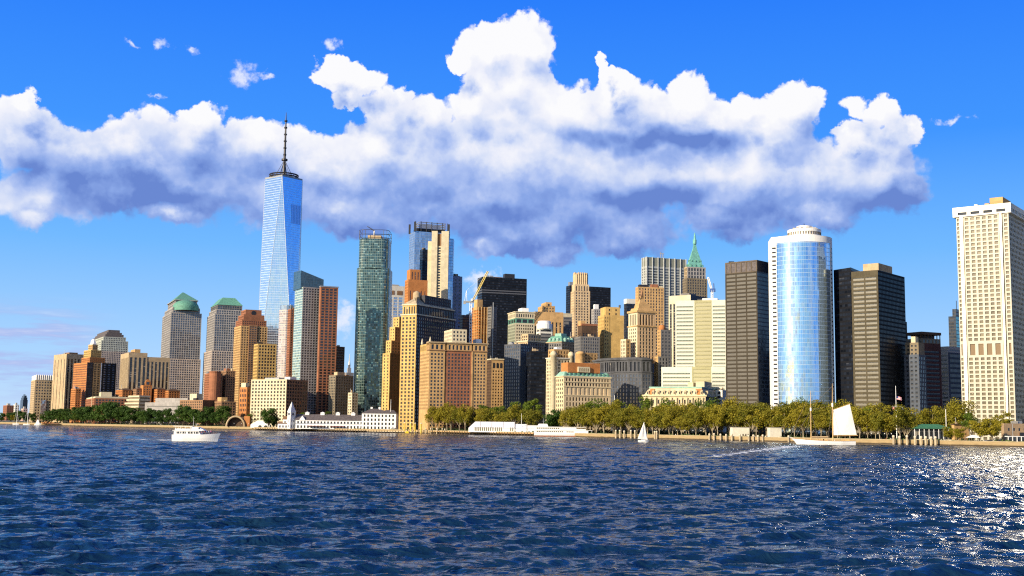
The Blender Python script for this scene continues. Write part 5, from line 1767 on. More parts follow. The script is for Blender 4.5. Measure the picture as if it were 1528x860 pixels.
# white jambs with slit windows
jw = W(None, 3.75, .78, .36, G_WIN, top=8, side=.3, name='slit_window', bot=4)
lx = (gx(1153.5, D_ + 9, 520), D_ + 10.5)
rx = (gx(1247.5, D_ + 6, 520), D_ + 12)
zt = zat(1200, 352, D_)
WJ = masonry('white_enamel_panel', (.80, .79, .75), .04)
b.tier([lx, (pl[0] - .05, pl[1] - .4), (pl[0] - .05, pl[1] + 26), (lx[0] + 3, lx[1] + 26)], GZ, zt, (jw,), 'white_jamb', WJ)
b.tier([(pr_[0] + .05, pr_[1] - .4), rx, (rx[0] - 1, rx[1] + 24), (pr_[0] + .05, pr_[1] + 24)], GZ, zt, (jw,), 'white_jamb', WJ)
# head band over the glass
hb = [tuple(p + nn_ * .35) for p in arc]
mb = MB(); mb.prism(hb + [(pr_[0], pr_[1] + 22), (pl[0], pl[1] + 22)], ztop, zt); b.add('head_band', mb, WJ)
mb = MB(); mb.prism([(pl[0] + .1, pl[1] + .5), (pr_[0] - .1, pr_[1] + .5), (pr_[0] - .1, pr_[1] + 23), (pl[0] + .1, pl[1] + 23)], GZ, ztop - .1); b.add('rear_core', mb, ST_GREY)
cd = (gx(1200, D_ + 10, 345), D_ + 10)
rd = (gx(1225, D_ + 10, 345) - gx(1176, D_ + 10, 345)) / 2
hd = zat(1200, 341.5, D_) - zt
mb = MB(); mb.lathe((*cd, zt - 1), [(rd, 0), (rd, 2), (rd - .5, 2.1), (rd - .5, 4.6), (rd, 4.7), (rd, hd + 1), (rd - 2, hd + 1.2), (rd * .45, hd + 1.6), (rd * .45, hd + 4.6), (.1, hd + 5)], 40); b.add('roof_drum', mb, WJ)
mb = MB()
for k in range(40):
    t = 2 * math.pi * k / 40; mb.box((cd[0] + (rd - .35) * math.cos(t), cd[1] + (rd - .35) * math.sin(t), zt + 1.1), (.7, .7, 2.5), t)
b.add('drum_colonnade', mb, ST_TAUPE)
mb = MB(); mb.tube([(*cd, zt + hd + 3), (*cd, zat(1200, 331, D_))], [.5, .25], 6); b.add('antenna', mb, MATS['dark_metal'])
for k in range(7):
    t = math.pi * (1.1 + .8 * k / 6)
    mb = MB(); mb.box((cd[0] + rd * .7 * math.cos(t), cd[1] + rd * .7 * math.sin(t), zt + hd), (2.0, 2.0, 1.8)); b.add('roof_unit', mb, MATS['concrete'])
b.finish()

# black slab with a lit banded end
D_ = 985
b, ft, z = tower('office_tower', 'dark office tower with one sunlit banded face between two black flanks', 1272, 1312, 1352, 403, D_, 40, masonry('ochre_grey_panel', (.082, .069, .043)),
                 W(11.5, 3.75, .94, .58, glass('amber_ribbon', (.022, .021, .02), blind=(.70, .58, .28), share=.22, pw=1.25, ph=9, bar=.18, barcol=(.09, .077, .045), spec=.9, spread=.6), top=5, side=1.0, name='window_band'), None, py=500,
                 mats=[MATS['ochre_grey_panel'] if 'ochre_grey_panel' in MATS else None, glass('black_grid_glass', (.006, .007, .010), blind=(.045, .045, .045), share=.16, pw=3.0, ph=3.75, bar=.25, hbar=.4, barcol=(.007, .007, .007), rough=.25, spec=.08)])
Lv = Vector(ft[0])
f2 = [(gx(1247.5, D_ + 30, 500), D_ + 34), (Lv.x - .1, Lv.y + .5), (Lv.x + 15, Lv.y + 24), (gx(1247.5, D_ + 30, 500) + 15, D_ + 60)]
mb = MB(); mb.prism(f2, GZ, zat(1260, 402.5, D_ + 30)); b.add('dark_wing', mb, MATS['black_glass'])
f3 = part_foot(ft, .40, .98, .05, .55)
mb = MB(); mb.prism(f3, z - 1, zat(1312, 392, D_)); b.add('roof_house', mb, ST_BEIGE)
b.finish()
b, ft, z = tower('office_block', 'narrow black block behind the right flank of the tower with a lit banded face', 1346, 1349, 1355, 480, 1090, 50, ST_BLACK); b.finish()

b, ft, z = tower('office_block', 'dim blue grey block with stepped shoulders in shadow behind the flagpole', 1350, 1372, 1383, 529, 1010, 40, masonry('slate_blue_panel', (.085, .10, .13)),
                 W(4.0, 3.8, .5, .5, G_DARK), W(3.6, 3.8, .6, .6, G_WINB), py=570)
b.tier(part_foot(ft, .05, .95, .1, .9), z - 1, zat(1365, 511, 1010), (W(4, 3.8, .5, .5, G_DARK), None), 'setback', ST_TAUPE)
roof_box(b, ft, .4, .2, .3, .4, zat(1365, 511, 1010) - .5, 6, ST_CREAM)
b.finish()
D_ = 1070
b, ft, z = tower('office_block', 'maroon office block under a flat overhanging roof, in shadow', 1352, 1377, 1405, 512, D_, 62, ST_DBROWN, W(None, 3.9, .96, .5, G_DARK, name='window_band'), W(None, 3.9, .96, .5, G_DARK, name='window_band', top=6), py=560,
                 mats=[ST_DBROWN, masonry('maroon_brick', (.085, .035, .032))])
z2 = zat(1390, 505, D_)
b.tier(ft, z + .02, z2, (W(3, None, .5, .6, G_DARK, top=.6), W(4.2, None, .6, .7, G_WIN, top=.6)), 'attic', ST_TAUPE)
mb = MB(); mb.prism(inset(ft, -.5), z2 + 3.5, z2 + 6, bottom=True); b.add('roof_canopy', mb, ST_DBROWN)
for t in np.linspace(.02, .98, 7):
    p = Vector(ft[1]).lerp(Vector(ft[2]), t); mb = MB(); mb.box((p.x, p.y + .6, z2 - .5), (.7, .7, 4.1)); b.add('roof_post', mb, ST_DBROWN)
for t in np.linspace(.1, .9, 4):
    p = Vector(ft[1]).lerp(Vector(ft[0]), t); mb = MB(); mb.box((p.x + .5, p.y, z2 - .5), (.7, .7, 4.1)); b.add('roof_post', mb, ST_DBROWN)
mb = MB(); mb.prism(inset(ft, 4), z2 - .5, z2 + 3.4); b.add('plant_room', mb, MATS['dark_metal'])
b.finish()
D_ = 1110
b, ft, z = tower('office_block', 'navy glass office block with pale floor bands left of the white gridded tower', 1404, 1416, 1450, 526, D_, 55, masonry('pale_grey_band', (.40, .40, .37)),
                 W(None, 3.9, .98, .5, G_BAND, name='window_band', top=1), W(None, 4.6, .99, .8, G_DARK, name='window_band', top=1), mats=[ST_GREY, masonry('navy_panel', (.05, .06, .085))], py=570)
b.tier(ft, z + .02, zat(1416, 517, D_), (None, W(None, None, .98, .3, G_BAND, name='window_band', top=1)), 'attic', ST_GREY)
b.finish()
D_ = 1300
b, ft, z = tower('office_tower', 'teal mirrored tower half hidden by the white gridded tower', 1416, 1427, 1450, 472, D_, 40, G_DARK, part='glass_facade', py=500,
                 mats=[G_DARK, glass('teal_mirror', (.14, .42, .40), share=0, rough=.08, metal=.7, pw=2.5, ph=4, bar=.1, hbar=.2, barcol=(.05, .12, .12))])
b.tier(part_foot(ft, .45, .95, .05, .7), z - 1, zat(1430, 461, D_), (), 'setback', G_DARK)
mb = MB(); p = part_foot(ft, .8, .95, .1, .3)[1]; mb.tube([(p[0] + 1, p[1] + 3, z), (p[0] + 1, p[1] + 3, zat(1437, 448, D_))], .35, 5); b.add('antenna', mb, MATS['dark_metal'])
b.finish()

# ------------------------------------------------------------------ white gridded tower at the right edge
D_ = 900
WGRID = masonry('white_grid_aluminium', (.43, .40, .315), .05, rough=.45, spec=.5)
GPANE = glass('bronze_pane', (.12, .10, .058), blind=(.46, .42, .29), share=.22, rough=.30, spec=.4, metal=.0, pw=9, ph=9, bar=0, wob=.02, spread=.35)
b, ft, z = tower('office_tower', 'huge white gridded tower cut by the right edge of the frame', 1432, 1511, 1548, 318, D_, 37, WGRID, None, W(4.4, 4.1, .55, .5, G_DARK, top=2), part='core_wall', py=480)
Lv, Cv = Vector(ft[0]), Vector(ft[1]); dL = (Cv - Lv).normalized(); nL = Vector((dL.y, -dL.x)); LL = (Cv - Lv).length
zA, zB = zat(1475, 530, D_), zat(1475, 508, D_)
ztp = z
gw = lambda bay: W(bay, 3.45, .64, .66, GPANE, top=.5, side=.25, depth=.9)
cols = ((0, .075, 4.0, .95), (.14, .82, 4.1, .95), (.89, 1.0, 3.4, .95))
for t0, t1, bay_, pr_ in cols:
    a_, c_ = Lv.lerp(Cv, t0) + nL * pr_, Lv.lerp(Cv, t1) + nL * pr_
    rect = [tuple(a_), tuple(c_), tuple(c_ - nL * (pr_ - .03)), tuple(a_ - nL * (pr_ - .03))]
    n0 = round((zA - GZ) / 4.1)
    b.tier(rect, GZ, zA, (gw(bay_),), 'grid_front', WGRID)
    b.tier(rect, zA + .02, zB, (W(6.1 if t1 - t0 > .3 else 3.2, None, .62, .86, basic('bronze_louvre', (.16, .10, .045), .6), top=1.0, side=.8, depth=.9, name='plant_opening'),), 'plant_storey', WGRID)
    b.tier(rect, zB + .02, ztp, (gw(bay_),), 'grid_front', WGRID)
for t0, t1 in ((.08, .132), (.838, .872)):
    a_, c_ = Lv.lerp(Cv, t0) + nL * 2.2, Lv.lerp(Cv, t1) + nL * 2.2
    mb = MB(); mb.prism([tuple(a_), tuple(c_), tuple(c_ - nL * 2.18), tuple(a_ - nL * 2.18)], GZ, ztp); b.add('white_pier', mb, basic('polished_white_aluminium', (.78, .74, .62), .36, spec=.8, metal=.55))
f2 = inset(ft, -2.2)
zc_ = zat(1475, 303, D_)
b.tier(f2, ztp, zc_, (W(9.5, None, .62, .42, G_WIN, top=3.0, side=2.5, depth=1.2, name='crown_opening'), W(4.5, None, .6, .5, G_WIN, top=3, side=2)), 'crown', basic('crown_aluminium', (.70, .69, .64), .45, spec=.6))
mb = MB(); mb.face([(p[0], p[1], ztp + .02) for p in reversed(f2)]); b.add('crown_soffit', mb, MATS['white_paint'])
roof_box(b, ft, .60, .1, .25, .3, zc_ - 1, 8, ST_TAN)
roof_box(b, ft, .30, .1, .06, .2, zc_ - 1, 4, MATS['white_paint'])
roof_box(b, ft, .50, .1, .08, .2, zc_ - 1, 4, ST_TAN)
b.finish()

# an unseen mirrored tower, added past the frame edge to throw sun onto the water
D_ = 815
b, ft, z = tower('office_tower', 'unseen mirrored glass tower added past the frame edge to throw sun onto the water', 1560, 1765, 1805, 170, D_, 38, glass('glare_mirror_glass', (.70, .74, .78), share=0, rough=.17, metal=.95, pw=1.9, ph=3.8, bar=.10, hbar=.22, barcol=(.10, .11, .12), wob=.11, spread=.25, warp=.04), part='glass_facade', py=480)
b.finish()

# ------------------------------------------------------------------ low buildings along the left waterfront
D_ = 1690
b, ft, z = tower('apartment_block', 'long low cream and red brick block behind the dark trees on the left', 127, 140, 205, 594, D_, 66, ST_RED, W(4, 3.6, .5, .5, G_WIN), W(4.5, 3.6, .6, .55, G_WIN, side=1.5), py=610)
f2 = [p for p in inset(ft, 1.2)]
b.tier(f2, z - .5, zat(165, 592, D_), (), 'attic', ST_CREAM)
b.tier(inset(ft, 1.0), zat(165, 602, D_), z + 2, (), 'cream_storeys', ST_CREAM) if False else None
b.finish()
b, ft, z = tower('apartment_block', 'cream slab storey with small square windows above the long red brick block', 133, 137, 200, 592, 1725, 68, ST_CREAM, None, W(9, 5, .25, .35, G_WIN, side=3), py=600)
roof_box(b, ft, .2, .22, .6, .26, z - .5, 8, ST_CREAM)
b.finish()
# stepped white louvred museum
D_ = 1640
b = Bld('museum', 'cream stepped building of stacked overhanging louvres, wider towards its base', 'museum', (gx(204, D_, 605), D_ + 16, GZ))
nst = 6
ztm, zbm = zat(205, 590, D_), zat(205, 622, D_)
for k in range(nst):
    f_ = k / nst
    ft = foot(186 + 9 * f_ - 6 * (1 - f_), 207 + 1 * f_, 224 - 2 * f_, D_ + 2 * k, 48, 605)
    z0_ = zbm + (ztm - zbm) * f_; z1_ = zbm + (ztm - zbm) * (k + 1) / nst
    if k == 0: z0_ = GZ
    mb = MB(); mb.prism(ft, z0_, z1_ - 2.4); b.add('recess', mb, ST_TAUPE)
    mb = MB(); mb.prism(inset(ft, -1.2), z1_ - 2.4, z1_, bottom=True); b.add('louvre_tier', mb, ST_CREAM)
b.finish()
D_ = 1600
b, ft, z = tower('museum', 'long low pale grey building with dark ribbon slots behind the dark trees', 216, 280, 306, 601, D_, 24, ST_PINKG, W(None, 6.0, .9, .25, G_BAND, name='window_band', top=2.5), W(None, 5, .9, .35, G_BAND, name='window_band', top=2), mats=[ST_GREY, ST_DGREY], py=610)
f2 = part_foot(ft, .2, .95, .1, .9); b.tier(f2, z - .9, zat(260, 594, D_), (), 'upper_storey', ST_GREY); b.finish()
# brick houses
for (lab, x0, xc, x1, yt_, D2_) in (('small orange brick house with balconies left of the gabled house', 172, 182, 196, 582, 1745), ('brown brick house between two gables on the left', 196, 203, 214, 581, 1740),
                                    ('orange brick house with arched bay right of the gabled house', 223, 234, 247, 581, 1735), ('dark flat roofed block beside the orange arched brick house', 246, 251, 268, 583, 1730)):
    b, ft, z = tower('brick_house', lab, x0, xc, x1, yt_, D2_, 56, ST_ORANGE if 'orange' in lab else ST_BROWN if 'brown' in lab else ST_DGREY, W(4, 3.4, .5, .5, G_WIN), W(4, 3.4, .5, .5, G_WIN), py=595)
    mb = MB(); mb.frustum(inset(ft, -.5), inset(ft, 5), z, z + 2.6); b.add('roof', mb, ST_DBROWN); b.finish()
b, ft, z = tower('brick_house', 'tan house with a tall rounded gable pierced by a dark square window', 209, 213, 226, 575, 1738, 62, ST_ORANGE, None, W(4, 3.4, .4, .5, G_WIN), py=590)
Cv, Rv = Vector(ft[1]), Vector(ft[2]); 
mb = MB()
t0, t1 = .22, .82
a_, c_ = Cv.lerp(Rv, t0), Cv.lerp(Rv, t1); m_ = (a_ + c_) / 2; hw = (c_ - a_).length / 2; uu = (c_ - a_).normalized(); nn_ = Vector((uu.y, -uu.x))
zg = zat(218, 566, 1738)
prof = [(-hw, z - 1), (hw, z - 1), (hw, zg - 4), (hw * .5, zg - 1), (0, zg), (-hw * .5, zg - 1), (-hw, zg - 4)]
fr = [(m_.x + uu.x * x + nn_.x * .3, m_.y + uu.y * x + nn_.y * .3, zz) for x, zz in prof]
bk = [(m_.x + uu.x * x - nn_.x * 3, m_.y + uu.y * x - nn_.y * 3, zz) for x, zz in prof]
mb.face(fr); mb.face(list(reversed(bk)))
for i in range(len(prof)):
    j = (i + 1) % len(prof); mb.face([fr[j], fr[i], bk[i], bk[j]])
gb = b.add('gable', mb, ST_ORANGE)
mb = MB(); pane(mb, (m_.x + nn_.x * .4, m_.y + nn_.y * .4, zg - 6), math.atan2(uu.y, uu.x), 4.0, 4.0); mb.build('window', G_WIN, gb)
b.finish()
# brown brick stepped blocks
D_ = 1640
b, ft, z = tower('apartment_block', 'brown brick block with a round corner bay in front of the granite towers', 304, 312, 331, 557, D_, 62, ST_BROWN, W(3.3, 3.3, .45, .5, G_WIN), W(3.3, 3.3, .45, .5, G_WIN), mats=[ST_RED, ST_BROWN], py=590)
mb = MB(); mb.lathe((ft[1][0] + 6, ft[1][1] + 5, GZ), [(8, 0), (8, z - GZ + 1), (8.5, z - GZ + 1.2), (8.5, z - GZ + 2.5), (.2, z - GZ + 3)], 18); b.add('round_bay', mb, ST_RED); b.finish()
b, ft, z = tower('apartment_block', 'taller brown brick block squeezed between round bay block and tan tower', 328, 336, 350, 553, 1655, 60, ST_BROWN, W(3.3, 3.3, .45, .5, G_WIN), W(3.3, 3.3, .45, .5, G_WIN), py=590)
roof_box(b, ft, .2, .2, .4, .4, z - .5, 4, ST_RED); b.finish()
D_ = 1560
b, ft, z = tower('apartment_block', 'low orange and brown brick block with a white roof house right of the grey museum', 268, 302, 320, 597, D_, 40, ST_ORANGE, W(4, 3.4, .45, .5, G_WIN), W(4, 3.4, .45, .5, G_WIN), mats=[ST_BROWN, ST_DBROWN], py=610)
roof_box(b, ft, .3, .25, .3, .5, z - .5, 9, ST_CREAM); b.finish()
b, ft, z = tower('apartment_block', 'low brown brick block with stacked bay windows above the promenade trees', 318, 330, 352, 599, 1545, 60, ST_BROWN, W(4, 3.4, .45, .5, G_WIN), W(3.6, 3.4, .6, .55, G_WIN), py=612)
roof_box(b, ft, .3, .1, .5, .4, z - .5, 6, ST_TAN); b.finish()
D_ = 1470
b, ft, z = tower('apartment_block', 'bright orange brick stair tower left of the low cream apartment block', 357, 368, 377, 578, D_, 45, ST_ORANGE, W(4, 6, .5, .5, G_WIN), W(4, 6, .4, .5, G_WIN), py=600)
roof_box(b, ft, .1, .1, .6, .6, z - .5, 6, ST_CREAM); b.finish()
# brick arch pavilion
D_ = 1420
ap = empty('arch_pavilion', (gx(352, D_, 632), D_ + 4, GZ), 'red brick pavilion with a broad cream arch on the promenade', 'pavilion')
x0, x1 = gx(338, D_, 632), gx(365, D_, 632); cx_, hw = (x0 + x1) / 2, (x1 - x0) / 2
hA = zat(350, 621, D_) - GZ
mb = MB(); arcp = [(cx_ + hw * math.cos(t), D_, GZ + 1 + (hA - 1.5) * math.sin(t)) for t in np.linspace(math.pi, 0, 17)]
mb.tube(arcp, 1.15, 8); mb.build('arch_ring', ST_BEIGE, ap)
mb = MB(); mb.prism([(x1 - 1, D_ + 1.2), (gx(372, D_, 632), D_ + 1.2), (gx(372, D_, 632), D_ + 9), (x1 - 1, D_ + 9)], GZ, GZ + hA); mb.build('brick_wing', ST_ORANGE, ap)
mb = MB()
mb.prism([(x0, D_ + 6), (x1 - 1.2, D_ + 6), (x1 - 1.2, D_ + 9), (x0, D_ + 9)], GZ, GZ + hA * .93); mb.build('back_wall', ST_DBROWN, ap)
mb = MB()
for i in range(16):
    p, q = arcp[i], arcp[i + 1]; mb.face([(p[0], p[1] + .3, p[2]), (q[0], q[1] + .3, q[2]), (q[0], q[1] + 8, q[2]), (p[0], p[1] + 8, p[2])])
mb.build('vault', ST_RED, ap)


# ------------------------------------------------------------------ land, sea wall, promenade
def sp(px, off=0.0):
    """a point on the shore line, off metres inland"""
    D = shore(px) + off
    return (gx(px, D, 640), D)


LANDM = basic('park_ground', (0.10, 0.095, 0.055), .95, var=.35)
mb = MB()
front = [sp(p) for p, _ in SHORE]
outline = front + [(2500, 1400), (6000, 9000), (-9000, 9000), (-3500, 3600)]
mb.face([(x, y, GZ) for x, y in outline])
land = mb.build('ground', LANDM); land['kind'] = 'structure'
mb = MB()
inner = [sp(p, 16) for p, _ in SHORE]
for i in range(len(front) - 1):
    mb.face([(*front[i], GZ + .03), (*front[i + 1], GZ + .03), (*inner[i + 1], GZ + .03), (*inner[i], GZ + .03)])
pr_ob = mb.build('promenade', basic('promenade_paving', (0.27, 0.23, 0.17), .9, var=.2)); pr_ob['kind'] = 'structure'
# sea wall
wallm = bpy.data.materials.new('seawall_stone'); wallm.use_nodes = True
n_ = NT(wallm.node_tree); bs_ = wallm.node_tree.nodes['Principled BSDF']; bs_.inputs['Roughness'].default_value = .9
ps_ = n_.n('ShaderNodeNewGeometry').outputs['Position']; zz_ = n_.xyz(ps_)[2]
nz_ = n_.noise(n_.vec('MULTIPLY', ps_, (.25, .25, 1.2)), 1.0, 5.0, .6)
wet = n_.step(n_.math('ADD', zz_, n_.math('MULTIPLY', nz_, .9)), .9, 1.7)
n_.put(bs_.inputs['Base Color'], n_.mix(wet, rgb(.055, .038, .020), n_.mix(nz_, rgb(.22, .155, .075), rgb(.42, .31, .16))))
sw = empty('seawall', (*sp(700), 0), 'long tan stone sea wall with a dark wet foot along the whole shore', 'wall')
mb = MB()
for i in range(len(front) - 1):
    p, q = Vector(front[i]), Vector(front[i + 1])
    mb.wall(p, q, -2, GZ + .5)
mb.build('wall_face', wallm, sw)
mb = MB()
for i in range(len(front) - 1):
    p, q = Vector(front[i]), Vector(front[i + 1]); d = (q - p).normalized(); n2 = Vector((d.y, -d.x))
    mb.prism([tuple(p + n2 * .15), tuple(q + n2 * .15), tuple(q - n2 * .9), tuple(p - n2 * .9)], GZ + .45, GZ + .85, bottom=True)
mb.build('coping', basic('coping_stone', (.40, .32, .20), .9, var=.2), sw)
mb = MB(); 
for i in range(len(front) - 1):
    p, q = Vector(inner[i]), Vector(inner[i + 1])
    nseg = max(1, int((q - p).length / 3))
    for k in range(nseg):
        a_, c_ = p.lerp(q, k / nseg), p.lerp(q, (k + 1) / nseg)
        h_ = random.uniform(.5, 1.6)
        for s_ in range(5):
            c0 = a_.lerp(c_, random.random()); r_ = random.uniform(.5, 1.3)
            mb.box((c0.x, c0.y + random.uniform(-1, 2), GZ + random.uniform(0, h_ * .5)), (r_, r_, h_ * random.uniform(.4, .8)), random.random() * 3)
hedge = mb.build('shrub_border', basic('shrub_green', (.055, .085, .018), .9, var=.5)); hedge['kind'] = 'stuff'

# dark leaf faces in one mass, added for the shade below the trees
def shade_undergrowth(name, px0, px1, offs, per, hmax, mat):
    rng = np.random.default_rng(17)
    V = []
    n = int((px1 - px0) * per)
    for k in range(n):
        px = rng.uniform(px0, px1); off = rng.uniform(*offs)
        D = shore(px) + off
        c = np.array([gx(px, D, 640), D, GZ])
        h = hmax * rng.uniform(.45, 1.0)
        m_ = 34
        d = rng.normal(size=(m_, 3)); d /= np.linalg.norm(d, axis=1)[:, None]; d[:, 2] = np.abs(d[:, 2])
        p = c + d * np.array([2.6, 2.6, h]) * rng.uniform(.6, 1.0, m_)[:, None]
        a = rng.normal(size=(m_, 3)); a /= np.linalg.norm(a, axis=1)[:, None]
        b = np.cross(d, a)
        s_ = .55
        V.append(np.stack([p - a * s_, p + b * s_, p + a * s_, p - b * s_], 1).reshape(-1, 3))
    V = np.vstack(V)
    me = bpy.data.meshes.new(name)
    me.from_pydata(V.tolist(), [], [(4 * i, 4 * i + 1, 4 * i + 2, 4 * i + 3) for i in range(len(V) // 4)])
    me.materials.append(mat)
    o = bpy.data.objects.new(name, me); COL.objects.link(o); o['kind'] = 'stuff'


shade_undergrowth('shade_undergrowth', 640, 1450, (44, 120), 1.5, 5.5, basic('shade_undergrowth_leaf', (.018, .035, .008), .9, var=.4))
shade_undergrowth('shade_undergrowth', 50, 340, (30, 48), .9, 3.5, MATS['shade_undergrowth_leaf'])

# low docks at the far left and centre
def dock(name, label, px0, px1, off0, off1, zt=1.9, mat=None):
    e = empty(name, (*sp((px0 + px1) / 2, off0), 0), label, 'dock')
    a, c_ = Vector(sp(px0, off0)), Vector(sp(px1, off0)); a2, c2 = Vector(sp(px0, off1)), Vector(sp(px1, off1))
    mb = MB(); mb.prism([tuple(a), tuple(c_), tuple(c2), tuple(a2)], zt - .5, zt, bottom=True); mb.build('deck', mat or basic('weathered_planks', (.36, .28, .18), .9, var=.3), e)
    nn = max(3, int((c_ - a).length / 4))
    for k in range(nn):
        p = a.lerp(c_, (k + .5) / nn)
        mb = MB(); mb.tube([(p.x, p.y - .3, -2.5), (p.x, p.y - .3, zt + .7)], .32, 7); mb.build('pile', basic('wet_timber', (.075, .055, .035), .9, var=.4), e)
    return e


dock('timber_dock', 'low timber dock with dark piles before the white clock tower pier house', 380, 545, -16, .5, 2.1)
dock('floating_dock', 'short pale floating dock right of the pier house', 536, 622, -10, .5, 1.5, basic('pale_planks', (.55, .45, .30), .9, var=.2))
dock('barge', 'rusty low barge moored at the far left shore', 62, 88, -14, -1, 3.2, basic('rust', (.26, .10, .045), .9, var=.4))
dock('floating_dock', 'dark low float with scattered gear left of the dark trees', 104, 118, -8, .5, 1.2)

# ------------------------------------------------------------------ pier house with clock tower
PW_ = masonry('white_clapboard', (.78, .78, .77), .05)
SLATE = MATS['slate_roof']
D_ = 1300
ph = Bld('pier_house', 'long white two storey pier house with a pointed clock tower and grey roofs', 'pier house', (gx(500, D_, 640), D_ + 8, GZ))
x = lambda p: gx(p, D_, 630)
zg = GZ
zE, zR = zat(480, 627, D_), zat(480, 618.5, D_)
def hall(x0, x1, y0, y1, ze, zr, axis='x', wf=None, wl=None, name='hall', roof=SLATE, gab=PW_):
    ph.tier([(x0, y0), (x1, y0), (x1, y1), (x0, y1)], zg, ze, (wf, None, None, wl), name, PW_, lip=.05)
    ov = .6
    mb = MB()
    ym = (y0 + y1) / 2
    mb.face([(x0 - ov, y0 - ov, ze - .2), (x1 + ov, y0 - ov, ze - .2), (x1 + ov, ym, zr), (x0 - ov, ym, zr)])
    mb.face([(x1 + ov, y1 + ov, ze - .2), (x0 - ov, y1 + ov, ze - .2), (x0 - ov, ym, zr), (x1 + ov, ym, zr)])
    mb.face([(x0 + .02, y1, ze), (x0 + .02, y0, ze), (x0 + .02, ym, zr - .2)])
    mb.face([(x1 - .02, y0, ze), (x1 - .02, y1, ze), (x1 - .02, ym, zr - .2)])
    mb.build('pitched_roof', roof, ph.e)
arcw = W(3.6, 4.6, .45, .55, G_WIN, top=.6, side=1.0)
hall(x(441), x(548), D_, D_ + 20, zE, zR, wf=arcw)
mb = MB(); mb.prism([(x(441) - .3, D_ - .35), (x(548), D_ - .35), (x(548), D_ + .1), (x(441) - .3, D_ + .1)], zat(480, 632.6, D_), zat(480, 632, D_), bottom=True); mb.build('string_course', basic('blue_grey_trim', (.20, .25, .34), .7), ph.e)
for k in range(4):       # roof ventilators
    px = 456 + 23 * k
    mb = MB(); mb.box((x(px), D_ + 10, zR - .8), (4.5, 3, 2.4)); mb.frustum([(x(px) - 2.8, D_ + 8), (x(px) + 2.8, D_ + 8), (x(px) + 2.8, D_ + 12), (x(px) - 2.8, D_ + 12)], [(x(px) - .3, D_ + 9.5), (x(px) + .3, D_ + 9.5), (x(px) + .3, D_ + 10.5), (x(px) - .3, D_ + 10.5)], zR + 1.6, zR + 2.8); mb.build('roof_ventilator', PW_, ph.e)
# front gable near the tower
g0, g1 = x(447), x(455)
mb = MB(); gm = (g0 + g1) / 2
mb.face([(g0, D_ - .5, zE - .5), (g1, D_ - .5, zE - .5), (g1, D_ - .5, zE + .5), (gm, D_ - .5, zE + 4.4), (g0, D_ - .5, zE + .5)])
mb.face([(g0, D_ - .5, zE + .5), (gm, D_ - .5, zE + 4.4), (gm, D_ + 8, zE + 4.4), (g0, D_ + 8, zE + .5)]); mb.face([(gm, D_ - .5, zE + 4.4), (g1, D_ - .5, zE + .5), (g1, D_ + 8, zE + .5), (gm, D_ + 8, zE + 4.4)])
mb.build('front_gable', PW_, ph.e)
# west annex and tower
hall(x(414), x(430), D_ + 2, D_ + 16, zat(420, 632, D_), zat(420, 629, D_), wf=W(4, 4, .4, .5, G_WIN), name='west_annex', roof=ST_BROWN)
hall(x(421), x(432), D_ + 4, D_ + 16, zat(425, 625.5, D_), zat(425, 621, D_), wf=W(3.5, 4, .4, .5, G_WIN), name='west_annex', roof=ST_BROWN)
tf = foot(429, 433.5, 441, D_ - 2, 30, 620)
zT = zat(434, 615, D_)
ph.tier(tf, zg, zT, (W(3.5, 6, .3, .4, G_WIN), W(3.5, 6, .3, .4, G_WIN)), 'clock_tower', PW_, lip=.05)
tcx, tcy = sum(p[0] for p in tf) / 4, sum(p[1] for p in tf) / 4
mb = MB(); mb.frustum(inset(tf, -.4), [(tcx + (p[0] - tcx) * .03, tcy + (p[1] - tcy) * .03) for p in tf], zT, zat(436, 599.5, D_)); sr = mb.build('spire_roof', basic('pale_spire_shingle', (.62, .64, .66), .7, var=.1), ph.e)
for (p_, q_) in ((0, 1), (1, 2)):
    m_ = (Vector(tf[p_]) + Vector(tf[q_])) / 2; d_ = (Vector(tf[q_]) - Vector(tf[p_])).normalized(); nv = Vector((d_.y, -d_.x))
    mb = MB(); o_ = m_ + nv * .15
    mb.face([(o_.x + d_.x * 1.5 * math.cos(t), o_.y + d_.y * 1.5 * math.cos(t), zT - 2.2 + 1.5 * math.sin(t)) for t in np.linspace(0, 2 * math.pi, 15)[:-1]])
    mb.build('clock_face', basic('clock_dial', (.06, .07, .10), .5), ph.e)
# east block, three storeys
eb = [(x(540), D_ - 2), (x(591), D_ - 2), (x(591), D_ + 24), (x(540), D_ + 24)]
zE2 = zat(565, 617, D_)
ph.tier(eb, zg, zE2, (W(3.8, 4.2, .42, .55, G_WIN, side=1.2, top=.6), None, None, W(3.8, 4.2, .42, .55, G_WIN)), 'east_block', PW_, lip=.05)
mb = MB(); mb.frustum(inset(eb[:], -.8), [(x(552), D_ + 10), (x(560), D_ + 10), (x(560), D_ + 12), (x(552), D_ + 12)], zE2, zat(556, 610, D_)); mb.build('hipped_roof', SLATE, ph.e)
mb = MB(); mb.frustum([(x(568), D_ - 2.6), (x(591.5), D_ - 2.6), (x(591.5), D_ + 24.5), (x(568), D_ + 24.5)], [(x(574), D_ + 9), (x(586), D_ + 9), (x(586), D_ + 12), (x(574), D_ + 12)], zE2 + .05, zat(580, 612, D_)); mb.build('hipped_roof', SLATE, ph.e)
mb = MB(); mb.box((x(556), D_ + 6, zE2), (11, 1.2, 2.6)); mb.build('dormer_row', PW_, ph.e)
for k in range(2):
    mb = MB(); px = 552 + 12 * k; mb.box((x(px), D_ + 13, zat(560, 612, D_)), (2.2, 2.2, 3.4)); mb.build('roof_ventilator', PW_, ph.e)
mb = MB(); mb.tube([(x(582), D_ + 4, zE2), (x(582), D_ + 4, zat(582, 596, D_))], [.3, .15], 6); mb.build('flagstaff', MATS['white_paint'], ph.e)
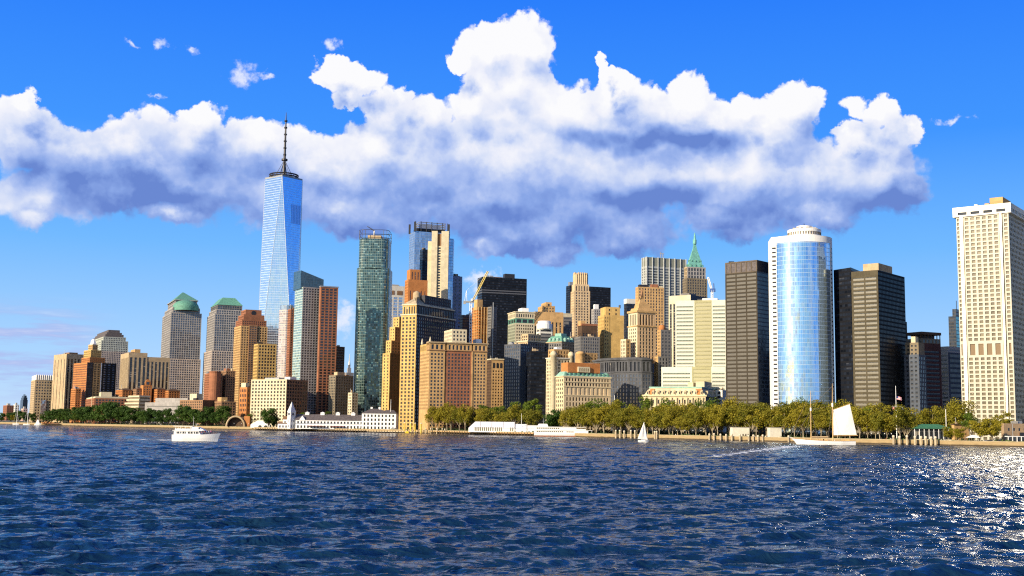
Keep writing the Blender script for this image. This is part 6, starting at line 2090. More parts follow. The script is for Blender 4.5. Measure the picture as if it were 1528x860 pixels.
# awning and terrace
mb = MB(); mb.face([(x(582), D_ - 6, zat(585, 639.4, D_)), (x(590), D_ - 6, zat(585, 639.4, D_)), (x(590), D_ - 2.1, zat(585, 638.2, D_)), (x(582), D_ - 2.1, zat(585, 638.2, D_))]); mb.build('awning', MATS['white_paint'], ph.e)
for p_, q_ in ((459, 485), (492, 514)):
    mb = MB(); mb.prism([(x(p_), D_ - 5), (x(q_), D_ - 5), (x(q_), D_ - .4), (x(p_), D_ - .4)], GZ + 3.2, GZ + 3.5, bottom=True); mb.build('red_awning', basic('faded_red_canvas', (.40, .10, .09), .9, var=.3), ph.e)
ph.finish()

# ------------------------------------------------------------------ white event tent on its pier
D_ = shore(745) + 2
tn = empty('event_tent', (gx(745, D_, 640), D_ + 8, GZ), 'long white event tent with dark doorways and three roof heights', 'tent')
tw_ = basic('tent_white', (.82, .81, .79), .7)
def tent(x0, x1, y0, y1, ze, zr, name, cut):
    mb = MB(); mb.prism([(x0, y0), (x1, y0), (x1, y1), (x0, y1)], GZ, ze, top=False); mb.build(name + '_wall', tw_, tn)
    ym = (y0 + y1) / 2; i0 = x0 + cut
    mb = MB()
    nb = max(1, int((x1 - x0) / 9))
    for k in range(nb):
        a_, c_ = x0 + (x1 - x0) * k / nb, x0 + (x1 - x0) * (k + 1) / nb
        ra, rc_ = max(a_, i0 if k == 0 else a_) , c_
        for (ya, yb_) in ((y0 - .3, ym), (y1 + .3, ym)):
            pts = [(a_ + .06, ya, ze), (c_ - .06, ya, ze), (rc_ - .06, yb_, zr), (ra + .06, yb_, zr)]
            mb.face(pts if ya < yb_ else list(reversed(pts)))
    mb.face([(x0, y1, ze), (x0, y0, ze), (i0, ym, zr)]); mb.face([(x1, y0, ze), (x1, y1, ze), (x1, ym, zr)])
    mb.build(name + '_roof', tw_, tn)
    mb = MB()
    for k in range(nb + 1):
        a_ = x0 + (x1 - x0) * k / nb; 
        if k: mb.tube([(a_, y0 - .35, ze), (a_, ym, zr + .05)], .14, 5)
    mb.build(name + '_roof_seams', MATS['grey_metal'], tn)
xx = lambda p: gx(p, D_, 640)
tent(xx(699), xx(768), D_, D_ + 26, zat(730, 639, D_), zat(730, 629.5, D_), 'main_tent', 6)
tent(xx(768) + .3, xx(786), D_ + .5, D_ + 20, zat(775, 640, D_), zat(775, 633, D_), 'middle_tent', 0)
tent(xx(786) + .3, xx(806), D_ + 1, D_ + 16, zat(795, 640, D_), zat(795, 635, D_), 'end_tent', 0)
for k, px in enumerate(list(np.linspace(709, 717, 4)) + list(np.linspace(720, 729, 4)) + list(np.linspace(732, 739, 3)) + list(np.linspace(742, 748, 3)) + list(np.linspace(762, 768, 3))):
    mb = MB(); pane(mb, (xx(px), D_ - .1 if px < 767 else D_ + .38, GZ + 3.0), 0, .95, 3.6); mb.build('doorway', basic('tent_doorway', (.16, .14, .06), .8), tn)
dock('timber_pier', 'rusty edged pier carrying the long white tent', 640, 798, -6, .5, 2.4, basic('rust_planks', (.45, .28, .12), .9, var=.3))
fp = empty('flagpole', (gx(778, D_ + 4, 640), D_ + 4, GZ), 'thin bare pole rising above the middle of the white tent', 'flagpole')
mb = MB(); mb.tube([(fp.location.x, D_ + 4, GZ), (fp.location.x, D_ + 4, zat(778, 617, D_))], [.25, .12], 6); mb.build('pole', MATS['white_paint'], fp)

# ------------------------------------------------------------------ small white marquee near the brick arch, kiosks, pavilions
D_ = shore(386) + 6
mq = empty('marquee', (gx(386, D_, 640), D_ + 5, GZ), 'small white marquee with arched openings beside the round dark tree', 'tent')
x0, x1 = gx(373.5, D_, 640), gx(402, D_, 640)
mb = MB(); mb.prism([(x0, D_), (x1, D_), (x1, D_ + 10), (x0, D_ + 10)], GZ, GZ + 3.2, top=False); mb.build('canvas_wall', tw_, mq)
mb = MB(); rA = [(x0 - .4, D_ - .4), (x1 + .4, D_ - .4), (x1 + .4, D_ + 10.4), (x0 - .4, D_ + 10.4)]; mb.frustum(rA, [(x0 + 7, D_ + 4.5), (x1 - 8, D_ + 4.5), (x1 - 8, D_ + 5.5), (x0 + 7, D_ + 5.5)], GZ + 3.2, zat(386, 628, D_)); mb.build('canvas_roof', tw_, mq)
for k in range(2):
    cxq = x0 + (x1 - x0) * (.5 + .3 * k)
    mb = MB(); mb.face([(cxq - 2, D_ - .1, GZ + .1), (cxq + 2, D_ - .1, GZ + .1)] + [(cxq + 2 * math.cos(t), D_ - .1, GZ + 1.4 + 1.5 * math.sin(t)) for t in np.linspace(0, math.pi, 8)]); mb.build('arched_opening', MATS['dark_metal'], mq)

for lab, p0, p1, yt_ in (('pale square kiosk with dark doorways behind the timber piles', 1093, 1119, 638), ('pale blank kiosk behind the bowsprit of the schooner', 1149, 1167, 638.5)):
    D_ = shore(p0) + 7
    k_ = empty('kiosk', (gx((p0 + p1) / 2, D_, 650), D_ + 4, GZ), lab, 'kiosk')
    x0, x1 = gx(p0, D_, 650), gx(p1, D_, 650); zt = zat(p0, yt_, D_)
    mb = MB(); mb.prism([(x0, D_), (x1, D_ + 1.5), (x1 - .5, D_ + 8), (x0 - .5, D_ + 7)], GZ, zt); mb.build('cabin', basic('pale_siding', (.66, .62, .50), .8, var=.08), k_)
    mb = MB(); mb.prism([(x0 - .3, D_ - .3), (x1 + .3, D_ + 1.2), (x1, D_ + 8.5), (x0 - 1, D_ + 7.5)], zt, zt + .3, bottom=True); mb.build('roof', MATS['concrete'], k_)
    if 'dark' in lab:
        for t in (.62, .78, .92):
            xq = x0 + (x1 - x0) * t; mb = MB(); pane(mb, (xq, D_ + 1.5 * t - .08, GZ + 1.4), math.atan2(1.5, x1 - x0), 1.0, 2.6); mb.build('doorway', ST_DBROWN, k_)

# green roofed pavilion
D_ = shore(1390) + 32
pv_ = empty('pavilion', (gx(1392, D_, 640), D_ + 9, GZ), 'low pavilion with a green hipped roof and white posts by the water', 'pavilion')
x0, x1 = gx(1363, D_, 640), gx(1425, D_, 640); ze, zr = zat(1392, 640, D_), zat(1392, 633, D_)
rA = [(x0, D_), (x1, D_), (x1, D_ + 18), (x0, D_ + 18)]
mb = MB(); mb.frustum(rA, [(x0 + 9, D_ + 8), (x1 - 9, D_ + 8), (x1 - 9, D_ + 10), (x0 + 9, D_ + 10)], ze, zr); mb.face([(p[0], p[1], ze) for p in reversed(rA)]); mb.build('hipped_roof', basic('green_metal_roof', (.035, .15, .075), .6, var=.15), pv_)
mb = MB(); mb.prism([(x0 + 2, D_ + 3), (x1 - 2, D_ + 3), (x1 - 2, D_ + 15), (x0 + 2, D_ + 15)], GZ, ze - .1); mb.build('glazed_hall', G_BAND, pv_)
for k in range(9):
    xq = x0 + 1 + (x1 - x0 - 2) * k / 8; mb = MB(); mb.box((xq, D_ + .8, GZ), (.35, .35, ze - GZ)); mb.build('post', MATS['white_paint'], pv_)
mb = MB(); mb.prism([(x0 + .5, D_ + .3), (x1 - .5, D_ + .3), (x1 - .5, D_ + .6), (x0 + .5, D_ + .6)], GZ, GZ + 1.1); mb.build('terrace_wall', ST_CREAM, pv_)
D_ = shore(1430) + 42
b, ft, z = tower('park_house', 'tan stone park house with a flat dark roof beside the green pavilion', 1420, 1424, 1446, 634, D_, 70, ST_TAN, None, W(4, 4, .3, .4, G_WIN), py=640)
b.cornice(ft, z, .6, .7, ST_DBROWN); b.finish()
D_ = shore(1515) + 46
b, ft, z = tower('ferry_shed', 'brown clad shed with small dark windows at the foot of the white gridded tower', 1494, 1498, 1560, 632, D_, 74, masonry('rust_tan_panel', (.36, .25, .15)), None, W(4, 5, .35, .3, G_WIN, side=2), py=640); b.finish()
D_ = shore(1515) + 20
b, ft, z = tower('glass_shelter', 'low glass fronted shelter with white posts in front of the brown shed', 1501, 1504, 1550, 652, D_, 78, G_BAND, py=655, part='glazing')
b.cornice(ft, z, .5, .5, MATS['white_paint'], 'flat_roof')
for k in range(8):
    p = Vector(ft[1]).lerp(Vector(ft[2]), k / 7); mb = MB(); mb.box((p.x, p.y - .5, GZ), (.4, .4, z - GZ)); b.add('post', mb, MATS['white_paint'])
b.finish()
# umbrella canopy right
D_ = shore(1455) + 8
um = empty('canopy_tent', (gx(1456, D_, 655), D_ + 3, GZ), 'pale open sided canopy below the rounded tree on the right', 'tent')
x0, x1 = gx(1446, D_, 655), gx(1464, D_, 655)
mb = MB(); mb.frustum([(x0, D_), (x1, D_), (x1, D_ + 6), (x0, D_ + 6)], [((x0 + x1) / 2 - 1, D_ + 2.5), ((x0 + x1) / 2 + 1, D_ + 2.5), ((x0 + x1) / 2 + 1, D_ + 3.5), ((x0 + x1) / 2 - 1, D_ + 3.5)], GZ + 2.8, GZ + 4.6); mb.build('canopy', tw_, um)
for p in ((x0 + .2, D_ + .2), (x1 - .2, D_ + .2), (x1 - .2, D_ + 5.8), (x0 + .2, D_ + 5.8)):
    mb = MB(); mb.tube([(*p, GZ), (*p, GZ + 2.8)], .08, 5); mb.build('post', MATS['grey_metal'], um)

# ------------------------------------------------------------------ piles: one built, the rest copied
def pile_row(label, group, pxs, off, h, r, mat, cat='pile', name='mooring_pile'):
    first = None
    for i, px in enumerate(pxs):
        p = sp(px, off)
        if first is None:
            root = empty(name, (p[0], p[1], 0), label, cat, group)
            mb = MB(); mb.tube([(p[0], p[1], -2.5), (p[0], p[1], h * .3), (p[0], p[1], h)], [r, r, r * .92], 9); pb = mb.build('shaft', mat, root)
            mb = MB(); mb.lathe((p[0], p[1], h - .9), [(r * 1.08, 0), (r * 1.08, .8), (r * .6, 1.15), (.02, 1.2)], 9); pc_ = mb.build('cap', basic('pile_cap_pale', (.60, .52, .38), .8), root)
            first = (root, pb, pc_)
        else:
            root = first[0].copy(); COL.objects.link(root); root.location = (p[0], p[1], random.uniform(-.5, .3))
            for o in first[1:]:
                c_ = o.copy(); COL.objects.link(c_); c_.parent = root


pale_t = basic('bleached_timber', (.42, .34, .22), .9, var=.2)
yel_t = basic('yellow_painted_pile', (.66, .45, .06), .7, var=.2)
pile_row('pale thick mooring pile in the row of eight before the green roofed pavilion', 'pale piles before the green pavilion', [1333, 1342, 1353, 1365, 1374, 1381, 1389, 1395.5], -4, 6.0, .82, pale_t)
pile_row('pale timber pile standing in the water before the square kiosk', 'piles before the square kiosk', [1058.5, 1065.5, 1075, 1083.5, 1092, 1104, 1117], -3, 5.0, .68, pale_t)
pile_row('bleached timber pile between the docked white ferry and the small sailboat', 'piles right of the docked ferry', [919, 925, 931.5, 941.5, 947.5], -4, 6.6, .75, pale_t)
pile_row('bleached timber pile just right of the small sailboat', 'piles right of the small sailboat', [977, 979.8], -3, 6.2, .75, pale_t)
pile_row('tall yellow painted pile at the floating docks', 'yellow piles at the floating docks', [603.5, 613, 619.5, 628.5], -7, 11.0, .75, yel_t)
pile_row('low tan pile along the ragged docks right of the yellow piles', 'tan piles at the ragged docks', [635, 643, 652, 660, 664], -5, 5.5, .6, pale_t)
pile_row('pale short pile near the bow of the schooner', 'piles by the schooner bow', [1176.5, 1124, 1131, 1138], -2, 4.6, .7, pale_t)

# yellow float
p = sp(607.5, -14)
fl = empty('work_float', (p[0], p[1], 0), 'small bright yellow float moored at the yellow piles', 'boat')
mb = MB(); mb.frustum([(p[0] - 1.8, p[1] - 1.2), (p[0] + 1.8, p[1] - 1.2), (p[0] + 1.8, p[1] + 1.2), (p[0] - 1.8, p[1] + 1.2)], [(p[0] - 2.1, p[1] - 1.4), (p[0] + 2.1, p[1] - 1.4), (p[0] + 2.1, p[1] + 1.4), (p[0] - 2.1, p[1] + 1.4)], -.3, 1.0); mb.build('hull', basic('float_yellow', (.75, .50, .03), .6), fl)
mb = MB(); mb.box((p[0], p[1], 1.0), (2.4, 1.6, 1.2)); mb.build('cabin', MATS['float_yellow'], fl)

# flagpole with yard and three flags
D_ = shore(1338) + 24
fp = empty('flagpole', (gx(1338, D_, 640), D_, GZ), 'tall white flagpole with a crossyard and a striped flag on the right shore', 'flagpole')
fx = fp.location.x
mb = MB(); mb.tube([(fx, D_, GZ), (fx, D_, zat(1338, 576, D_))], [.32, .14], 7); mb.build('pole', MATS['white_paint'], fp)
zy = zat(1338, 606.5, D_)
mb = MB(); mb.tube([(gx(1331, D_, 606), D_, zy), (gx(1345, D_, 606), D_, zy)], .14, 6); mb.build('yard', MATS['white_paint'], fp)
flagm = bpy.data.materials.new('striped_flag'); flagm.use_nodes = True
n_ = NT(flagm.node_tree); uvn = n_.n('ShaderNodeUVMap').outputs[0]; fu, fv, _ = n_.xyz(uvn)
stp = n_.math('LESS_THAN', n_.math('FRACT', n_.math('MULTIPLY', fv, 6.5)), .5)
can = n_.math('MULTIPLY', n_.math('LESS_THAN', fu, .4), n_.math('GREATER_THAN', fv, .46))
n_.put(flagm.node_tree.nodes['Principled BSDF'].inputs['Base Color'], n_.mix(can, n_.mix(stp, rgb(.75, .72, .72), rgb(.55, .03, .05)), rgb(.02, .03, .15)))
def flag(x0, z0, w_, h_, mat, sag=.35, name='flag'):
    mb = MB(); nn = 8
    for i in range(nn):
        for (ya, s_) in ((0, 1),):
            u0, u1 = i / nn, (i + 1) / nn
            f_ = lambda u: (x0 + w_ * u, D_ + .25 * math.sin(u * 7), z0 - h_ * sag * u * u)
            p0, p1 = f_(u0), f_(u1)
            mb.face([(p0[0], p0[1], p0[2] - h_), (p1[0], p1[1], p1[2] - h_), p1, p0], [(u0, 0), (u1, 0), (u1, 1), (u0, 1)])
    mb.build(name, mat, fp, True)
flag(fx + .2, zat(1338, 591.5, D_), 3.9, 2.3, flagm)
flag(gx(1331.5, D_, 606), zy - .4, 2.0, 1.5, basic('red_white_flag', (.55, .22, .2), .8), .5)
flag(gx(1343.5, D_, 606), zy - .3, 2.2, 1.7, basic('white_flag', (.75, .75, .74), .8), .5)
D_ = shore(1412) + 50
fp2 = empty('flagpole', (gx(1412, D_, 640), D_, GZ), 'short bare white pole behind the green roofed pavilion', 'flagpole')
mb = MB(); mb.tube([(fp2.location.x, D_, GZ), (fp2.location.x, D_, zat(1412, 611, D_))], [.3, .2], 6); mb.build('pole', MATS['white_paint'], fp2)
D_ = 1100
fp3 = empty('flagpole', (gx(917, D_, 600), D_, GZ), 'bare white mast in the trees before the curved dark block', 'flagpole')
mb = MB(); mb.tube([(fp3.location.x, D_, GZ), (fp3.location.x, D_, zat(917, 590, D_))], [.3, .2], 6); mb.build('pole', MATS['white_paint'], fp3)


# ------------------------------------------------------------------ trees: a few built leaf by leaf, the rest copied
def leafmat(name, c1, c2):
    m = bpy.data.materials.new(name); m.use_nodes = True
    n = NT(m.node_tree); t = m.node_tree
    b = t.nodes['Principled BSDF']
    geo = n.n('ShaderNodeNewGeometry')
    oi = n.n('ShaderNodeObjectInfo').outputs['Random']
    isl = geo.outputs['Random Per Island']
    f = n.math('ADD', n.math('MULTIPLY', isl, .5), n.math('MULTIPLY', oi, .5))
    col = n.mix(f, rgb(*c1), rgb(*c2))
    n.put(b.inputs['Base Color'], col)
    b.inputs['Roughness'].default_value = .6
    b.inputs['Specular IOR Level'].default_value = .2
    tr = n.n('ShaderNodeBsdfTranslucent'); n.put(tr.inputs['Color'], col)
    mx = n.n('ShaderNodeMixShader'); mx.inputs[0].default_value = .28
    t.links.new(b.outputs[0], mx.inputs[1]); t.links.new(tr.outputs[0], mx.inputs[2])
    t.links.new(mx.outputs[0], t.nodes['Material Output'].inputs['Surface'])
    return m


L_OLIVE = leafmat('plane_leaf', (.085, .105, .010), (.34, .275, .022))
L_GREEN = leafmat('green_leaf', (.050, .095, .010), (.15, .20, .018))
L_DARK = leafmat('dark_leaf', (.022, .058, .010), (.075, .135, .018))
L_YEL = leafmat('yellow_leaf', (.16, .15, .010), (.32, .26, .020))
BARK = basic('pale_bark', (.30, .25, .17), .9, var=.35)
BARKD = basic('dark_bark', (.10, .075, .05), .9, var=.3)


def crown_mesh(seed, h, w, base, nclump, nleaf, leaf, flat=1.0):
    """leaf faces gathered in clumps spread through the crown; h tree height, w crown width, base underside of the crown"""
    rng = np.random.default_rng(seed)
    cz, rz, rx = (h + base) / 2, (h - base) / 2, w / 2
    V, Fc = [], []
    cl = []
    while len(cl) < nclump:
        p = rng.uniform(-1, 1, 3)
        r_ = np.linalg.norm(p)
        if .35 < r_ < .95:
            cl.append(p * np.array([rx * .80, rx * .80, rz * .82]) + [0, 0, cz])
    out = []
    for c in cl:
        cr_ = rng.uniform(.20, .36) * w * .62
        n_ = int(nleaf * rng.uniform(.6, 1.4))
        d = rng.normal(size=(n_, 3)); d /= np.linalg.norm(d, axis=1)[:, None]
        rad_ = cr_ * rng.uniform(.45, 1.05, n_)[:, None] * np.array([1, 1, .72])
        out.append(np.hstack([c + d * rad_, d]))
    P = np.vstack(out)
    n_ = len(P)
    nrm = P[:, 3:] + rng.normal(0, .55, (n_, 3)); nrm /= np.linalg.norm(nrm, axis=1)[:, None]
    a = np.cross(nrm, rng.normal(size=(n_, 3))); a /= np.linalg.norm(a, axis=1)[:, None]
    b_ = np.cross(nrm, a)
    s_ = leaf * rng.uniform(.6, 1.3, n_)[:, None]
    pts = np.stack([P[:, :3] - a * s_ * .5, P[:, :3] + b_ * s_ * .38 - a * s_ * .05, P[:, :3] + a * s_ * .5, P[:, :3] - b_ * s_ * .38 + a * s_ * .05], 1).reshape(-1, 3)
    me = bpy.data.meshes.new('crown')
    me.from_pydata(pts.tolist(), [], [(4 * i, 4 * i + 1, 4 * i + 2, 4 * i + 3) for i in range(n_)])
    return me, cl


def tree_proto(name, seed, h, w, base, leafm, barkm, nclump=15, nleaf=150, leaf=.95, tr=.38, fork=.5):
    me, cl = crown_mesh(seed, h, w, base, nclump, nleaf, leaf)
    me.materials.append(leafm)
    rng = random.Random(seed)
    root = empty(name, (0, 0, 0))
    cr = bpy.data.objects.new('crown', me); COL.objects.link(cr); cr.parent = root
    mb = MB()
    zf = base * rng.uniform(.45, .8) + 1
    lean = rng.uniform(-.6, .6)
    mb.tube([(0, 0, -.3), (lean * .3, 0, zf * .5), (lean, 0, zf), (lean * 1.3, 0, h * .72)], [tr * 1.25, tr, tr * .8, tr * .25], 7)
    for c in sorted(cl, key=lambda q: q[2])[:9]:
        mid = (lean * .6 + c[0] * .45, c[1] * .45, zf + (c[2] - zf) * .55)
        mb.tube([(lean, 0, zf - rng.uniform(0, .6)), mid, tuple(c)], [tr * .55, tr * .36, tr * .1], 5)
    mb.build('trunk', barkm, root)
    return root


def copy_tree(o, loc, rz, s, label, group):
    r = o.copy(); COL.objects.link(r)
    r.location = loc; r.rotation_euler = (0, 0, rz); r.scale = (s, s, s * random.uniform(.93, 1.07))
    tag(r, label, 'tree', group)
    for ch in PCH[o.name]:
        c = ch.copy(); COL.objects.link(c); c.parent = r
    return r


PCH, USED = {}, set()
def protos(name, n, h, w, base, leafm, barkm, seed, **k):
    out = []
    for i in range(n):
        r = tree_proto(name, seed + i, h * random.uniform(.94, 1.06), w * random.uniform(.92, 1.08), base, leafm, barkm, **k)
        PCH[r.name] = list(r.children)
        out.append(r)
    return out


PLANE = protos('plane_tree', 6, 25, 19.5, 5.5, L_OLIVE, BARK, 10, nclump=22, nleaf=170, leaf=.85)
GREEN = protos('broadleaf_tree', 3, 25, 19, 6, L_GREEN, BARKD, 40, nclump=18, nleaf=150, leaf=.9)
DARKT = protos('broadleaf_tree', 4, 19, 18, 2.2, L_DARK, BARKD, 60, nclump=20, nleaf=170, leaf=1.0)
YELT = protos('broadleaf_tree', 2, 18, 17, 3.2, L_YEL, BARK, 80, nclump=20, nleaf=170, leaf=.9)


def plant(kind, px, off, s, label, group, rz=None):
    D = shore(px) + off
    o = random.choice(kind)
    rz = random.random() * 6.28 if rz is None else rz
    loc = (gx(px, D, 640), D, GZ)
    if o.name not in USED:
        USED.add(o.name)
        o.location = loc; o.rotation_euler = (0, 0, rz); o.scale = (s, s, s)
        tag(o, label, 'tree', group)
        return o
    return copy_tree(o, loc, rz, s, label, group)


def row(kind, x0, x1, step, off, s, label, group, jit=4, sj=.17):
    x = x0
    while x < x1:
        plant(kind, x + random.uniform(-jit, jit), off + random.uniform(-4, 5), s * random.uniform(1 - sj, 1 + sj), label, group)
        x += step * random.uniform(.85, 1.15)


# dark trees on the left promenade
row(DARKT, 66, 124, 8.5, 30, 1.35, 'dark green tree in the dense clump below the tall orange brick tower', 'dark trees below the orange brick tower')
row(DARKT, 128, 186, 9.5, 26, 1.6, 'large dark round headed tree in front of the long low cream and red brick block', 'dark round trees before the cream and red block', sj=.06)
row(DARKT, 190, 246, 9, 24, 1.25, 'dark pointed tree on the promenade in front of the stepped louvred museum', 'dark trees before the museum')
row(DARKT, 250, 334, 10, 22, 1.35, 'dark tree behind the white motor yacht', 'dark trees behind the motor yacht')
row(DARKT, 4, 48, 8, 60, .95, 'dark tree at the far left shore below the distant blue tower', 'dark trees at the far left shore')
plant(YELT, 19, 42, .8, 'small yellow green tree among dark ones at the far left shore', None)
plant(GREEN, 112, 22, .7, 'lighter green small tree at the edge of the dense dark clump', None)
plant(DARKT, 400, 12, 1.35, 'single round dark tree just left of the clock tower pier house', None)
plant(DARKT, 410, 30, .72, 'smaller dark tree between round dark tree and clock tower', None)
plant(DARKT, 345, 34, .6, 'low dark tree peeping over the brick arch pavilion', None)
plant(GREEN, 374, 40, .7, 'green tree in shadow right of the brick arch pavilion', None)
row(GREEN, 448, 492, 9, 85, .75, 'green treetop showing over the slate roof of the pier house', 'treetops over the pier house roof')
# park trees
row(PLANE, 643, 700, 10.5, 42, 1.02, 'olive plane tree with pale trunk in the clump below the tan and red brick block', 'plane trees below the tan and red brick block')
row(PLANE, 706, 800, 13, 52, 1.00, 'olive plane tree behind the long white event tent', 'plane trees behind the white tent')
row(GREEN, 640, 735, 17, 95, 1.05, 'green tree in the back row below the tan and red brick block', 'back row trees below the tan and red block')
row(GREEN, 742, 812, 14, 85, 1.28, 'big green tree rising behind the white tent, below the shaded corner blocks', 'big green trees behind the white tent')
plant(DARKT, 822, 52, 1.15, 'dark green round tree just left of the docked ferry mast', None)
plant(DARKT, 829, 66, 1.2, 'dark green tall tree behind the docked white ferry', None)
row(PLANE, 845, 950, 11, 26, .98, 'olive plane tree with pale forked trunk in the row between docked ferry and small sailboat', 'plane trees between ferry and sailboat')
row(PLANE, 962, 1082, 11, 24, .95, 'olive plane tree with pale trunk in the row right of the small sailboat', 'plane trees right of the sailboat')
row(PLANE, 850, 1080, 13, 58, 1.08, 'olive plane tree of the second row below the curved dark block and the mansard building', 'second row plane trees in the park')
row(PLANE, 855, 1080, 15, 41, .86, 'smaller olive plane tree filling the gap behind the front row, left of the pale kiosks', 'gap filling plane trees')
row(GREEN, 1088, 1300, 26, 46, .86, 'green leafy tree among the olive planes behind kiosks and schooner', 'green trees among the planes')
row(GREEN, 880, 1075, 21, 95, 1.22, 'green treetop of the back row before the mansard roofed stone building', 'back row green trees in the park')
row(PLANE, 1086, 1178, 11, 34, 1.08, 'olive plane tree behind the pale kiosks', 'plane trees behind the kiosks')
row(PLANE, 1090, 1290, 16, 66, 1.22, 'taller olive plane tree at the foot of the bowed mirror tower', 'plane trees at the foot of the mirror tower')
row(PLANE, 1182, 1300, 14, 26, .92, 'olive plane tree behind the masts of the schooner', 'plane trees behind the schooner')
row(GREEN, 1195, 1240, 22, 98, 1.25, 'pointed green treetop before the bowed mirror glass', 'green treetops before the mirror glass')
row(PLANE, 1304, 1362, 13, 24, .92, 'olive plane tree around the flagpole with the striped flag', 'plane trees around the flagpole')
row(PLANE, 1300, 1450, 15, 72, 1.08, 'olive plane tree behind the green roofed pavilion', 'plane trees behind the green pavilion')
plant(YELT, 1415, 18, .62, 'small yellow green tree in front of the green roofed pavilion', None)
plant(YELT, 1430, 17, .60, 'small yellow green tree in front of the tan park house', None)
plant(YELT, 1461, 14, 1.0, 'broad bright yellow green tree left of the brown shed', None)
plant(YELT, 1480, 18, .98, 'bright yellow green tree touching the brown shed', None)
plant(GREEN, 1449, 40, .92, 'darker green tree behind the bright yellow green tree', None)
plant(PLANE, 1496, 60, .9, 'olive tree behind the brown shed at the right edge', None)
for nm_ in [k for k in PCH if k not in USED]:       # a prototype nobody planted is taken out again
    for o_ in PCH[nm_] + [bpy.data.objects[nm_]]:
        bpy.data.objects.remove(o_)


# ------------------------------------------------------------------ boats
HULLW = basic('hull_white', (.82, .81, .78), .35)
CABG = glass('cabin_glass', (.03, .035, .04), share=0.2, blind=(.45, .40, .28), pw=1.3, ph=9, bar=.25, barcol=(.7, .69, .66))


def hull_mesh(x0, y0, L, B, hs, hb, draft=-.6, sheer=.6, rake=1.4, n=26, stern=.75):
    """a hull from stern x0 to bow x0+L (+rake): hs side height aft, hb at the bow"""
    mb = MB()
    secs = []
    for i in range(n + 1):
        t = i / n
        half = B / 2 * (stern + (1 - stern) * min(1, t * 4)) * (1 - max(0, (t - .55) / .45) ** 2.2)
        half = max(half, .05)
        top = hs + (hb - hs) * t ** 2.2 - sheer * math.sin(math.pi * t) * .25
        x_ = x0 + L * t
        xt = x_ + rake * t ** 3
        secs.append([(xt, y0 - half, top), (x_ + rake * .4 * t ** 3, y0 - half * .92, top * .45), (x_, y0 - half * .72, draft), (x_, y0 + half * .72, draft), (x_ + rake * .4 * t ** 3, y0 + half * .92, top * .45), (xt, y0 + half, top)])
    for i in range(n):
        a, b = secs[i], secs[i + 1]
        for k in range(5):
            mb.face([a[k], a[k + 1], b[k + 1], b[k]][::-1])
        mb.face([a[0], b[0], b[5], a[5]])
    mb.face(list(reversed(secs[0])))
    return mb, secs


def rot_build(mb, name, mat, root, ang, smooth=False):
    """build a boat part about the boat's own origin; the root is turned afterwards"""
    return mb.build(name, mat, root, smooth)


# white motor yacht
D_ = 575
p = at(290, 658, D_)
yt = empty('motor_yacht', (gx(258, D_, 655), D_, 0), 'white motor yacht with two decks and people on its bow', 'boat')
X0 = yt.location.x
Ly = gx(324, D_, 655) - X0
HW = 6.2
mb, sc_ = hull_mesh(X0, D_, Ly, HW, 3.1, 4.0, rake=1.6); mb.build('hull', HULLW, yt)
def cab(x0, x1, z0, z1, hw, name, mat, rf=0.0, rr=0.0):
    mb = MB()
    a = [(x0, D_ - hw), (x1, D_ - hw), (x1, D_ + hw), (x0, D_ + hw)]
    b = [(x0 + rr, D_ - hw + .1), (x1 - rf, D_ - hw + .1), (x1 - rf, D_ + hw - .1), (x0 + rr, D_ + hw - .1)]
    mb.frustum(a, b, z0, z1)
    return mb.build(name, mat, yt)
cab(X0 + 1.0, X0 + Ly * .66, 2.9, 5.0, 2.6, 'main_cabin', HULLW, 1.2)
for t0, t1 in ((.10, .20), (.22, .32), (.36, .48), (.50, .60)):
    mb = MB(); mb.face([(X0 + Ly * t0, D_ - 2.68, 3.7), (X0 + Ly * t1, D_ - 2.68, 3.7), (X0 + Ly * t1, D_ - 2.66, 4.6), (X0 + Ly * t0, D_ - 2.66, 4.6)]); mb.build('window', CABG, yt)
mb = MB(); mb.prism([(X0 + .4, D_ - 2.9), (X0 + Ly * .68, D_ - 2.9), (X0 + Ly * .68, D_ + 2.9), (X0 + .4, D_ + 2.9)], 5.0, 5.25, bottom=True); mb.build('upper_deck', HULLW, yt)
cab(X0 + Ly * .42, X0 + Ly * .74, 5.25, 6.9, 2.2, 'wheelhouse', HULLW, 3.4)
mb = MB(); mb.face([(X0 + Ly * .60, D_ - 2.2, 5.9), (X0 + Ly * .66, D_ - 2.2, 5.9), (X0 + Ly * .62, D_ - 2.16, 6.6), (X0 + Ly * .585, D_ - 2.16, 6.6)]); mb.build('window', CABG, yt)
mb = MB(); mb.prism([(X0 + .6, D_ - 2.6), (X0 + Ly * .46, D_ - 2.6), (X0 + Ly * .46, D_ + 2.6), (X0 + .6, D_ + 2.6)], 7.1, 7.35, bottom=True); mb.build('canopy_roof', HULLW, yt)
cab(X0 + 1.4, X0 + Ly * .42, 5.25, 6.1, 2.35, 'upper_bulwark', HULLW)
for t in (.05, .16, .27, .38):
    for s_ in (-1, 1):
        mb = MB(); mb.tube([(X0 + .8 + Ly * t, D_ + s_ * 2.4, 5.2), (X0 + .8 + Ly * t, D_ + s_ * 2.4, 7.15)], .09, 5); mb.build('canopy_post', MATS['white_paint'], yt)
mb = MB(); mb.tube([(X0 + Ly * .45, D_, 6.9), (X0 + Ly * .45, D_, 12.0)], [.12, .05], 5); mb.tube([(X0 + Ly * .52, D_, 6.8), (X0 + Ly * .53, D_, 8.4)], .1, 5); mb.box((X0 + Ly * .53, D_, 8.2), (1.6, .4, .25)); mb.build('antenna_mast', MATS['grey_metal'], yt)
mb = MB()
pts = [(sc_[i][0][0], sc_[i][0][1] + .15, sc_[i][0][2]) for i in range(15, 27)]
mb.tube([(a, b_, c + .95) for a, b_, c in pts], .05, 4)
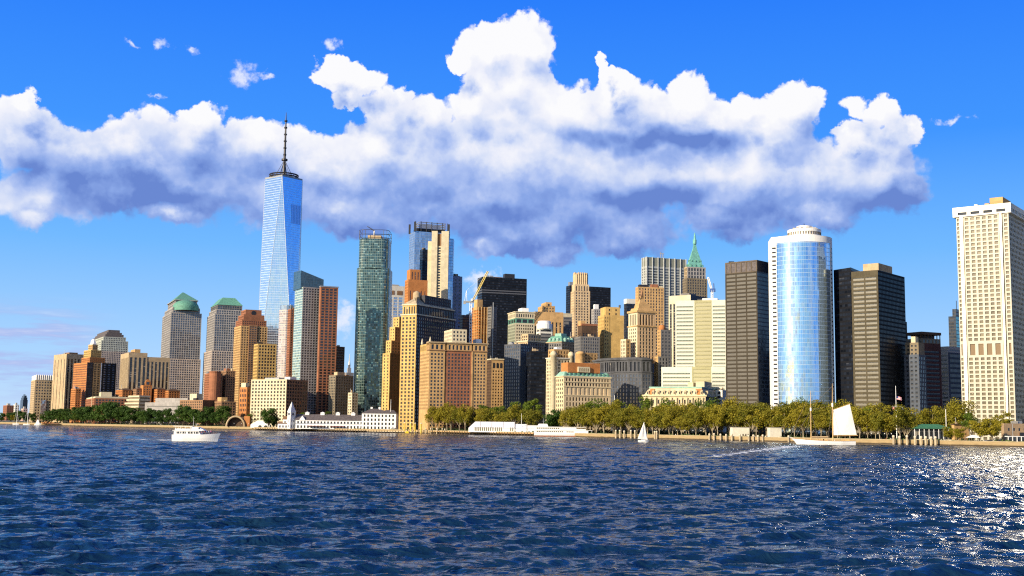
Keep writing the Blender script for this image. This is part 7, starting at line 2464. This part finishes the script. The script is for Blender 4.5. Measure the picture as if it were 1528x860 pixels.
for q in pts[::2]: mb.tube([q, (q[0], q[1], q[2] + .95)], .05, 4)
mb.build('bow_rail', MATS['grey_metal'], yt)

# people: one body, copied with other clothes
def person_mesh(shirt, trousers, skin=(.45, .28, .19)):
    mb = MB()
    for s_ in (-1, 1):
        mb.tube([(s_ * .10, 0, 0), (s_ * .10, 0, .45), (s_ * .09, 0, .86)], [.07, .085, .11], 7, 1)
        mb.tube([(s_ * .20, 0, 1.42), (s_ * .27, .02, 1.12), (s_ * .25, -.12, .88)], [.07, .055, .04], 6, 0)
    mb.lathe((0, 0, 0), [(.05, .80), (.17, .86), (.165, 1.05), (.20, 1.30), (.19, 1.42), (.08, 1.50), (.06, 1.56)], 10, 0)
    mb.lathe((0, 0, 0), [(.05, 1.50), (.075, 1.56), (.10, 1.62), (.105, 1.70), (.085, 1.78), (.01, 1.81)], 10, 2)
    return mb
def person(loc, shirt, label, group, rz=0.0):
    mats = [basic('cloth_%02d%02d%02d' % tuple(int(c * 99) for c in shirt), shirt, .9), basic('dark_trousers', (.03, .035, .06), .9), basic('skin', (.42, .26, .18), .6)]
    o = person_mesh(shirt, None).build('person', mats, origin=Vector((0, 0, 0)))
    o.location = loc; o.rotation_euler = (0, 0, rz)
    tag(o, label, 'person', group)
    return o
shirts = [((.6, .05, .05), 'red'), ((.75, .73, .7), 'white'), ((.05, .08, .3), 'navy'), ((.5, .1, .12), 'dark red'), ((.1, .1, .1), 'black'), ((.2, .35, .6), 'light blue')]
def deck_z(xq):
    t = min(1, max(0, (xq - X0) / Ly)); i = min(25, int(t * 26)); return sc_[i][0][2]
yp = []
random.seed(3)
slots = [(.67, -1.9), (.70, -.6), (.72, .9), (.735, -1.6), (.76, .2), (.775, -1.2), (.80, .7), (.815, -.7), (.84, .3), (.86, -.4)]
where = ['nearest the wheelhouse', 'second from the wheelhouse', 'behind the middle rail', 'at the near rail', 'in the middle of the bow crowd', 'at the near rail further forward', 'on the far side of the bow', 'just behind the foremost pair', 'second from the tip of the bow', 'foremost at the tip of the bow']
for i, (t, dy) in enumerate(slots):
    sh, nm = shirts[i % 6]
    xq = X0 + Ly * t
    person((xq, D_ + dy, deck_z(xq) - .02), sh, 'person in %s top on the yacht bow, %s' % (nm, where[i]), 'people on the yacht bow', random.uniform(-2, 2))

# small sailboat
D_ = 772
sb = empty('sailboat', (gx(952, D_, 657), D_, 0), 'small white sloop under full white sail in front of the plane trees', 'boat')
X0 = sb.location.x; Ls = gx(967, D_, 657) - X0
mb, sc2 = hull_mesh(X0, D_, Ls, 2.3, 1.0, 1.15, -.3, .3, .7, 18, .6); mb.build('hull', HULLW, sb)
mb = MB(); mb.frustum([(X0 + 2, D_ - .6), (X0 + 4.6, D_ - .6), (X0 + 4.6, D_ + .6), (X0 + 2, D_ + .6)], [(X0 + 2.1, D_ - .5), (X0 + 4.0, D_ - .5), (X0 + 4.0, D_ + .5), (X0 + 2.1, D_ + .5)], .9, 1.4); mb.build('cabin', HULLW, sb)
xm = gx(961.5, D_, 650); zm = zat(962, 630, D_)
mb = MB(); mb.tube([(xm, D_, .8), (xm - .1, D_, zm)], [.12, .07], 6); mb.build('mast', MATS['white_paint'], sb)
sailm = basic('sailcloth', (.82, .80, .74), .75, var=.04)
def sail(corners, belly, name, parent, n=9, ydir=-1, mat=None):
    """a bellied sail through corners given bottom-left, bottom-right, top-right, top-left (triangle: repeat the top)"""
    a, b, c, d = [Vector(q) for q in corners]
    mb = MB()
    P = lambda u, v: a.lerp(b, u).lerp(d.lerp(c, u), v) + Vector((0, ydir * belly * math.sin(math.pi * u) * math.sin(math.pi * min(v, .97) * .9 + .2), 0))
    for i in range(n):
        for j in range(n):
            mb.face([P(i / n, j / n), P((i + 1) / n, j / n), P((i + 1) / n, (j + 1) / n), P(i / n, (j + 1) / n)])
    return mb.build(name, mat or sailm, parent, True)
sail([(gx(951.2, D_, 655), D_ - .6, 1.9), (xm - .15, D_, 1.7), (xm - .15, D_, zm - .2), (xm - .3, D_, zm - .2)], .5, 'mainsail', sb)
sail([(xm + .2, D_ - .1, 1.6), (gx(966.5, D_, 655), D_, 1.3), (xm + .2, D_, zm - 1.4), (xm + .1, D_, zm - 1.4)], .35, 'jib', sb)
mb = MB(); mb.tube([(gx(951.2, D_, 655), D_ - .6, 1.7), (xm, D_, 1.6)], .07, 5); mb.build('boom', MATS['grey_metal'], sb)
person((X0 + 1.2, D_, .75), (.1, .1, .12), 'person in dark clothes at the stern of the small white sloop', None)

# schooner
D_ = 745
sn = empty('schooner', (gx(1181, D_, 660), D_, 0), 'long white two masted schooner with one big cream sail set aft', 'boat')
xs, xb = gx(1276, D_, 660), gx(1190, D_, 660)       # stern right, bow left
L_ = xs - xb
mb, sc3 = hull_mesh(0, 0, L_, 6.2, 2.7, 3.9, -.7, 1.4, 4.0, 30, .45)
mb.v = [(xs - vx, D_ - vy, vz) for vx, vy, vz in mb.v]
mb.build('hull', HULLW, sn)
mb = MB(); 
for i in range(30):
    a_, c_ = sc3[i][5], sc3[i + 1][5]
    q = lambda s, dz: (xs - s[0], D_ - s[1] - .04, s[2] + dz)
    mb.face([q(c_, -.15), q(a_, -.15), q(a_, .10), q(c_, .10)])
mb.build('cap_rail', basic('varnished_rail', (.32, .15, .05), .5), sn)
mb = MB(); mb.tube([(xb - 2.5, D_, 3.7), (gx(1178, D_, 652), D_, zat(1178, 652.5, D_))], [.28, .14], 7); mb.build('bowsprit', HULLW, sn)
VARN = basic('varnished_spar', (.52, .34, .14), .5, var=.15)
x1m, x2m = gx(1210, D_, 640), gx(1242.5, D_, 640)
z1m, z2m = zat(1210, 583, D_), zat(1243, 572.5, D_)
mb = MB(); mb.tube([(x1m, D_, 1.8), (x1m + .1, D_, z1m * .64), (x1m + .25, D_, z1m)], [.32, .27, .11], 8); mb.build('foremast', VARN, sn)
mb = MB(); mb.tube([(x2m, D_, 1.8), (x2m + .1, D_, z2m * .64), (x2m + .3, D_, z2m)], [.34, .29, .11], 8); mb.build('mainmast', VARN, sn)
for (xm_, zm_) in ((x1m, z1m), (x2m, z2m)):
    mb = MB(); mb.tube([(xm_ + .12, D_, zm_ * .62), (xm_ + .12, D_, zm_ * .68)], .55, 8); mb.build('mast_cap', MATS['white_paint'], sn)
zb0 = zat(1258, 651, D_)
sail([(x2m + .5, D_ - .1, zb0 + .6), (gx(1277.5, D_, 650), D_ - 1.2, zat(1277, 649, D_)), (gx(1267, D_, 603), D_ - 1.5, zat(1267, 603.5, D_)), (x2m + .6, D_, zat(1244, 612, D_))], 1.2, 'mainsail', sn, 12, mat=basic('cream_canvas', (.84, .81, .74), .8, var=.05))
mb = MB(); mb.tube([(x2m, D_, zb0), (gx(1279, D_, 650), D_ - 1.2, zat(1278, 650, D_))], .2, 6); mb.build('boom', VARN, sn)
mb = MB(); mb.tube([(x2m, D_, zat(1243, 612, D_)), (gx(1268, D_, 603), D_ - 1.5, zat(1268, 602.5, D_))], .16, 6); mb.build('gaff', VARN, sn)
mb = MB(); mb.tube([(x1m, D_, 4.2), (x2m - 2.5, D_ - .4, 4.6)], .2, 6); mb.tube([(x1m + .4, D_ - .3, 4.8), (x2m - 3, D_ - .6, 5.0)], .45, 7); mb.build('furled_foresail', basic('furled_canvas', (.42, .30, .17), .9), sn)
rg = basic('rigging_line', (.16, .13, .10), .8)
for (xa, za, xb_, zb_) in ((x1m, z1m * .95, gx(1179, D_, 652), zat(1179, 652, D_)), (x1m, z1m * .64, gx(1186, D_, 655), zat(1186, 655, D_)), (x1m, z1m * .64, x2m, z2m * .64), (x2m, z2m * .95, x1m, z1m * .68), (x2m, z2m * .62, gx(1277, D_, 650), zat(1277, 649, D_)),
                           (x1m, z1m * .62, x1m - 4, 3), (x1m, z1m * .62, x1m + 4, 3), (x2m, z2m * .62, x2m - 4, 3), (x2m, z2m * .62, x2m + 4, 3)):
    mb = MB(); mb.tube([(xa, D_, za), (xb_, D_ - (2.6 if zb_ == 3 else 0), zb_)], .075, 4); mb.build('rigging', rg, sn)
for (xq, w_) in ((x1m + 6, 4), (x2m - 5, 3), (x2m + 8, 4.5)):
    mb = MB(); mb.box((xq, D_, 1.9), (w_, 2.2, 1.6)); mb.build('deckhouse', VARN, sn)
for i, (t, nm, sh) in enumerate(((.12, 'white', (.75, .73, .7)), (.20, 'dark', (.08, .08, .1)), (.28, 'tan', (.5, .36, .2)), (.36, 'white', (.75, .73, .7)), (.46, 'navy', (.05, .08, .25)), (.55, 'brown', (.3, .18, .1)))):
    ww_ = ['under the sail at the stern', 'under the middle of the sail', 'beside the mainmast foot', 'between the masts, nearest the mainmast', 'between the masts, midway', 'beside the foremast foot'][i]
    person((xs - L_ * t, D_ - .8, 1.75), sh, 'person in a %s top on the schooner deck, %s' % (nm, ww_), 'people on the schooner deck', 1.0)

# docked excursion ferry
D_ = shore(840) - 9
fe = empty('excursion_ferry', (gx(797, D_, 652), D_, 0), 'docked white excursion ferry with two window decks and a rusty waterline', 'boat')
X0, X1 = gx(797, D_, 650), gx(884, D_, 650); L_ = X1 - X0
mb, sc4 = hull_mesh(X0, D_, L_ - 1, 9.5, 3.0, 3.0, -.5, .4, 1.2, 26, .9); mb.build('hull', HULLW, fe)
mb = MB(); mb.prism([(X0 - .1, D_ - 4.62), (X0 + L_ * .72, D_ - 4.85), (X0 + L_ * .72, D_ - 4.3), (X0 - .1, D_ - 4.3)], -.5, .95); mb.build('rusty_boot_band', MATS['rust'], fe)
def deckhouse(t0, t1, z0, z1, hw, nm='deckhouse'):
    mb = MB(); mb.prism([(X0 + L_ * t0, D_ - hw), (X0 + L_ * t1, D_ - hw), (X0 + L_ * t1, D_ + hw), (X0 + L_ * t0, D_ + hw)], z0, z1); return mb.build(nm, HULLW, fe)
deckhouse(0, .92, 2.8, 5.6, 4.2, 'main_deckhouse')
deckhouse(.01, .72, 5.9, 8.4, 3.9, 'upper_deckhouse')
mb = MB(); mb.prism([(X0, D_ - 4.6), (X0 + L_ * .99, D_ - 4.6), (X0 + L_ * .99, D_ + 4.6), (X0, D_ + 4.6)], 5.6, 5.9, bottom=True); mb.build('promenade_deck', HULLW, fe)
mb = MB(); mb.prism([(X0 + .5, D_ - 4.3), (X0 + L_ * .88, D_ - 4.3), (X0 + L_ * .88, D_ + 4.3), (X0 + .5, D_ + 4.3)], 8.4, 8.7, bottom=True); mb.build('roof_deck', HULLW, fe)
for t0, t1, z0, z1, yo in ((.03, .50, 3.9, 4.9, 4.26), (.54, .68, 3.9, 4.8, 4.26), (.03, .44, 6.8, 7.8, 3.96)):
    mb = MB(); mb.face([(X0 + L_ * t0, D_ - yo, z0), (X0 + L_ * t1, D_ - yo, z0), (X0 + L_ * t1, D_ - yo, z1), (X0 + L_ * t0, D_ - yo, z1)], [(0, .5), (L_ * (t1 - t0), .5), (L_ * (t1 - t0), 1), (0, 1)]); mb.build('window_band', glass('ferry_windows', (.10, .09, .04), share=0, pw=1.7, ph=99, bar=.35, barcol=(.74, .73, .7), hbar=0), fe)
mb = MB(); mb.prism([(X0 + L_ * .72, D_ - 4.35), (X0 + L_ * .88, D_ - 4.35), (X0 + L_ * .88, D_ - 4.25), (X0 + L_ * .72, D_ - 4.25)], 5.9, 6.9); mb.build('aft_bulwark', HULLW, fe)
mb = MB(); mb.frustum([(X0 + L_ * .05, D_ - 2.4), (X0 + L_ * .24, D_ - 2.4), (X0 + L_ * .24, D_ + 2.4), (X0 + L_ * .05, D_ + 2.4)], [(X0 + L_ * .08, D_ - 2.2), (X0 + L_ * .22, D_ - 2.2), (X0 + L_ * .22, D_ + 2.2), (X0 + L_ * .08, D_ + 2.2)], 8.7, 11.2); mb.build('wheelhouse', HULLW, fe)
mb = MB(); mb.face([(X0 + L_ * .10, D_ - 2.36, 9.6), (X0 + L_ * .21, D_ - 2.36, 9.6), (X0 + L_ * .205, D_ - 2.30, 10.6), (X0 + L_ * .105, D_ - 2.30, 10.6)]); mb.build('window', CABG, fe)
mb = MB(); mb.tube([(X0 + L_ * .16, D_, 11.2), (X0 + L_ * .16, D_, 16.0)], [.25, .12], 6); mb.tube([(X0 + L_ * .13, D_, 13.5), (X0 + L_ * .19, D_, 13.5)], .1, 5); mb.build('mast', MATS['grey_metal'], fe)
for t in (.92, .985):
    mb = MB(); mb.tube([(X0 + L_ * t, D_ - 4.4, 2.9), (X0 + L_ * t, D_ - 4.4, 5.7)], .15, 5); mb.build('deck_post', MATS['white_paint'], fe)

# small white trawler and yacht masts at the far left
D_ = shore(56) - 12
tb = empty('trawler', (gx(52, D_, 630), D_, 0), 'small white cabin boat moored below the leftmost beige slab', 'boat')
X0 = tb.location.x
mb, _s = hull_mesh(X0, D_, 11, 4, 2.0, 3.4, -.5, .4, 1.2, 16, .8); mb.build('hull', HULLW, tb)
mb = MB(); mb.frustum([(X0 + 2, D_ - 1.6), (X0 + 8, D_ - 1.6), (X0 + 8, D_ + 1.6), (X0 + 2, D_ + 1.6)], [(X0 + 2.4, D_ - 1.5), (X0 + 7, D_ - 1.5), (X0 + 7, D_ + 1.5), (X0 + 2.4, D_ + 1.5)], 2.0, 5.0); mb.frustum([(X0 + 3, D_ - 1.3), (X0 + 6.5, D_ - 1.3), (X0 + 6.5, D_ + 1.3), (X0 + 3, D_ + 1.3)], [(X0 + 3.6, D_ - 1.2), (X0 + 5.8, D_ - 1.2), (X0 + 5.8, D_ + 1.2), (X0 + 3.6, D_ + 1.2)], 5.0, 8.0); mb.build('cabin', HULLW, tb)
mb = MB(); mb.tube([(X0 + 5, D_, 8), (X0 + 5, D_, 12)], .12, 5); mb.build('mast', MATS['grey_metal'], tb)
for px, lab, h_ in ((25, 'bare masted white yacht at the far left shore below the blue tower', 30), (41, 'white lattice mast rising from a pale hull at the foot of the beige slab', 34)):
    D_ = shore(px) - 10
    s_ = empty('moored_yacht', (gx(px, D_, 630) - 6, D_, 0), lab, 'boat'); X0 = s_.location.x
    mb, _s = hull_mesh(X0, D_, 12, 3.6, 1.6, 2.2, -.5, .3, 1.2, 14, .7); mb.build('hull', HULLW, s_)
    mb = MB(); mb.tube([(X0 + 6, D_, 1), (X0 + 6, D_, h_)], [.45, .25], 6); mb.tube([(X0 + 6, D_, h_ * .6), (X0 + 10.5, D_, 2)], .12, 4); mb.tube([(X0 + 6, D_, h_ * .95), (X0 + 1, D_, 2)], .1, 4); mb.build('mast', MATS['white_paint'], s_)
# work barge gear at the left
p = sp(72, -8)
br = empty('barge_cargo', (p[0], p[1], 3.2), 'orange and brown gear heaped on the rusty barge at the far left', 'cargo')
mb = MB()
random.seed(8)
for k in range(14):
    mb.box((p[0] + random.uniform(-12, 12), p[1] + random.uniform(-2.5, 2), 3.2), (random.uniform(1, 3.5), 2, random.uniform(.8, 2.6)), random.random())
mb.build('crates', basic('orange_gear', (.42, .20, .07), .9, var=.5), br)

# parked vehicles by the right sea wall, plus strollers on the promenade
def car(px, off, col, label):
    pt = sp(px, off)
    c = empty('parked_car', (pt[0], pt[1], GZ), label, 'car')
    def q(prof, hw, mat, name):
        mb = MB(); fr = [(pt[0] + a, pt[1] - hw, GZ + z) for a, z in prof]; bk = [(pt[0] + a, pt[1] + hw, GZ + z) for a, z in prof]
        mb.face(fr); mb.face(list(reversed(bk)))
        for i in range(len(prof)):
            j = (i + 1) % len(prof); mb.face([fr[j], fr[i], bk[i], bk[j]])
        return mb.build(name, mat, c)
    q([(-2.2, .35), (2.2, .35), (2.25, .85), (1.3, 1.0), (.7, 1.0), (-1.6, 1.0), (-2.2, .9)], .88, col, 'body')
    q([(-1.7, 1.0), (1.0, 1.0), (.4, 1.5), (-1.3, 1.5)], .80, G_WIN, 'cabin_glass')
    for s_ in (-1.35, 1.35):
        mb = MB(); mb.tube([(pt[0] + s_, pt[1] - .9, GZ + .33), (pt[0] + s_, pt[1] + .9, GZ + .33)], .33, 10); mb.build('wheels', MATS['dark_metal'], c)
car(1478, 10, basic('dark_car_paint', (.03, .03, .035), .3), 'dark parked car under the bright yellow green tree on the right')
car(1490, 10, basic('black_car_paint', (.012, .012, .015), .3), 'black parked car before the glass fronted shelter')
car(1472, 12, basic('silver_car_paint', (.45, .46, .48), .35), 'silver parked car beside the pale canopy on the right')

random.seed(21)
walk = [(1126, 'white', (.75, .73, .7)), (1130, 'black', (.04, .04, .05)), (1136, 'red', (.5, .06, .05)), (1142, 'white', (.75, .73, .7)), (1145, 'blue', (.08, .15, .4)), (1315, 'dark', (.05, .05, .06)), (1322, 'red', (.5, .06, .05)), (1329, 'white', (.75, .73, .7)), (1404, 'white', (.75, .73, .7)), (1410, 'blue', (.08, .15, .4)), (1440, 'dark', (.05, .05, .06)), (1008, 'white', (.75, .73, .7)), (1030, 'black', (.04, .04, .05)), (1044, 'tan', (.5, .36, .2)), (346, 'dark', (.05, .05, .06)), (352, 'white', (.75, .73, .7)), (357, 'dark', (.05, .05, .06))]
for i, (px, nm, sh) in enumerate(walk):
    place = 'between the two pale kiosks' if px < 1150 and px > 1120 else 'left of the flagpole with the striped flag' if 1300 < px < 1335 else 'before the tan park house' if px > 1400 else 'under the plane trees right of the sailboat' if px > 900 else 'before the brick arch pavilion'
    tone = {1126: 'leftmost, ', 1142: 'rightmost in white, ', 352: '', 346: 'left one, ', 357: 'right one, ', 1008: '', 1404: ''}.get(px, '')
    pt = sp(px, 5 + random.uniform(-1, 3))
    person((pt[0], pt[1], GZ + .03), sh, 'strolling person in a %s top %s%s' % (nm, tone, place), 'strollers on the promenade', random.uniform(-2, 2))

# promenade lamps: one built, the rest copied
lamp = None
for i, px in enumerate(list(range(132, 250, 14)) + list(range(338, 372, 11)) + list(range(1010, 1056, 12)) + list(range(1300, 1332, 10))):
    pt = sp(px, 4)
    where = 'before the dark trees on the left' if px < 300 else 'before the brick arch pavilion' if px < 400 else 'under the plane trees right of the small sailboat' if px < 1100 else 'left of the tall flagpole'
    if lamp is None:
        lamp = empty('street_lamp', (*pt, GZ))
        mb = MB(); mb.tube([(*pt, GZ), (*pt, GZ + .6), (*pt, GZ + 4.2)], [.16, .09, .06], 6); lp1 = mb.build('pole', MATS['dark_metal'], lamp)
        mb = MB(); mb.lathe((*pt, GZ + 4.2), [(.08, 0), (.30, .25), (.32, .55), (.12, .8), (.02, .9)], 8); lp2 = mb.build('lamp_head', basic('lamp_milk_glass', (.72, .72, .68), .4), lamp)
        r = lamp
    else:
        r = lamp.copy(); COL.objects.link(r); r.location = (*pt, GZ)
        for o in (lp1, lp2):
            c_ = o.copy(); COL.objects.link(c_); c_.parent = r
    tag(r, 'small promenade lamp with a pale head ' + where, 'street lamp', 'promenade lamps ' + where)
